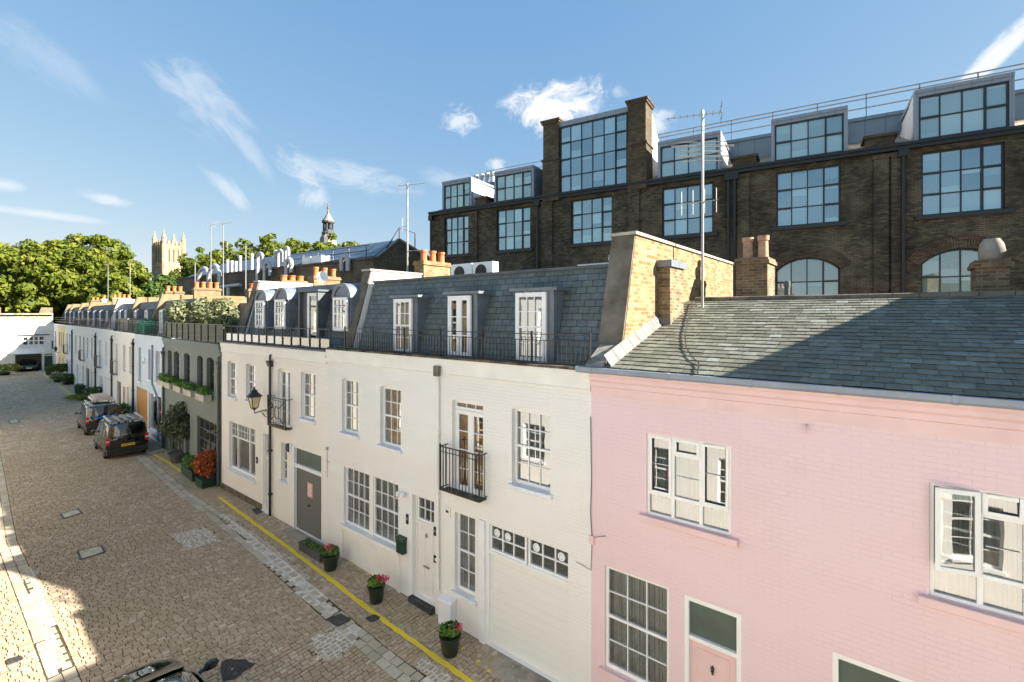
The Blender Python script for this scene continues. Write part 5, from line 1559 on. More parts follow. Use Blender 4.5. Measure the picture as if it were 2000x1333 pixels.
# ------------------------------------------------------------------ warehouse
def build_warehouse():
    h = WW.empty('warehouse'); tag(h, 'long dark brick warehouse with big gridded studio windows and glazed roof dormers', 'warehouse')
    X = lambda px, n=0.0: WW.x(px, n)
    zg = (WW.hit(864, 420)[1] + WW.hit(1261, 356)[1] + WW.hit(1506, 326)[1] + WW.hit(2000, 260)[1]) / 4
    x0, x1 = X(843.5), X(2000) + 14
    O = lambda a, b, t, bt, **k: op_px(WW, a, b, t, bt, **k)
    wins = [O(867.8, 915, 426, 500), O(969.5, 1035.4, 411, 491), O(1115, 1195.4, 392, 478.5), O(1293, 1392.9, 368.5, 463), O(1516, 1642, 337, 444.5), O(1799.5, 1963.4, 297, 422.5)]
    ztop = sum(o.zb for o in wins) / 6; zbot = sum(o.za for o in wins) / 6
    for o in wins: o.zb = min(o.zb, zg - .28)
    arch = [O(1515, 1641, 506, 640), O(1799, 1963, 489, 640)]
    for o in arch:
        o.rise = .55; o.zb -= .55; o.za = 5.6
    extra = Op(X(2000) + 4, X(2000) + 8, zbot, ztop)
    mb = wall_mb(x0, x1, -.7, zg, wins + arch + [extra], .30)
    house_shell(mb, x0, x1, -.7, zg - .02, 16)
    mb.build('wall', M['ware_brick'], h)
    def studio(par, o, cols, rows, y, glass='ware_glass', name='studio_window', fw=.07, bar=.045, skip=None, dep=.3):
        xa, xb, za, zb = o.xa, o.xb, o.za, o.zb + o.rise
        f = MB(); T = .08
        f.box(xa, xa + fw, y, y + T, za, zb); f.box(xb - fw, xb, y, y + T, za, zb); f.box(xa + fw, xb - fw, y, y + T, za, za + fw); f.box(xa + fw, xb - fw, y, y + T, o.zb - (0 if o.rise else fw), zb) if not o.rise else None
        if o.rise:
            lp = o.loop()[2:]
            for k in range(len(lp) - 1): f.bar((lp[k][0], y + T / 2, lp[k][1] - fw / 2), (lp[k + 1][0], y + T / 2, lp[k + 1][1] - fw / 2), T, fw)
        for k in range(1, cols):
            x = xa + (xb - xa) * k / cols; f.box(x - bar / 2, x + bar / 2, y + .004, y + T - .01, za + fw, zb - .05)
        hh = (zb - za)
        for k in range(1, rows):
            z = za + hh * k / rows; f.box(xa + fw, xb - fw, y + .008, y + T - .014, z - bar / 2, z + bar / 2)
        # thicker opening lights at one side
        f.box(xb - (xb - xa) / cols - bar * .8, xb - (xb - xa) / cols + bar * .8, y - .02, y + .004, za + fw, zb - .08)
        for k in range(1, rows):
            z = za + hh * k / rows; f.box(xb - (xb - xa) / cols, xb - .02, y - .02, y + .007, z - bar * .9, z + bar * .9); f.box(xa + .02, xa + (xb - xa) / cols, y - .02, y + .007, z - bar * .9, z + bar * .9)
        w = f.build(name, M['frame_dark'], par)
        p = MB(); rng = random.Random(int(xa * 100))
        for i in range(cols):
            for j in range(rows):
                a, b = xa + (xb - xa) * i / cols, xa + (xb - xa) * (i + 1) / cols
                c, d = za + hh * j / rows, za + hh * (j + 1) / rows
                e = [rng.uniform(-.006, .006) for _ in range(3)]
                cut = [c + .004, d - .004] if rng.random() < .5 else [c + .004, c + (d - c) * rng.choice((.3, .45, .6, .8)), d - .004]
                for q0, q1 in zip(cut, cut[1:]):
                    if q0 > c + .01: q0 += .003
                    p.poly([(a + .004, y + .05 + e[0], q0), (b - .004, y + .05 + e[1], q0), (b - .004, y + .05 + e[1] + e[2], q1), (a + .004, y + .05 + e[0] + e[2], q1)])
        p.build('panes', M[glass], w, fix=False)
        return w
    for o in wins:
        studio(h, o, 4, 3, .12)
        s = MB(); s.box(o.xa - .2, o.xb + .2, -.14, .12, o.za - .16, o.za - .005); s.build('sill', M['frame_dark'], h)
    for o in arch:
        studio(h, o, 4, 4, .16, 'ware_glass_low')
        lp = o.loop(14)[2:]
        a = MB(); cx = (o.xa + o.xb) / 2; hw = o.w / 2; R = (hw * hw + o.rise ** 2) / (2 * o.rise); cz = o.zb + o.rise - R
        a0 = math.asin(hw / R) + .06
        for k in range(40):
            q0, q1 = -a0 + 2 * a0 * k / 40 + .004, -a0 + 2 * a0 * (k + 1) / 40 - .004
            P_ = [(cx + r_ * sin(q), cz + r_ * cos(q)) for q, r_ in ((q0, R + .01), (q1, R + .01), (q1, R + .48), (q0, R + .48))]
            a.poly([(u, -.035, z) for u, z in P_]);
            for i in range(4): a.poly([(P_[i][0], -.035, P_[i][1]), (P_[i][0], 0.0, P_[i][1]), (P_[(i + 1) % 4][0], 0.0, P_[(i + 1) % 4][1]), (P_[(i + 1) % 4][0], -.035, P_[(i + 1) % 4][1])])
        a.build('brick_arch', M['ware_pier'], h)
    # pilasters
    for a, b in ((917, 934), (1058, 1080), (1228, 1250), (1421, 1432), (1440, 1464), (1706, 1735), (1740, 1763), (2010, 2050)):
        pil = MB()
        pil.box(X(a), X(b), -.14, -.001, -.5, zg - .35)
        pil.box(X(a) - .06, X(b) + .06, -.19, -.001, zg - .348, zg - .18)
        pil.build('pilaster', M['ware_brick'], h)
    # string course and eaves gutter
    g = MB(); g.box(x0 - .1, x1, -.22, -.001, zg - .10, zg + .05); g.box(x0 - .1, x1, -.30, -.0, zg + .052, zg + .16); g.build('gutter', M['black'], h)
    for px in (1053, 1424, 1436, 1762, 846):
        dp = MB()
        dp.tube([(X(px), -.24, 5), (X(px), -.24, zg - .1)], .07, 8); dp.box(X(px) - .16, X(px) + .16, -.34, -.14, zg - .42, zg - .1)
        dp.build('downpipe', M['black'], h)
    # roof: pitched slate, zinc band and walkway rail
    y1, z1 = 3.6, zg + 1.55
    r = MB(); r.prism_x([(-.1, zg + .165), (y1, z1), (y1, z1 + 1.0), (y1 + 6, z1 + 1.6), (15.9, z1 - .5), (15.9, zg - .3), (-.1, zg + .06)][::-1], x0 + .02, x1 - .02)
    roof = r.build('roof', M['tan_roof'], h)
    b = MB(); b.box(x0 + .1, x1 - .1, y1 - .05, y1 + .3, z1 - .12, z1 + 1.02); b.box(x0 + .05, x1 - .05, y1 - .16, y1 + .35, z1 + 1.022, z1 + 1.18); b.build('zinc_band', M['zinc_band'], roof)
    rl = MB(); zt = z1 + 1.18
    for z in (zt + .95, zt + .5, zt + 1.15): rl.bar((X(1250), y1 + .1, z), (x1, y1 + .1, z), .05, .05)
    x = X(1250)
    while x < x1: rl.bar((x, y1 + .1, zt - .05), (x, y1 + .1, zt + 1.15), .05, .05); x += 2.0
    for z in (zt + .5, zt + .9): rl.bar((x0 + 2, y1 + .1, z), (X(1060), y1 + .1, z), .04, .04)
    rl.build('walkway_railing', M['steel'], h)
    # dormers
    def dormer(pa, pb, ytop_px, cols, rows, y=-.05, cheek='zinc_white', run=3.3, top=None):
        xa, xb = X(pa, y), X(pb, y)
        z0 = zg + .17
        z1_ = WW.hit(pa, ytop_px, y)[1] if top is None else top
        d = MB()
        yb = y + run
        d.poly([(xa, y + .1, z0), (xa, y + .1, z1_), (xa, yb, z1_ - .1), (xa, yb, z0 + .9)], 1); d.poly([(xb, y + .1, z0), (xb, y + .1, z1_), (xb, yb, z1_ - .1), (xb, yb, z0 + .9)], 1)
        d.box(xa - .04, xb + .04, y - .04, yb + .05, z1_, z1_ + .14, 0)
        d.box(xa - .04, xa + .10, y, y + .2, z0, z1_ - .002, 0); d.box(xb - .10, xb + .04, y, y + .2, z0, z1_ - .002, 0); d.box(xa + .102, xb - .102, y + .002, y + .2, z1_ - .14, z1_ - .003, 0)
        # side cheek leans back: outer skin
        for x, e in ((xa - .045, -1), (xb + .045, 1)):
            q = [(x, y + .2, z0 - .1), (x, y + .2, z1_), (x, y + .35, z1_), (x, yb + .4, z0 + 1.35), (x, yb + .4, z0 + .6)]
            d.poly(q if e > 0 else q[::-1], 1)
        dm = d.build('roof_dormer', [M['zinc'], M[cheek]], h)
        studio(dm, Op(xa + .10, xb - .10, z0 + .04, z1_ - .145), cols, rows, y + .04, 'ware_glass_pale', fw=.07)
    dormer(864.6, 919.8, 360, 4, 2)
    dormer(966, 1041, 341, 4, 2, cheek='zinc_band')
    dormer(1286, 1406, 283, 4, 2)
    dormer(1508, 1653.7, 240, 4, 2)
    dormer(1788, 1979, 184, 4, 2)
    # tall central window between chimney piers
    za = WW.hit(1090, 246, -.2)[1]
    xa, xb = X(1091, -.2), X(1225, -.2)
    d = MB(); d.box(xa, xb, -.1, 4.5, za - .05, za + .22); d.box(xa, xb, .3, 4.5, zg + .2, za - .05); dm = d.build('roof_dormer', M['zinc'], h)
    studio(dm, Op(xa + .02, xb - .02, zg + .17, za - .06), 6, 4, -.06, fw=.08)
    for a, b, pt in ((1059.5, 1090.6, 238), (1225.4, 1262, 198)):
        p = MB(); q0, q1 = X(a, -.25), X(b, -.25); zt = WW.hit(a, pt, -.25)[1]; zm = zg + (zt - zg) * .47
        p.box(q0, q1, -.25, 1.0, zg - .2, zm); p.box(q0 - .06, q1 + .06, -.31, 1.05, zm, zm + .12); p.box(q0 + .03, q1 - .03, -.22, 1.0, zm + .12, zt - .22); p.box(q0 - .05, q1 + .05, -.3, 1.06, zt - .22, zt - .1); p.box(q0 - .1, q1 + .1, -.35, 1.1, zt - .1, zt)
        p.build('chimney_pier', M['ware_pier'], h)
    c = MB(); q1 = X(1262, -.25)
    c.prism_x([(1.06, zg + .15), (1.06, za + .1), (3.9, zg + 1.9), (3.9, zg + .6)][::-1], q1 - .2, q1 - .06); c.build('white_cheek', M['zinc_white'], h)
    # low capped stacks at the eaves
    for a, b, pt in ((1430, 1476, 311), (1691, 1749, 268), (928, 948, 392)):
        p = MB(); q0, q1 = X(a), X(b); zt = zg + .75
        p.box(q0, q1, .1, 1.0, zg + .1, zt - .12); p.box(q0 - .1, q1 + .1, 0.02, 1.1, zt - .12, zt); p.box(q0 - .3, q1 + .2, -.1, 1.2, zg + .17, zg + .22)
        p.build('eaves_stack', M['ware_pier'], h)
    v = MB()
    for k in range(4): v.lathe([(.14, 0), (.14, .7), (.2, .72), (.2, .95), (.05, 1.0)], (X(930, 4) + k * .5, 4.0, z1 + 1.1), 10)
    v.build('roof_vent', M['flue'], h)
build_warehouse()

# ------------------------------------------------------------------ long brown brick building with solar roof
def build_works():
    p0 = Vector((-31.3, 22.2))
    P = Plane(p0.x, p0.y, radians(3.0))
    h = P.empty('workshop_building'); tag(h, 'long low brown brick building with a solar panelled roof and pale metal flues', 'workshop')
    xl = P.x(345); zt = 11.75
    band = [Op(P.x(a), P.x(b), 8.2, 9.3) for a, b in ((627, 652), (655, 700), (538, 560), (575, 600))]
    mb = wall_mb(xl, 0, -.7, zt, band, .25)
    mb.poly([(0, 0, -.7), (0, 0, zt), (0, 2.5, zt + 1.7), (0, 8.5, zt - .4), (0, 8.5, -.7)])
    mb.poly([(xl, 0, -.7), (xl, 0, zt), (xl, 8.5, zt), (xl, 8.5, -.7)])
    mb.build('wall', M['mid_brick'], h)
    for o in band: glazing(h, o, .12, 6, 2, 'fixed', mat='frame_dark', glass='ware_glass_low', back=None, fw=.06, bar=.04)
    c = MB(); c.box(xl - .1, .05, -.12, .2, zt - .05, zt + .1); c.box(xl, 0.02, -.10, -.001, zt - 1.75, zt - 1.6); c.build('parapet', M['cement'], h)
    r = MB(); XR = P.x(395)
    r.poly([(P.x(355), .3, zt + .1), (0, .3, zt + .1), (0, 2.5, zt + 1.72), (XR, 2.5, zt + 1.72)]); r.poly([(XR, 2.5, zt + 1.72), (0, 2.5, zt + 1.72), (0, 8.5, zt - .38), (XR, 8.5, zt - .38)]); r.poly([(P.x(355), .3, zt + .1), (XR, 2.5, zt + 1.72), (XR, 8.5, zt - .38), (P.x(350), 8.5, zt - .38)])
    ro = r.build('roof', M['zinc_band'], h)
    n = Vector((0, -1.62, 2.2)).normalized()
    pv = MB()
    N, R_ = 16, 4
    for j in range(R_):
        for k in range(N):
            s0, s1 = (j + .03) / R_, (j + .97) / R_
            def pt(kk, s):
                xa = P.x(362) + (XR + .6 - P.x(362)) * s; x = xa + (-.4 - xa) * kk / N
                return (x, .40 + 2.05 * s + n.y * .06, zt + .174 + 1.51 * s + n.z * .06)
            pv.poly([pt(k + .015, s0), pt(k + .985, s0), pt(k + .985, s1), pt(k + .015, s1)])
    pv.build('solar_panels', M['pv'], ro, fix=False)
    vg = MB(); vg.bar((.03, .3, zt + .12), (.03, 2.5, zt + 1.8), .18, .14); vg.bar((.03, 2.5, zt + 1.8), (.03, 8.5, zt - .3), .18, .14); vg.build('verge', M['steel'], ro)
    gr = MB()
    for z in (zt + .7, zt + 1.15): gr.bar((P.x(560), .35, z), (-1, .35, z), .05, .05)
    x = P.x(560)
    while x < -1: gr.bar((x, .35, zt + .1), (x, .35, zt + 1.15), .05, .05); x += 2.2
    gr.bar((.1, 1.2, zt + .9), (.1, 2.5, zt + 2.7), .06, .06); gr.bar((.1, 2.5, zt + 2.7), (.1, 4.2, zt + 2.5), .06, .06); gr.bar((.1, 2.5, zt + 1.7), (.1, 2.5, zt + 2.7), .06, .06); gr.bar((.1, 4.2, zt + 1.2), (.1, 4.2, zt + 2.5), .06, .06)
    gr.build('roof_railing', M['black'], h)
    for a, b in ((596, 612), (614, 634)):
        sk = MB(); sk.box(P.x(a, .6), P.x(b, .6), .3, 1.2, zt + .1, zt + .8); sk.build('rooflight_box', M['upvc'], h)
    # flues: straight ones behind the parapet, bent ones out of the wall
    for px, tp in ((444, 508), (452.5, 509.5), (460.5, 510.5), (469, 500), (492, 496), (538, 489)):
        x = P.x(px, .2); z = P.hit(px, tp, .2)[1]
        f = MB(); f.tube([(x, .2, zt - 1.0), (x, .2, z)], .15, 10); f.tube([(x, .2, z - .3), (x, .2, z)], .18, 10); f.build('flue', M['flue'], h, smooth=True)
    def bent(px, y, z0, z1, dx, r=.3, dy=0.0):
        x = P.x(px, y); f = MB()
        arc = [(x + dx * .5 * (1 - cos(q)), y + dy * (1 - cos(q)) / 2, z1 + abs(dx) * .5 * sin(q)) for q in [pi * k / 8 for k in range(9)]]
        f.tube([(x, y, z0)] + arc + [(arc[-1][0], arc[-1][1], z1 - .8)], r, 10); f.build('flue', M['flue'], h, smooth=True)
    bent(388, -.4, 6, P.hit(388, 549)[1], 2.6, .22); bent(408, -.5, 6, P.hit(408, 545)[1], 2.6, .22); bent(503, -.4, 7, P.hit(503, 508)[1], 1.0, .17); bent(517, -.4, 8, P.hit(517, 525)[1], 1.0, .17)
    bent(560, -.4, 7, P.hit(560, 518)[1], .8, .2); bent(556.5, .3, zt - .5, P.hit(556.5, 489)[1], .6, .15); bent(543, .3, zt - .5, P.hit(543, 495)[1], .7, .14); bent(668, -.3, zt - .8, P.hit(672, 512)[1], .8, .2)
    f = MB(); f.tube([(P.x(424, -.6), -.6, 10.3), (P.x(470, -.6), -.6, 10.4)], .18, 10); f.tube([(P.x(447, -.6), -.6, 10.2), (P.x(447, -.6), -.6, 6.0)], .22, 10); f.build('flue', M['flue'], h, smooth=True)
build_works()

# ------------------------------------------------------------------ church tower and cupola
def at(px, py, d):
    t, k = (px - CX) / F, (HY - py) / F
    return Vector((d * (t * C_ - S_), d * (C_ + t * S_), ZC + d * k))
def build_tower():
    d = 150.0; b = at(330, 600, d); w = 8.3
    zt = at(330, 481, d).z; zm = at(330, 520, d).z
    h = empty('church_tower', (b.x, b.y, 0), radians(10)); tag(h, 'honey stone church tower with four corner pinnacles rising above the trees', 'church tower'); h.scale = (.68, .68, 1)
    s = w / 2
    m = MB(); m.box(-s, s, -s, s, -1, zt); m.box(-s - .3, s + .3, -s - .3, s + .3, zm - .5, zm); m.box(-s - .25, s + .25, -s - .25, s + .25, zt - .9, zt - .5)
    m.build('shaft', M['tower_stone'], h)
    c = MB(); n = 5
    for k in range(n):
        a, e = -s + w * k / n, -s + w * (k + .55) / n
        for q in (-s, s - .5): c.box(a, e, q, q + .5, zt, zt + 1.2); c.box(q, q + .5, a + .01, e + .01, zt + .003, zt + 1.19)
    c.build('battlements', M['tower_stone'], h)
    for sx in (-1, 1):
        for sy in (-1, 1):
            p = MB(); x, y = sx * (s - .1), sy * (s - .1); top = zt + 4.0
            p.lathe([(1.0, -1), (1.0, zt - .2), (.85, zt), (.85, zt + 1.9), (1.0, zt + 2.0), (1.0, zt + 2.2), (.72, zt + 2.4), (.12, top), (.25, top + .2), (0, top + .6)], (x, y, 0), 8, a0=pi / 8)
            p.build('pinnacle', M['tower_stone'], h)
    for face in range(4):
        for k in (-1, 0, 1):
            l = MB(); o = k * 1.9
            a, e, q0, q1 = o - .38, o + .38, s + .004, s + .03
            z0, z1 = zm + 1.0, zt - 1.6
            pts = [(a, z0), (e, z0), (e, z1), (o, z1 + .7), (a, z1)]
            l.prism_y(pts, -q1, -q0)
            ob = l.build('belfry_louvre', M['tower_dark'], h); ob.rotation_euler = (0, 0, face * pi / 2)
    cl = MB(); cl.box(-s - .06, -s - .0, -1.3, 1.3, zm - 5.2, zm - 2.4); cl.build('clock_panel', M['tower_blue'], h)
    cl = MB(); cl.box(-1.3, 1.3, -s - .06, -s, zm - 5.2, zm - 2.4); cl.build('clock_panel', M['tower_blue'], h)
build_tower()
def build_cupola():
    d = 120.0; b = at(641, 470, d); sc = d / F
    Z = lambda py: at(641, py, d).z
    h = empty('cupola', (b.x, b.y, 0)); tag(h, 'small ornate lead cupola with gilt finial poking above the trees', 'cupola')
    m = MB(); m.lathe([(2.0, -1), (2.0, Z(474)), (1.9, Z(466)), (1.5, Z(460))], (0, 0, 0), 12); m.build('drum', M['cup_white'], h)
    m = MB(); m.lathe([(1.5, Z(461)), (1.55, Z(455)), (1.3, Z(453)), (1.25, Z(450)), (.7, Z(449.8)), (.7, Z(438.2)), (1.2, Z(438)), (1.5, Z(436)), (1.5, Z(433))], (0, 0, 0), 12)
    for k in range(8):
        a = 2 * pi * k / 8; x, y = 1.15 * cos(a), 1.15 * sin(a)
        m.lathe([(.2, Z(451)), (.16, Z(438))], (x, y, 0), 6)
    m.build('lantern_stage', M['cup_lead'], h)
    m = MB(); m.lathe([(1.55, Z(433)), (1.3, Z(430)), (.9, Z(426)), (.55, Z(421)), (.35, Z(418))], (0, 0, 0), 12); m.build('dome', M['cup_white'], h, smooth=True)
    m = MB(); m.lathe([(.35, Z(418)), (.22, Z(413)), (.16, Z(409)), (.3, Z(408)), (.32, Z(405)), (.1, Z(403)), (.05, Z(398))], (0, 0, 0), 10); m.box(-.35, .35, -.05, .05, Z(400.5), Z(399.8)); m.build('finial', M['gold'], h)
build_cupola()

# ------------------------------------------------------------------ trees
def leaf_cloud(mb, lumps, n, size, rng, flat=0.25, inner=0.35):
    """leaf faces spread through lumps (centre, radii): dense towards the outside, gaps between"""
    tot = sum(l[1][0] * l[1][1] + l[1][0] * l[1][2] for l in lumps)
    for c, r in lumps:
        k = int(n * (r[0] * r[1] + r[0] * r[2]) / tot)
        for _ in range(k):
            while True:
                v = Vector((rng.uniform(-1, 1), rng.uniform(-1, 1), rng.uniform(-1, 1)))
                if 0.05 < v.length < 1: break
            q = v.length ** inner
            v = v.normalized() * q * rng.uniform(0.86, 1.10)
            p = Vector((c[0] + v.x * r[0], c[1] + v.y * r[1], c[2] + v.z * r[2]))
            nrm = (v + Vector((rng.uniform(-1, 1), rng.uniform(-1, 1), rng.uniform(-.4, 1.2)))).normalized()
            a = nrm.orthogonal().normalized()
            a = (Matrix.Rotation(rng.uniform(0, 2 * pi), 3, nrm) @ a)
            b = nrm.cross(a)
            s = size * rng.choice((.5, .7, .9, 1.1, 1.6))
            f = rng.uniform(.45, .75)
            i = len(mb.v)
            mb.v += [tuple(p - a * s * .5), tuple(p + b * s * f * .5), tuple(p + a * s * .5 + nrm * s * .12), tuple(p - b * s * f * .5)]
            mb.f.append((i, i + 1, i + 2, i + 3)); mb.m.append(0)

def limbs(mb, base, top_r, h, rng, crown, n=7):
    trunk_top = Vector((base[0], base[1], h * .45))
    mb.tube([(base[0], base[1], base[2] - .3), (base[0] + .02 * h, base[1], h * .22), tuple(trunk_top)], [top_r * 1.5, top_r, top_r * .7], 8)
    for c, r in crown[:n]:
        mid = trunk_top.lerp(Vector(c), .55) + Vector((rng.uniform(-.05, .05) * h, rng.uniform(-.05, .05) * h, -.02 * h))
        mb.tube([tuple(trunk_top - Vector((0, 0, h * .06))), tuple(mid), tuple(Vector(c))], [top_r * .45, top_r * .28, top_r * .08], 5)

def tree(pxc, pyt, d, rx_px, label, mat='leaf', n=9000, leaf=.6, seed=1, low=.22, nl=11, group='trees beyond the houses'):
    rng = random.Random(seed)
    b = at(pxc, 615, d); top = at(pxc, pyt, d).z; R = rx_px / F * d
    e = empty('tree', (b.x, b.y, 0)); tag(e, label, 'tree', group)
    H = top; zc = H * (low + 1) / 2; rz = H * (1 - low) / 2
    lumps = [((0, 0, zc), (R * .62, R * .62, rz * .72))]
    for k in range(nl):
        a = 2 * pi * (k * .618 + rng.uniform(-.04, .04)); zz = -0.75 + 1.62 * (k + .5) / nl
        q = sqrt(max(.05, 1 - zz * zz)) * .72
        r = R * rng.uniform(.30, .46)
        lumps.append(((cos(a) * R * q, sin(a) * R * q, zc + zz * rz * .80), (r, r, r * rng.uniform(.6, .85))))
    for k in range(int(nl * 3)):
        a = rng.uniform(0, 2 * pi); zz = rng.uniform(-.6, .98); q = sqrt(1 - zz * zz) * rng.uniform(.86, 1.06)
        r = R * rng.uniform(.08, .20)
        lumps.append(((cos(a) * R * q, sin(a) * R * q, zc + zz * rz * .9), (r, r, r * .7)))
    m = MB(); leaf_cloud(m, lumps, n, leaf, rng)
    mz = sorted(v[2] for v in m.v)[-40]
    m.v = [(x, y, z * H / mz) for x, y, z in m.v]
    m.build('crown', M[mat], e, fix=False)
    t = MB(); limbs(t, (0, 0, 0), max(.25, H * .022), H, rng, lumps); t.build('trunk', M['trunk'], e, smooth=True)
    return e
tree(-55, 482, 104, 95, 'broad green tree at the far left edge, cut by the picture frame', n=14000, leaf=.8, seed=2)
tree(66, 468, 92, 88, 'tall bright green tree, second from the left edge', n=16000, leaf=.8, seed=3)
tree(168, 458, 98, 92, 'tallest bright green tree, left of the church tower behind the far chimneys', n=17000, leaf=.8, seed=4)
tree(232, 510, 88, 52, 'smaller rounded green tree, just left of the church tower', n=9000, leaf=.7, seed=5)
tree(28, 560, 96, 62, 'low dark green tree in front of the tall ones, at the left', 'leaf_dark', n=9000, leaf=.7, seed=6)
tree(125, 552, 97, 60, 'low dark green tree right above the white end building', 'leaf_dark', n=9000, leaf=.7, seed=7)
tree(306, 536, 92, 46, 'dark green tree at the foot of the church tower', 'leaf_dark', n=9000, leaf=.7, seed=8)
tree(388, 486, 130, 42, 'pale green tree just right of the church tower', n=6000, leaf=.8, seed=9)
tree(468, 472, 112, 72, 'wide green tree showing above the solar roof, left part', n=9000, leaf=.8, seed=10)
tree(550, 458, 112, 58, 'taller green tree showing above the solar roof, right of the wide one', n=9000, leaf=.8, seed=12)
tree(660, 461, 105, 56, 'green tree at the foot of the cupola', n=8000, leaf=.8, seed=13)
tree(616, 474, 110, 36, 'small green tree between the cupola and the taller trees', n=5000, leaf=.8, seed=14)
# ------------------------------------------------------------------ vehicles
def loft_body(st, K, mb, cap=True, m=0):
    """st: list of (x, [(y, z) x K]) half sections, mirrored into a closed body"""
    rings = []
    for x, sec in st:
        i = len(mb.v)
        full = [(x, y, z) for y, z in sec] + [(x, -y, z) for y, z in reversed(sec)]
        mb.v += full; rings.append((i, len(full)))
    for (a, n), (b, _) in zip(rings, rings[1:]):
        for k in range(n):
            mb.f.append((a + k, a + (k + 1) % n, b + (k + 1) % n, b + k)); mb.m.append(m)
    if cap:
        a, n = rings[0]; mb.f.append(tuple(a + k for k in range(n))); mb.m.append(m)
        a, n = rings[-1]; mb.f.append(tuple(a + k for k in reversed(range(n)))); mb.m.append(m)
def sec_at(st, x, k):
    for (xa, sa), (xb, sb) in zip(st, st[1:]):
        if xa <= x <= xb:
            t = (x - xa) / (xb - xa) if xb > xa else 0
            return Vector((x, sa[k][0] + (sb[k][0] - sa[k][0]) * t, sa[k][1] + (sb[k][1] - sa[k][1]) * t))
    return Vector((x, *st[-1][1][k]))
def side_patch(st, k0, k1, xs0, xs1, s0, s1, off, side, n=6, mb=None):
    """a panel lying just proud of the body side between section points k0 and k1"""
    mb = mb or MB()
    def P(x, s):
        p = sec_at(st, x, k0).lerp(sec_at(st, x, k1), s); return Vector((p.x, (p.y + off) * side, p.z + off * .2))
    for i in range(n):
        a, b = xs0[0] + (xs0[1] - xs0[0]) * i / n, xs0[0] + (xs0[1] - xs0[0]) * (i + 1) / n
        c, d = xs1[0] + (xs1[1] - xs1[0]) * i / n, xs1[0] + (xs1[1] - xs1[0]) * (i + 1) / n
        mb.poly([P(a, s0), P(b, s0), P(d, s1), P(c, s1)])
    return mb
def wheel(par, x, y, r=.31, w=.2):
    t = MB(); n = 20
    prof = [(r * .62, -w / 2), (r * .93, -w / 2), (r, -w * .3), (r, w * .3), (r * .93, w / 2), (r * .62, w / 2)]
    rings = []
    for rr, yy in prof:
        i = len(t.v); t.v += [(x + rr * cos(2 * pi * q / n), y + yy, r + rr * sin(2 * pi * q / n)) for q in range(n)]; rings.append(i)
    for a, b in zip(rings, rings[1:]):
        for q in range(n): t.f.append((a + q, a + (q + 1) % n, b + (q + 1) % n, b + q)); t.m.append(0)
    wh = t.build('wheel', M['tyre'], par, smooth=True)
    s = 1 if y > 0 else -1
    rm = MB(); i = len(rm.v)
    rm.v += [(x + r * .62 * cos(2 * pi * q / n), y + s * w * .36, r + r * .62 * sin(2 * pi * q / n)) for q in range(n)]; rm.f.append(tuple(range(n))); rm.m.append(0)
    for q in range(5):
        a = 2 * pi * q / 5; rm.bar((x, y + s * w * .42, r), (x + r * .58 * cos(a), y + s * w * .42, r + r * .58 * sin(a)), .05, .03)
    rm.build('rim', M['rim'], wh)
VAN = []
for x, zb, w, zm, zbelt, wt, zt, zc in ((0.0, .42, .80, .60, 1.02, .70, 1.66, 1.72), (.05, .30, .87, .62, 1.05, .74, 1.72, 1.80), (.30, .24, .90, .62, 1.06, .76, 1.75, 1.83), (2.2, .24, .91, .62, 1.05, .76, 1.76, 1.84), (2.55, .24, .91, .62, 1.04, .74, 1.70, 1.77), (3.15, .24, .90, .62, 1.02, .74, 1.16, 1.20), (3.8, .26, .86, .60, .90, .70, .98, 1.02), (4.05, .32, .78, .55, .72, .60, .80, .84), (4.15, .38, .70, .50, .62, .50, .66, .68)):
    VAN.append((x, [(w * .92, zb), (w, zm), (w * .985, zbelt), (wt, zt), (wt * .72, zc), (0.0001, zc + .015)]))
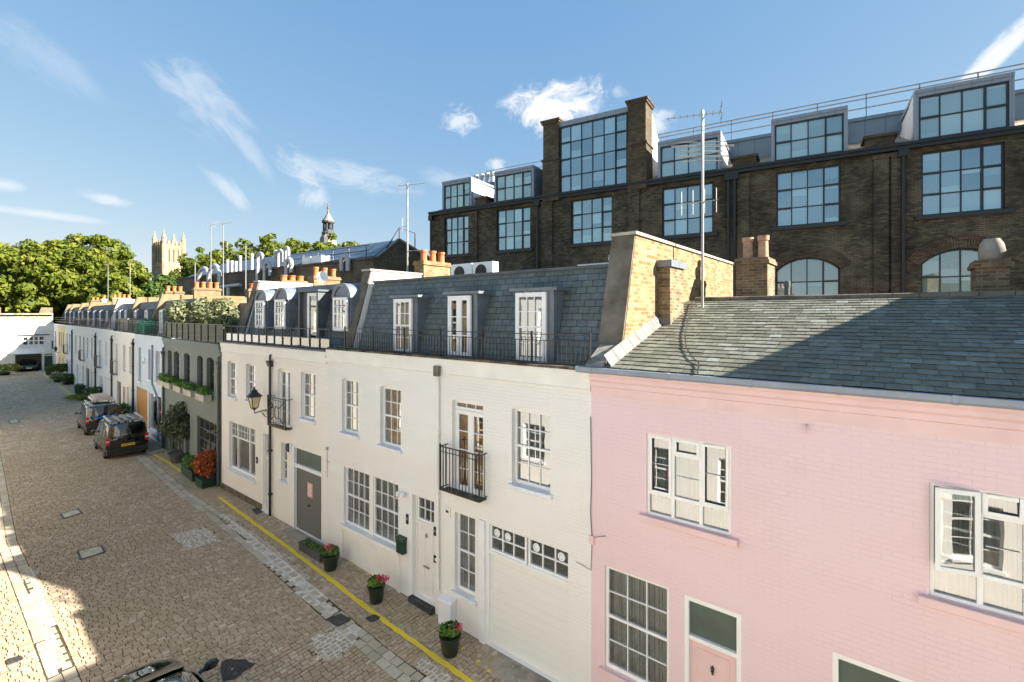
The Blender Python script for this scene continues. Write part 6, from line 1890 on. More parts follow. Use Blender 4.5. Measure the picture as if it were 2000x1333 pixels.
def van(pos, rz, label, kind):
    e = empty('parked_van', pos, rz); tag(e, label, 'van', 'black vans parked nose to tail in the lane')
    b = MB(); loft_body(VAN, 6, b); bo = b.build('body', M['car_black'], e, smooth=True)
    for s in (-1, 1):
        for (a, c) in ((.42, .95), (1.05, 1.95), (2.05, 2.75)):
            top1 = c - .08 if c < 2.5 else 2.42
            g = side_patch(VAN, 2, 3, (a, c), (a + .06, top1), .10, .88, .008, s, 4); g.build('side_window', M['car_glass'], e)
        mr = MB(); mr.lathe([(0, -.07), (.07, -.05), (.09, 0), (.07, .06), (0, .08)], (2.72, s * 1.02, 1.10), 10, sx=.55, sy=1.1); mr.bar((2.72, s * .88, 1.06), (2.72, s * 1.0, 1.08), .05, .04); mr.build('wing_mirror', M['car_black'], e, smooth=True)
        t = MB(); t.prism_y([(-.03, .78), (.06, .76), (.06, 1.14), (-.005, 1.14)], s * .72, s * .875); lm = t.build('tail_light', M['red_lamp'], e)
        k = MB(); k.box(-.036, .0, s * .735, s * .862, .93, .99); k.build('reversing_lamp', M['white_lamp'], lm)
        h = MB(); h.box(3.85, 4.0, s * .50, s * .74, .74, .90); h.build('headlight', M['white_lamp'], e)
        wheel(e, .62, s * .77); wheel(e, 3.30, s * .77)
        r = MB(); r.bar((.15, s * .66, 1.93), (2.1, s * .66, 1.95), .09, .05)
        for x in (.3, 1.2, 2.0): r.bar((x, s * .66, 1.78), (x, s * .66, 1.92), .04, .04)
        r.build('roof_rail', M['rail_white'], e)
    g = MB()
    g.poly([(-.006, -.66, 1.08), (-.006, .66, 1.08), (.03, .60, 1.62), (.03, -.60, 1.62)]); g.build('rear_window', M['car_glass'], e)
    g = MB(); g.poly([(3.10, -.70, 1.205), (3.10, .70, 1.205), (2.60, .62, 1.775), (2.60, -.62, 1.775)]); 
    g.v = [(x + .02, y, z + .02) for x, y, z in g.v]; g.build('windscreen', M['car_glass'], e)
    p = MB(); p.box(-.10, .3, -.84, .84, .25, .56); p.box(-.05, .0, -.3, .3, .80, .90); p.build('rear_bumper', M['car_trim'], e)
    pl = MB(); pl.box(-.035, -.002, -.30, .26, .62, .745); po = pl.build('number_plate', M['plate_y'], e)
    tx = MB()
    for k in range(7):
        y = .20 - k * .068
        if k == 4: continue
        tx.box(-.039, -.036, y - .012, y + .012, .645, .72)
    tx.build('plate_lettering', M['black'], po)
    sk = MB(); sk.box(.6, 3.4, -.82, .82, .2, .3); sk.build('underside', M['car_trim'], e)
    if kind == 1:
        r = MB()
        for k in range(5): r.bar((.25 + k * .42, -.64, 1.90), (.25 + k * .42, .64, 1.90), .07, .035)
        for y in (-.3, .0, .3): r.bar((.2, y, 1.925), (2.05, y, 1.925), .10, .03)
        r.build('roof_rack', M['steel'], e)
        w = MB(); w.box(-.016, -.008, -.02, .22, 1.20, 1.23); w.build('rear_wiper', M['steel'], e)
    gp = MB(); gp.box(-.012, .02, -.008, .008, .60, 1.06); gp.box(-.010, .02, -.70, .70, 1.045, 1.058); gp.box(-.028, .0, -.62, -.52, .98, 1.02); gp.build('door_gap', M['car_trim'], e)
    for s in (-1, 1):
        dl = side_patch(VAN, 1, 2, (1.98, 1.995), (1.98, 1.995), .0, 1.0, .004, s, 1); side_patch(VAN, 1, 2, (1.0, 1.015), (1.0, 1.015), .0, 1.0, .004, s, 1, dl); dl.build('door_line', M['car_trim'], e)
        sk_ = side_patch(VAN, 0, 1, (.9, 3.0), (.9, 3.0), .1, .55, .012, s); sk_.build('side_skirt', M['car_trim'], e)
    return e
g1 = ground(255, 893); g2 = ground(196, 852)
van((g1.x, g1.y - .12, 0), pi - BEND, 'black van with pale roof rails and slatted rack, nearer of the two parked vans', 1)
v2 = van((g2.x - .3, g2.y + .25, 0), pi - BEND, 'black van with pale boards on its roof, farther of the two parked vans', 2)
ld = MB(); ld.box(1.0, 2.9, -.55, .42, 1.98, 2.12); ld.box(1.3, 3.0, -.45, .30, 2.123, 2.2)
l = ld.build('roof_load', M['cardboard']); l.location = v2.location; l.rotation_euler = v2.rotation_euler; tag(l, 'pale boards lying on the roof of the farther black van', 'boards')
ld = MB(); ld.tube([(-.03, .5, 1.12), (-.045, .2, 1.05), (-.045, -.1, 1.16), (-.045, -.4, 1.10), (-.04, -.6, 1.2)], .05, 6)
l = ld.build('blue_strap', M['blue_cloth']); l.location = v2.location; l.rotation_euler = v2.rotation_euler; tag(l, 'bright blue strap bundle across the rear window of the farther van', 'strap')

CAR = []
for x, zb, w, zm, zbelt, wt, zt, zc in ((0.0, .40, .66, .55, .80, .50, .90, .92), (.12, .28, .80, .58, .92, .62, 1.02, 1.05), (.5, .22, .86, .58, .95, .60, 1.28, 1.33), (1.0, .2, .88, .58, .95, .58, 1.38, 1.43), (2.0, .2, .88, .58, .94, .59, 1.40, 1.45), (2.45, .2, .88, .58, .93, .60, 1.32, 1.37), (3.10, .2, .87, .58, .92, .68, .98, 1.02), (3.6, .22, .83, .57, .84, .62, .90, .95), (3.95, .26, .74, .52, .74, .52, .80, .84), (4.12, .34, .58, .48, .62, .40, .66, .68)):
    CAR.append((x, [(w * .92, zb), (w, zm), (w * .985, zbelt), (wt, zt), (wt * .6, zc), (0.0001, zc + .012)]))
def car(pos, rz, label, plate='plate_w', paint='car_black'):
    e = empty('parked_car', pos, rz); tag(e, label, 'car')
    b = MB(); loft_body(CAR, 6, b); o = b.build('body', M[paint], e)
    md = o.modifiers.new('round', 'SUBSURF'); md.levels = 2; md.render_levels = 2
    o.data.polygons.foreach_set('use_smooth', [True] * len(o.data.polygons))
    for s in (-1, 1):
        g = side_patch(CAR, 2, 3, (.75, 1.6), (.95, 1.6), .10, .86, .008, s); g.build('side_window', M['car_glass'], e)
        g = side_patch(CAR, 2, 3, (1.68, 2.85), (1.68, 2.42), .10, .86, .008, s); g.build('side_window', M['car_glass'], e)
        t = side_patch(CAR, 2, 3, (.7, 2.9), (.7, 2.9), .03, .09, .012, s); t.build('chrome_strip', M['rail_white'], e)
        mr = MB(); mr.lathe([(0, -.09), (.08, -.07), (.11, 0), (.08, .07), (0, .09)], (2.62, s * 1.02, 1.02), 14, sx=.6, sy=1.25); mr.bar((2.64, s * .84, .97), (2.64, s * .97, .98), .06, .05); m_ = mr.build('wing_mirror', M['car_black'], e, smooth=True)
        h = MB(); h.lathe([(0, -.06), (.13, -.04), (.16, 0), (.12, .05), (0, .07)], (3.83, s * .55, .73), 14, sx=.7, sy=1.0); h.build('headlight', M['white_lamp'], e, smooth=True)
        t = MB(); t.box(.02, .12, s * .45, s * .70, .78, .92); t.build('tail_light', M['red_lamp'], e)
        wheel(e, .72, s * .78, .31); wheel(e, 3.28, s * .78, .31)
    g = MB(); n = 5
    for i in range(n):
        for j in range(4):
            def P(y, t): 
                z0 = 1.03 - .05 * y * y; z1 = 1.385 - .06 * y * y
                return (3.02 - (3.02 - 2.46) * t - .06 * y * y * (1 - t), y * (.66 - .08 * t), z0 + (z1 - z0) * t + .02 * sin(pi * t))
            y0, y1 = -1 + 2 * i / n, -1 + 2 * (i + 1) / n
            g.poly([P(y0, j / 4), P(y1, j / 4), P(y1, (j + 1) / 4), P(y0, (j + 1) / 4)])
    g.build('windscreen', M['car_glass'], e, smooth=True)
    g = MB(); g.poly([(.22, -.52, 1.10), (.22, .52, 1.10), (.70, .46, 1.40), (.70, -.46, 1.40)]); g.v = [(x - .03, y, z + .02) for x, y, z in g.v]; g.build('rear_window', M['car_glass'], e)
    p = MB(); p.box(4.06, 4.13, -.26, .26, .42, .53); p.build('number_plate', M[plate], e)
    gr = MB(); gr.box(4.03, 4.10, -.40, .40, .55, .64); gr.build('grille', M['car_trim'], e)
    wp = MB(); wp.bar((3.05, .45, 1.045), (2.95, -.15, 1.10), .02, .015); wp.build('wiper', M['car_trim'], e)
    return e
c1 = car((-7.4, 2.5, gz(-9)), pi, 'glossy black car cut off by the bottom edge, bonnet and wing mirror showing', paint='car_gloss')
ce = W2.world(W2.x(56), 3.2)
car((ce.x, ce.y, 0.02), -BEND, 'dark car parked facing out inside the carport at the end of the lane')

# ------------------------------------------------------------------ wall lantern
def lantern():
    x = W0.x(527); z0, z1 = 3.86, 4.76
    e = W0.empty('wall_lantern'); e.location = (x, 8.3, 0); tag(e, 'black Victorian wall lantern with amber panes on a scrolled bracket, on the cream wall', 'lantern')
    y = -.55
    b = MB(); b.tube([(0, 0, z0 + .02), (0, -.2, z0 + .03), (0, y, z0 - .02), (0, y, z0 + .12)], .022, 8)
    b.tube([(0, -.03, z0 - .28), (0, -.18, z0 - .2), (0, -.30, z0 - .03)], .014, 6)
    ring = [(0, -.16 + .07 * cos(q), z0 - .08 + .07 * sin(q)) for q in [2 * pi * k / 12 for k in range(13)]]
    b.tube(ring, .010, 6, caps=False); b.box(-.05, .05, -.03, 0, z0 - .35, z0 + .12); b.build('bracket', M['black'], e)
    c = MB(); c.lathe([(.05, z0 + .10), (.07, z0 + .13), (.10, z0 + .15), (.10, z0 + .17)], (0, y, 0), 8)
    zb, zt = z0 + .17, z0 + .58
    for k in range(4):
        a = pi / 4 + k * pi / 2
        c.bar((.11 * 1.1 * cos(a), y + .11 * 1.1 * sin(a), zb), (.20 * 1.1 * cos(a), y + .20 * 1.1 * sin(a), zt), .022, .022)
    for r, z in ((.125, zb), (.222, zt)):
        q = [(r * cos(pi / 4 + k * pi / 2), y + r * sin(pi / 4 + k * pi / 2), z) for k in range(5)]
        for k in range(4): c.bar(q[k], q[k + 1], .024, .024)
    c.build('lantern_frame', M['black'], e)
    g = MB(); n = 4
    for k in range(4):
        a, d = pi / 4 + k * pi / 2, pi / 4 + (k + 1) * pi / 2
        g.poly([(.118 * cos(a), y + .118 * sin(a), zb), (.118 * cos(d), y + .118 * sin(d), zb), (.212 * cos(d), y + .212 * sin(d), zt), (.212 * cos(a), y + .212 * sin(a), zt)])
    g.build('lantern_panes', M['lantern_glass'], e)
    h = MB(); h.lathe([(.27, zt), (.255, zt + .03), (.13, zt + .14), (.10, zt + .17), (.12, zt + .19), (.10, zt + .22), (.03, zt + .27), (.02, zt + .30), (.04, zt + .32), (.0, zt + .37)], (0, y, 0), 8, a0=pi / 8); h.build('hood', M['black'], e)
lantern()

# ------------------------------------------------------------------ aerials, dishes, roof plant
def aerial(p, h, label, arms, r=.025, name='tv_aerial'):
    e = empty(name, p); tag(e, label, 'aerial', 'television aerials on the roofs')
    m = MB(); m.tube([(0, 0, -.2), (0, 0, h)], r, 8); m.build('mast', M['steel'], e, smooth=True)
    for (z, kind, L, az) in arms:
        a = MB(); d = Vector((cos(az), sin(az), 0)); s = Vector((-sin(az), cos(az), 0)); o = Vector((0, 0, z))
        if kind == 'yagi':
            a.tube([tuple(o - d * L * .35), tuple(o + d * L * .65)], .012, 6)
            n = 9
            for k in range(n):
                c = o + d * L * (-.3 + .92 * k / (n - 1)); l = .30 - .012 * k
                a.tube([tuple(c - s * l / 2), tuple(c + s * l / 2)], .006, 5)
            q = o - d * L * .33
            for t in (-.2, -.1, .1, .2): a.tube([tuple(q - s * .2 + Vector((0, 0, t))), tuple(q + s * .2 + Vector((0, 0, t)))], .006, 5)
        elif kind == 'loop':
            a.tube([tuple(o), tuple(o + s * .12)], .014, 6)
            for dz, l in ((-.1, .6), (.0, .8), (.03, .8), (.12, .6)): a.tube([tuple(o + Vector((0, 0, dz)) - d * L * l), tuple(o + Vector((0, 0, dz)) + d * L * l)], .012, 6)
        elif kind == 'vert':
            a.tube([tuple(o - d * L * .4), tuple(o + d * L * .6)], .012, 6)
            for k in range(4):
                c = o + d * L * (-.35 + .3 * k); a.tube([tuple(c - Vector((0, 0, .3))), tuple(c + Vector((0, 0, .3)))], .010, 5)
        elif kind == 'arm':
            a.tube([tuple(o), tuple(o + d * L)], .012, 6); a.tube([tuple(o + d * L - Vector((0, 0, .15))), tuple(o + d * L + Vector((0, 0, .35)))], .012, 6)
        else:
            a.tube([tuple(o), tuple(o + d * L)], .014, 6)
        a.build('aerial_head', M['steel'], e)
    return e
p = W0.world(W0.x(1372, 3.9), 3.9, 7.3)
aerial(p, 5.15, 'tall steel aerial mast with stacked arrays beside the yellow brick party wall', [(5.05, 'yagi', 1.3, radians(200)), (4.25, 'loop', .95, radians(35)), (4.0, 'loop', .8, radians(35)), (2.9, 'vert', .9, radians(190))], .032)
p = W0.world(W0.x(796, 3.4), 3.4, 8.8)
aerial(p, 3.55, 'slim aerial mast with a fishbone head on the white party wall, by three orange pots', [(3.5, 'yagi', 1.2, radians(20)), (1.95, 'arm', .3, radians(180)), (1.0, 'bar', .5, radians(10))], .035)
for px, py0, py1, n, lab, arms in ((436, 565, 437, 5.5, 'thin aerial mast with a flat head, right of the pair before the solar roof', [(1.0, 'yagi', 1.5, .3), (.72, 'arm', .5, .2)]), (412, 600, 440, 5.5, 'thin pale aerial mast with square head, left of the pair before the solar roof', [(1.0, 'yagi', 1.4, 3.4)]), (381, 585, 512, 5.5, 'short aerial pole above four orange pots', [(1.0, 'bar', 1.0, .3)]), (480, 590, 477, 5.0, 'plain thin pole with a short arm above the brick stack', [(1.0, 'bar', .9, .3)]), (211, 590, 516, 5.0, 'twin looking thin mast against the trees above the far white houses', [(1.0, 'yagi', 1.2, .5)]), (254, 590, 512, 5.0, 'thin mast with a side arm against the trees, beside a pair of orange pots', [(1.0, 'bar', 1.2, .3)])):
    x, z1 = W1.hit(px, py1, n); z0 = 8.0
    aerial(W1.world(x, n, z0), z1 - z0, lab, [((z1 - z0) * a, b, c, d) for a, b, c, d in arms], .04)
def ac(px0, px1, y, label):
    xa, xb = W0.x(px0, y), W0.x(px1, y)
    e = empty('air_conditioner', (*W0.world((xa + xb) / 2, y)[:2], 8.50)); tag(e, label, 'air conditioner', 'air conditioning units on the flat roof')
    w = (xb - xa) / 2; b = MB(); b.box(-w, w, 0, .32, .05, .72); b.build('casing', M['plastic_white'], e, bevel=.012)
    for s in (-.7, .7):
        f = MB(); f.box(s * w - .04, s * w + .04, .02, .3, 0, .05); f.build('foot', M['black'], e)
    g = MB()
    for r in (.09, .17, .25):
        q = [(-w * .15 + r * cos(t), -.012, .385 + r * sin(t)) for t in [2 * pi * k / 18 for k in range(19)]]
        g.tube(q, .008, 5, caps=False)
    g.build('fan_grille', M['black'], e)
    p = MB(); p.poly([(-w * .15 + .26 * cos(2 * pi * k / 24), -.006, .385 + .26 * sin(2 * pi * k / 24)) for k in range(24)]); p.build('fan_opening', M['car_trim'], e)
ac(880, 921, 4.0, 'left one of two white air conditioning units on the flat roof'); ac(923, 962, 4.0, 'right one of two white air conditioning units on the flat roof')
def dish(pl, px, py, n, r, az, label):
    x, z = pl.hit(px, py, n); w = pl.world(x, n, z)
    e = empty('satellite_dish', w, az); tag(e, label, 'satellite dish', 'satellite dishes')
    d = MB(); N = 16; rings = []
    for k in range(5):
        q = r * k / 4; i = len(d.v)
        d.v += [(-.25 * q * q / r - .0 + .18 * r, q * cos(2 * pi * a / N), q * sin(2 * pi * a / N)) for a in range(N)]; rings.append(i)
    for a, b in zip(rings, rings[1:]):
        for q in range(N): d.f.append((a + q, a + (q + 1) % N, b + (q + 1) % N, b + q)); d.m.append(0)
    d.build('reflector', M['plastic_white'], e, smooth=True)
    a = MB(); a.tube([(.1, 0, -r), (.0, 0, -r), (-.05, 0, -r * 1.9)], .025, 6); a.tube([(.1, 0, -r * .9), (-.55 * r - .2, 0, -.1)], .012, 6); a.box(-.55 * r - .28, -.55 * r - .18, -.04, .04, -.14, -.05); a.build('mount', M['steel'], e)
dish(W0, 630, 541, 3.6, .27, radians(125), 'round pale satellite dish beside the brick stack with three orange pots')
dish(W1, 155, 706 - 0, -.2, .01, 0, 'x') if False else None

# ------------------------------------------------------------------ small wall fittings
def fitting(name, label, cat, pl, px, py, builder, group=None):
    x, z = pl.hit(px, py); w = pl.world(x, 0, z)
    e = empty(name, w, pl.rz); tag(e, label, cat, group); builder(e); return e
def f_letterbox(e):
    b = MB(); b.box(-.14, .14, -.14, -.002, -.22, .14); b.prism_x([(-.16, .142), (-.14, .19), (-.002, .21), (-.002, .142)][::-1], -.16, .16); b.build('box', M['green_box'], e)
    s = MB(); s.box(-.09, .09, -.146, -.141, .04, .07); s.build('slot', M['black'], e)
fitting('letter_box', 'dark green letter box on the cream wall, between double window and white door', 'letter box', W0, 788, 1062, f_letterbox)
def f_meter(e):
    b = MB(); b.box(-.22, .22, -.20, -.002, -.32, .28); b.prism_x([(-.22, .282), (-.20, .32), (-.002, .36), (-.002, .282)][::-1], -.235, .235); b.build('cabinet', M['plastic_white'], e, bevel=.01)
    p = MB(); p.tube([(.0, -.08, -.32), (.0, -.08, -.62)], .02, 8); p.build('pipe', M['plastic_white'], e)
fitting('meter_box', 'white meter box low on the cream wall at the foot of the downpipe', 'meter box', W0, 879, 1192, f_meter)
def f_plate(w, h, mat, d=.03):
    def f(e):
        b = MB(); b.box(-w / 2, w / 2, -d, -.002, -h / 2, h / 2); b.build('plate', M[mat], e, bevel=.004)
        k = MB(); k.box(-w * .25, w * .25, -d - .006, -d - .001, -h * .05, h * .2); k.build('face', M['car_glass' if mat != 'car_trim' else 'steel'], e)
    return f
fitting('door_entry_panel', 'black entry panel above the green letter box', 'entry panel', W0, 796.5, 1014, f_plate(.10, .26, 'car_trim'), 'small wall panels')
fitting('door_entry_panel', 'black panel beside the white panelled door, upper of two', 'entry panel', W0, 851, 1038, f_plate(.11, .22, 'car_trim'), 'small wall panels')
fitting('door_entry_panel', 'small black panel beside the white panelled door, lower of two', 'entry panel', W0, 851, 1092, f_plate(.11, .18, 'car_trim'), 'small wall panels')
fitting('vent_plate', 'small pale vent plate under the bar balcony of the cream house', 'vent', W0, 875, 1000, f_plate(.20, .24, 'cream_trim'))
fitting('door_entry_panel', 'dark entry panel between tripartite window and narrow white door', 'entry panel', W0, 502.5, 899, f_plate(.12, .24, 'car_trim'), 'small wall panels')
def f_notice(e):
    b = MB(); b.box(-.19, .19, -.012, -.002, -.28, .28); b.build('board', M['sign_pink'], e)
    t = MB()
    for k in range(5): t.box(-.14, .14 - .05 * (k % 2), -.016, -.0125, .17 - k * .09, .195 - k * .09)
    t.build('notice_lines', M['upvc'], e)
n_ = fitting('notice', 'faded pink notice on the grey boarded garage door', 'notice', W0, 602, 959, f_notice); n_.location.y += .07; n_.scale = (.85, 1, .85)
def f_lamp(e):
    b = MB(); b.box(-.05, .05, -.05, -.002, -.06, .06); b.tube([(0, -.04, 0), (0, -.16, .03)], .02, 8); b.build('base', M['plastic_white'], e)
    for s in (-1, 1):
        h = MB(); h.lathe([(0, -.07), (.05, -.05), (.06, .02), (.05, .06), (0, .07)], (s * .09, -.17, .02), 12); h.build('lamp_head', M['plastic_white'], e, smooth=True)
fitting('security_light', 'white twin security light above the double window on the cream wall', 'wall light', W0, 791, 965, f_lamp)
def f_box(e):
    b = MB(); b.box(-.07, .07, -.10, -.002, -.14, .14); b.build('case', M['car_trim'], e, bevel=.01); k = MB(); k.box(.075, .16, -.06, -.002, -.16, .16); k.build('white_half', M['plastic_white'], e)
fitting('wall_lamp', 'black and white box lamp beside the narrow window of the cream house', 'wall light', W0, 566, 874, f_box)
def f_cable(e):
    b = MB(); b.box(-.04, .04, -.05, -.002, -.02, .08); b.tube([(0, -.02, -.02), (.0, -.02, -.9)], .008, 6); b.tube([(-.06, -.02, -.35), (.16, -.02, -.4)], .006, 5); b.build('cable', M['steel'], e)
fitting('cable_box', 'small grey cable box with a hanging wire between the two cream houses', 'cable box', W0, 640, 878, f_cable)
def f_cable2(e):
    b = MB(); b.box(-.05, .05, -.05, -.002, -.08, .08); b.build('box', M['pink_trim'], e)
    pts = [(.0, -.02, .08), (-.03, -.02, .5), (-.01, -.02, 1.2), (-.03, -.02, 2.4)]; k = MB(); k.tube(pts, .009, 6); k.tube([(0, -.02, -.08), (-.02, -.02, -.6), (-.35, -.015, -.55)], .007, 5); k.tube([(.02, -.02, .05), (.3, -.015, .16)], .007, 5); k.build('wire', M['lead'], e)
fitting('cable_box', 'small pink junction box with thin wires on the cream and pink wall joint', 'cable box', W0, 1157, 1054, f_cable2)
def f_house_lamp(e):
    b = MB(); b.tube([(0, 0, 0), (0, -.35, .1), (0, -.35, .2)], .03, 6); b.lathe([(.09, .2), (.17, .62), (.2, .63), (.03, .85), (0, .95)], (0, -.35, 0), 6); b.build('lantern', M['black'], e)
fitting('wall_lantern', 'distant black lantern on the yellow house at the end of the lane', 'lantern', W1, 116.5, 690, f_house_lamp)
def f_alarm(e):
    b = MB(); b.box(-.13, .13, -.08, -.002, -.17, .17); b.build('case', M['plastic_white'], e, bevel=.02); k = MB(); k.box(-.1, .1, -.085, -.081, -.17, -.02); k.build('face', M['black'], e)
fitting('alarm_box', 'black and white alarm box on the pale blue wall', 'alarm box', W1, 282.5, 705, f_alarm)

# ------------------------------------------------------------------ plants in pots
def plant(name, p, label, cat, leaf, r, h, potr=None, poth=.4, potmat='pot_black', n=400, ls=.06, flowers=0, seed=1, stem=0.0, group=None, pot_prof=None, lumps=None, square=None, fl_c=None):
    rng = random.Random(seed)
    e = empty(name, p); tag(e, label, cat, group)
    if potr:
        q = MB()
        if square:
            a, b = square
            q.box(-a, a, -b, b, 0, poth * .999); q.box(-a - .015, a + .015, -b - .015, b + .015, poth * .86, poth)
        else: q.lathe([(potr * .70, 0), (potr * .76, poth * .1), (potr * .97, poth * .88), (potr * 1.06, poth * .9), (potr * 1.06, poth), (potr * .92, poth), (potr * .9, poth * .93)], (0, 0, 0), 20)
        q.build('pot', M[potmat], e, smooth=not square)
    z0 = poth if potr else 0
    m = MB()
    lumps = lumps or [((0, 0, z0 + stem + h / 2), (r, r, h / 2))]
    leaf_cloud(m, lumps, n, ls, rng, inner=.5); m.build('foliage', M[leaf], e, fix=False)
    if stem or lumps:
        t = MB(); c = lumps[0][0]; t.tube([(0, 0, z0 - .05), (c[0] * .5, c[1] * .5, z0 + stem * .6), (c[0], c[1], c[2])], [.035, .03, .015] if stem else [.015, .012, .008], 6)
        for k in range(4): t.tube([(c[0] * .6, c[1] * .6, z0 + stem * .7), (c[0] + r * .6 * cos(k * 1.6), c[1] + r * .6 * sin(k * 1.6), c[2] + h * .2)], [.02, .006] if stem else [.01, .004], 5)
        t.build('stem', M['trunk'], e)
    if flowers:
        f = MB()
        for k in range(flowers):
            a, q = rng.uniform(0, 2 * pi), rng.uniform(.2, 1.0)
            c = fl_c or (0, 0)
            cc = (c[0] + r * q * cos(a) * .9, c[1] + r * q * sin(a) * .9, z0 + h * rng.uniform(.7, 1.05))
            leaf_cloud(f, [(cc, (.055, .055, .045))], 26, .04, rng)
        f.build('flowers', M['petal'], e, fix=False)
    return e
PG = 'black flower pots along the cream house'
for (px, py), r, lab, nf, fc, sd in (((646, 1112), .24, 'black pot of pink geraniums beside the long trough, farthest of three flower pots', 11, None, 1), ((735, 1176), .22, 'black pot of pink geraniums at the foot of the panel window, middle of three', 9, (.1, .05), 2), ((879, 1277), .24, 'black pot with trailing green and few pink flowers by the meter box, nearest of three', 5, (.12, 0), 3)):
    g = ground(px, py); plant('flower_pot', (g.x, g.y, g.z + .01), lab, 'flower pot', 'leaf_box', r * 1.0, .20, r, .44, 'pot_black', 380, .085, nf, sd, 0, PG, fl_c=fc)
g = ground(613, 1083)
tr = plant('planter_trough', (g.x, g.y, g.z + .01), 'long dark trough of low green plants in front of the grey garage door', 'trough', 'leaf_box', .2, .08, .2, .24, 'trough', 500, .06, 0, 4, 0, None, None, [((-.35, 0, .25), (.3, .12, .06)), ((.05, 0, .25), (.3, .12, .06)), ((.4, 0, .25), (.25, .12, .06))], (.62, .16))
# olive tree in a round tub, red maple in a planter, hedge: by the grey house
g = ground(352, 902)
plant('olive_tree', (g.x, g.y, 0.01), 'bushy grey green olive tree in a wide dark tub by the grey house', 'potted tree', 'leaf_grey', .95, 1.9, .50, .48, 'trough', 2600, .16, 0, 5, .55, None, None, [((0, 0, 2.05), (.85, .8, .75)), ((-.45, -.2, 1.65), (.6, .5, .5)), ((.5, .1, 1.7), (.6, .5, .5)), ((.15, .1, 2.55), (.5, .5, .5)), ((-.4, .2, 2.35), (.5, .4, .4))])
g = ground(398, 951)
plant('red_shrub', (g.x - .1, g.y + .1, 0.01), 'rust red rounded maple shrub in a green trough at the corner of the grey house', 'shrub', 'leaf_red', .55, 1.05, .3, .36, 'green_box', 1500, .11, 0, 6, .18, None, None, [((0, 0, 1.0), (.52, .5, .45)), ((-.2, -.1, .75), (.35, .3, .3)), ((.25, 0, .8), (.35, .35, .35)), ((0, .1, 1.3), (.35, .35, .25))], (.40, .26))
x = W1.x(396)
w = W1.world(x, -.42, 0)
e = plant('hedge_planter', (w.x, w.y, 0.01), 'low bright green hedge in front of the grey house garage window', 'hedge', 'leaf_box', .3, .5, .3, .45, 'green_box', 900, .10, 0, 7, 0, None, None, [((-.45, 0, .65), (.45, .25, .28)), ((.25, 0, .65), (.5, .25, .28))], (.85, .22)); e.rotation_euler.z = -BEND
# window boxes
for k, (px, lab) in enumerate(((324.5, 'box hedge in a pale window box under the first arched window from the left'), (337.5, 'box hedge in a pale window box under the second arched window from the left'), (358, 'box hedge in a pale window box under the middle arched window'), (379, 'box hedge in a pale window box under the fourth arched window from the left'), (404, 'box hedge in a pale window box at the right end of the grey house'))):
    x = W1.x(px + 4); w = W1.world(x, -.22, W1.hit(365, 765)[1])
    e = plant('window_box', w, lab, 'window box', 'leaf_box', .5, .36, .3, .28, 'boxwood', 520, .085, 0, 20 + k, 0, 'window boxes on the grey house', None, [((-.28, 0, .42), (.36, .2, .22)), ((.28, 0, .42), (.36, .2, .22))], (.60, .16)); e.rotation_euler.z = -BEND
# terrace olives on the grey house
for k, (px, rr, lab) in enumerate(((352, 1.0, 'left of three silvery olive trees on the roof terrace'), (395, 1.05, 'middle of three silvery olive trees on the roof terrace'), (432, 1.0, 'right of three silvery olive trees on the roof terrace'))):
    x = W1.x(px, 1.1); w = W1.world(x, 1.1, 6.06)
    plant('olive_tree', w, lab, 'potted tree', 'leaf_olive', rr, 1.6, .35, .5, 'stone', 1900, .17, 0, 30 + k, .3, 'olive trees on the grey house terrace', None, [((0, 0, 1.45), (rr, .7, .55)), ((-.5, 0, 1.1), (.6, .5, .45)), ((.5, .1, 1.15), (.6, .5, .45)), ((.1, 0, 1.85), (.6, .5, .35))])
# tarpaulin and deck box on the far terraces
x = W1.x(278, .5); w = W1.world(x, .7, 6.15)
m = MB(); rng = random.Random(5)
N_ = 10
def tz(i, j): return .75 + .18 * sin(i * .9) + .1 * cos(j * 1.7 + i) - (.0 if 0 < i < N_ and 0 < j < 4 else .45)
for i in range(N_):
    for j in range(4):
        P_ = lambda a, b: (-1.6 + 3.2 * a / N_, -.4 + .9 * b / 4, tz(a, b))
        m.poly([P_(i, j), P_(i + 1, j), P_(i + 1, j + 1), P_(i, j + 1)])
m.box(-1.55, 1.55, -.35, .45, 0, .5)
o = m.build('green_tarpaulin', M['green_tarp'], None, smooth=True); o.location = w; o.rotation_euler = (0, 0, -BEND); tag(o, 'bright green tarpaulin heaped on the far roof terrace', 'tarpaulin')
x = W1.x(245, .5); w = W1.world(x, .75, 6.2)
m = MB(); m.box(-1.9, 1.9, -.4, .4, 0, .85); m.box(-1.95, 1.95, -.45, .45, .852, .92)
o = m.build('terrace_box', M['stone'], None); o.location = w; o.rotation_euler = (0, 0, -BEND); tag(o, 'long grey storage box on the far terrace, left of the green tarpaulin', 'storage box')
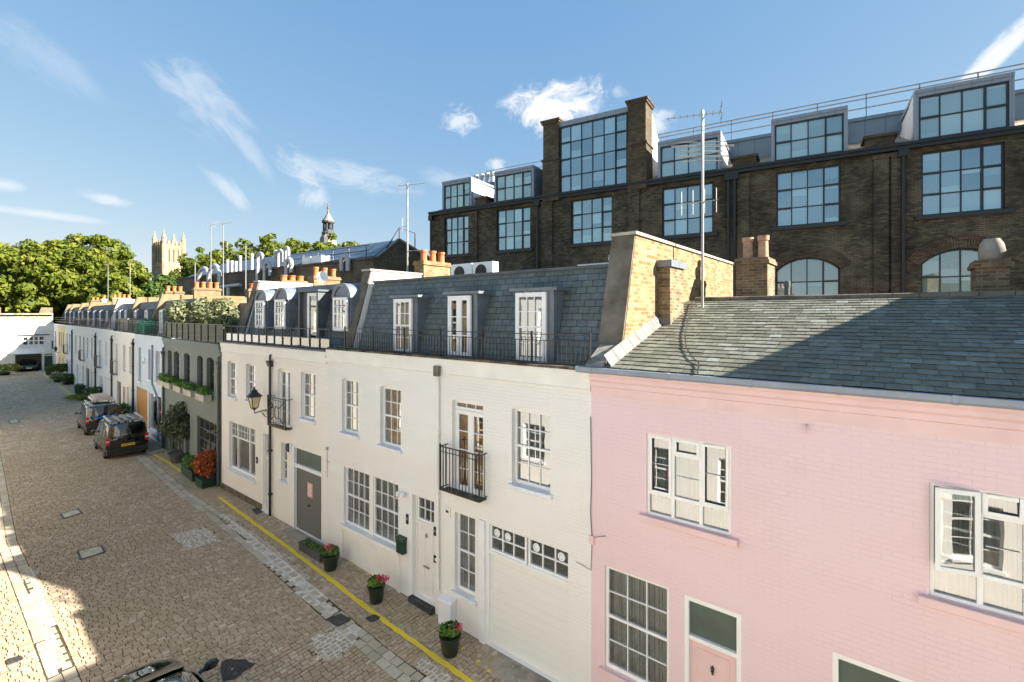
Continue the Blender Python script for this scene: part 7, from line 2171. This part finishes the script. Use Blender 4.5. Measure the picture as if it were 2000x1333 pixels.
# greenery and tubs along the far wall
def wplant(px, py, **k):
    g = ground(px, py); return plant(p=(g.x, g.y, .01), **k)
FG = 'plants in tubs along the far white houses'
wplant(135, 751, name='shrub', label='dark round shrub in a tub at the foot of the far white house', cat='shrub', leaf='leaf_dark', r=.7, h=.8, n=700, ls=.2, seed=40, group=FG, potr=.6, poth=.3)
wplant(118, 742, name='shrub', label='wide flat topped green shrub near the end of the lane', cat='shrub', leaf='leaf_dark', r=1.3, h=.9, n=1100, ls=.22, seed=41, group=FG, stem=.5, potr=.5, poth=.4)
wplant(113, 747, name='shrub', label='small pale shrub below the flat topped one near the end of the lane', cat='shrub', leaf='leaf_olive', r=.7, h=.8, n=400, ls=.18, seed=42, group=FG, potr=.4, poth=.3)
wplant(156, 772, name='planter_tub', label='dark plastic tub at the far white wall', cat='tub', leaf='leaf_dark', r=.3, h=.2, n=60, ls=.12, seed=43, group=FG, potr=.42, poth=.85, potmat='green_box')
wplant(183, 789, name='shrub', label='low green bush in a tub just beyond the farther van', cat='shrub', leaf='leaf_dark', r=.7, h=.7, n=600, ls=.15, seed=44, group=FG, potr=.5, poth=.7, potmat='green_box')
wplant(165, 781, name='shrub', label='spreading low green plant by the yellow line beyond the vans', cat='shrub', leaf='leaf', r=1.3, h=.35, n=700, ls=.16, seed=45, group=FG, potr=.5, poth=.12, potmat='trough')
wplant(237, 828, name='shrub', label='green bush by the off white house, between the vans and the wall', cat='shrub', leaf='leaf_box', r=.55, h=.9, n=600, ls=.13, seed=46, group=FG, potr=.4, poth=.5, potmat='green_box')
def litter_bin(px, py, label):
    g = ground(px, py); e = empty('bin', (g.x, g.y, .0)); tag(e, label, 'bin')
    b = MB(); b.lathe([(.26, 0), (.34, .8), (.36, .82)], (0, 0, 0), 14); b.build('bin_body', M['green_box'], e, smooth=True)
    l = MB(); l.lathe([(.37, .822), (.36, .88), (.1, .92)], (0, 0, 0), 14); l.build('lid', M['gutter'], e, smooth=True)
litter_bin(95, 733, 'dark bin with pale lid beside the dark green door at the end of the lane')
wplant(8, 733, name='shrub', label='golden green shrub at the foot of the white end building, far left', cat='shrub', leaf='leaf', r=1.5, h=1.1, n=900, ls=.2, seed=47, potr=.6, poth=.3)
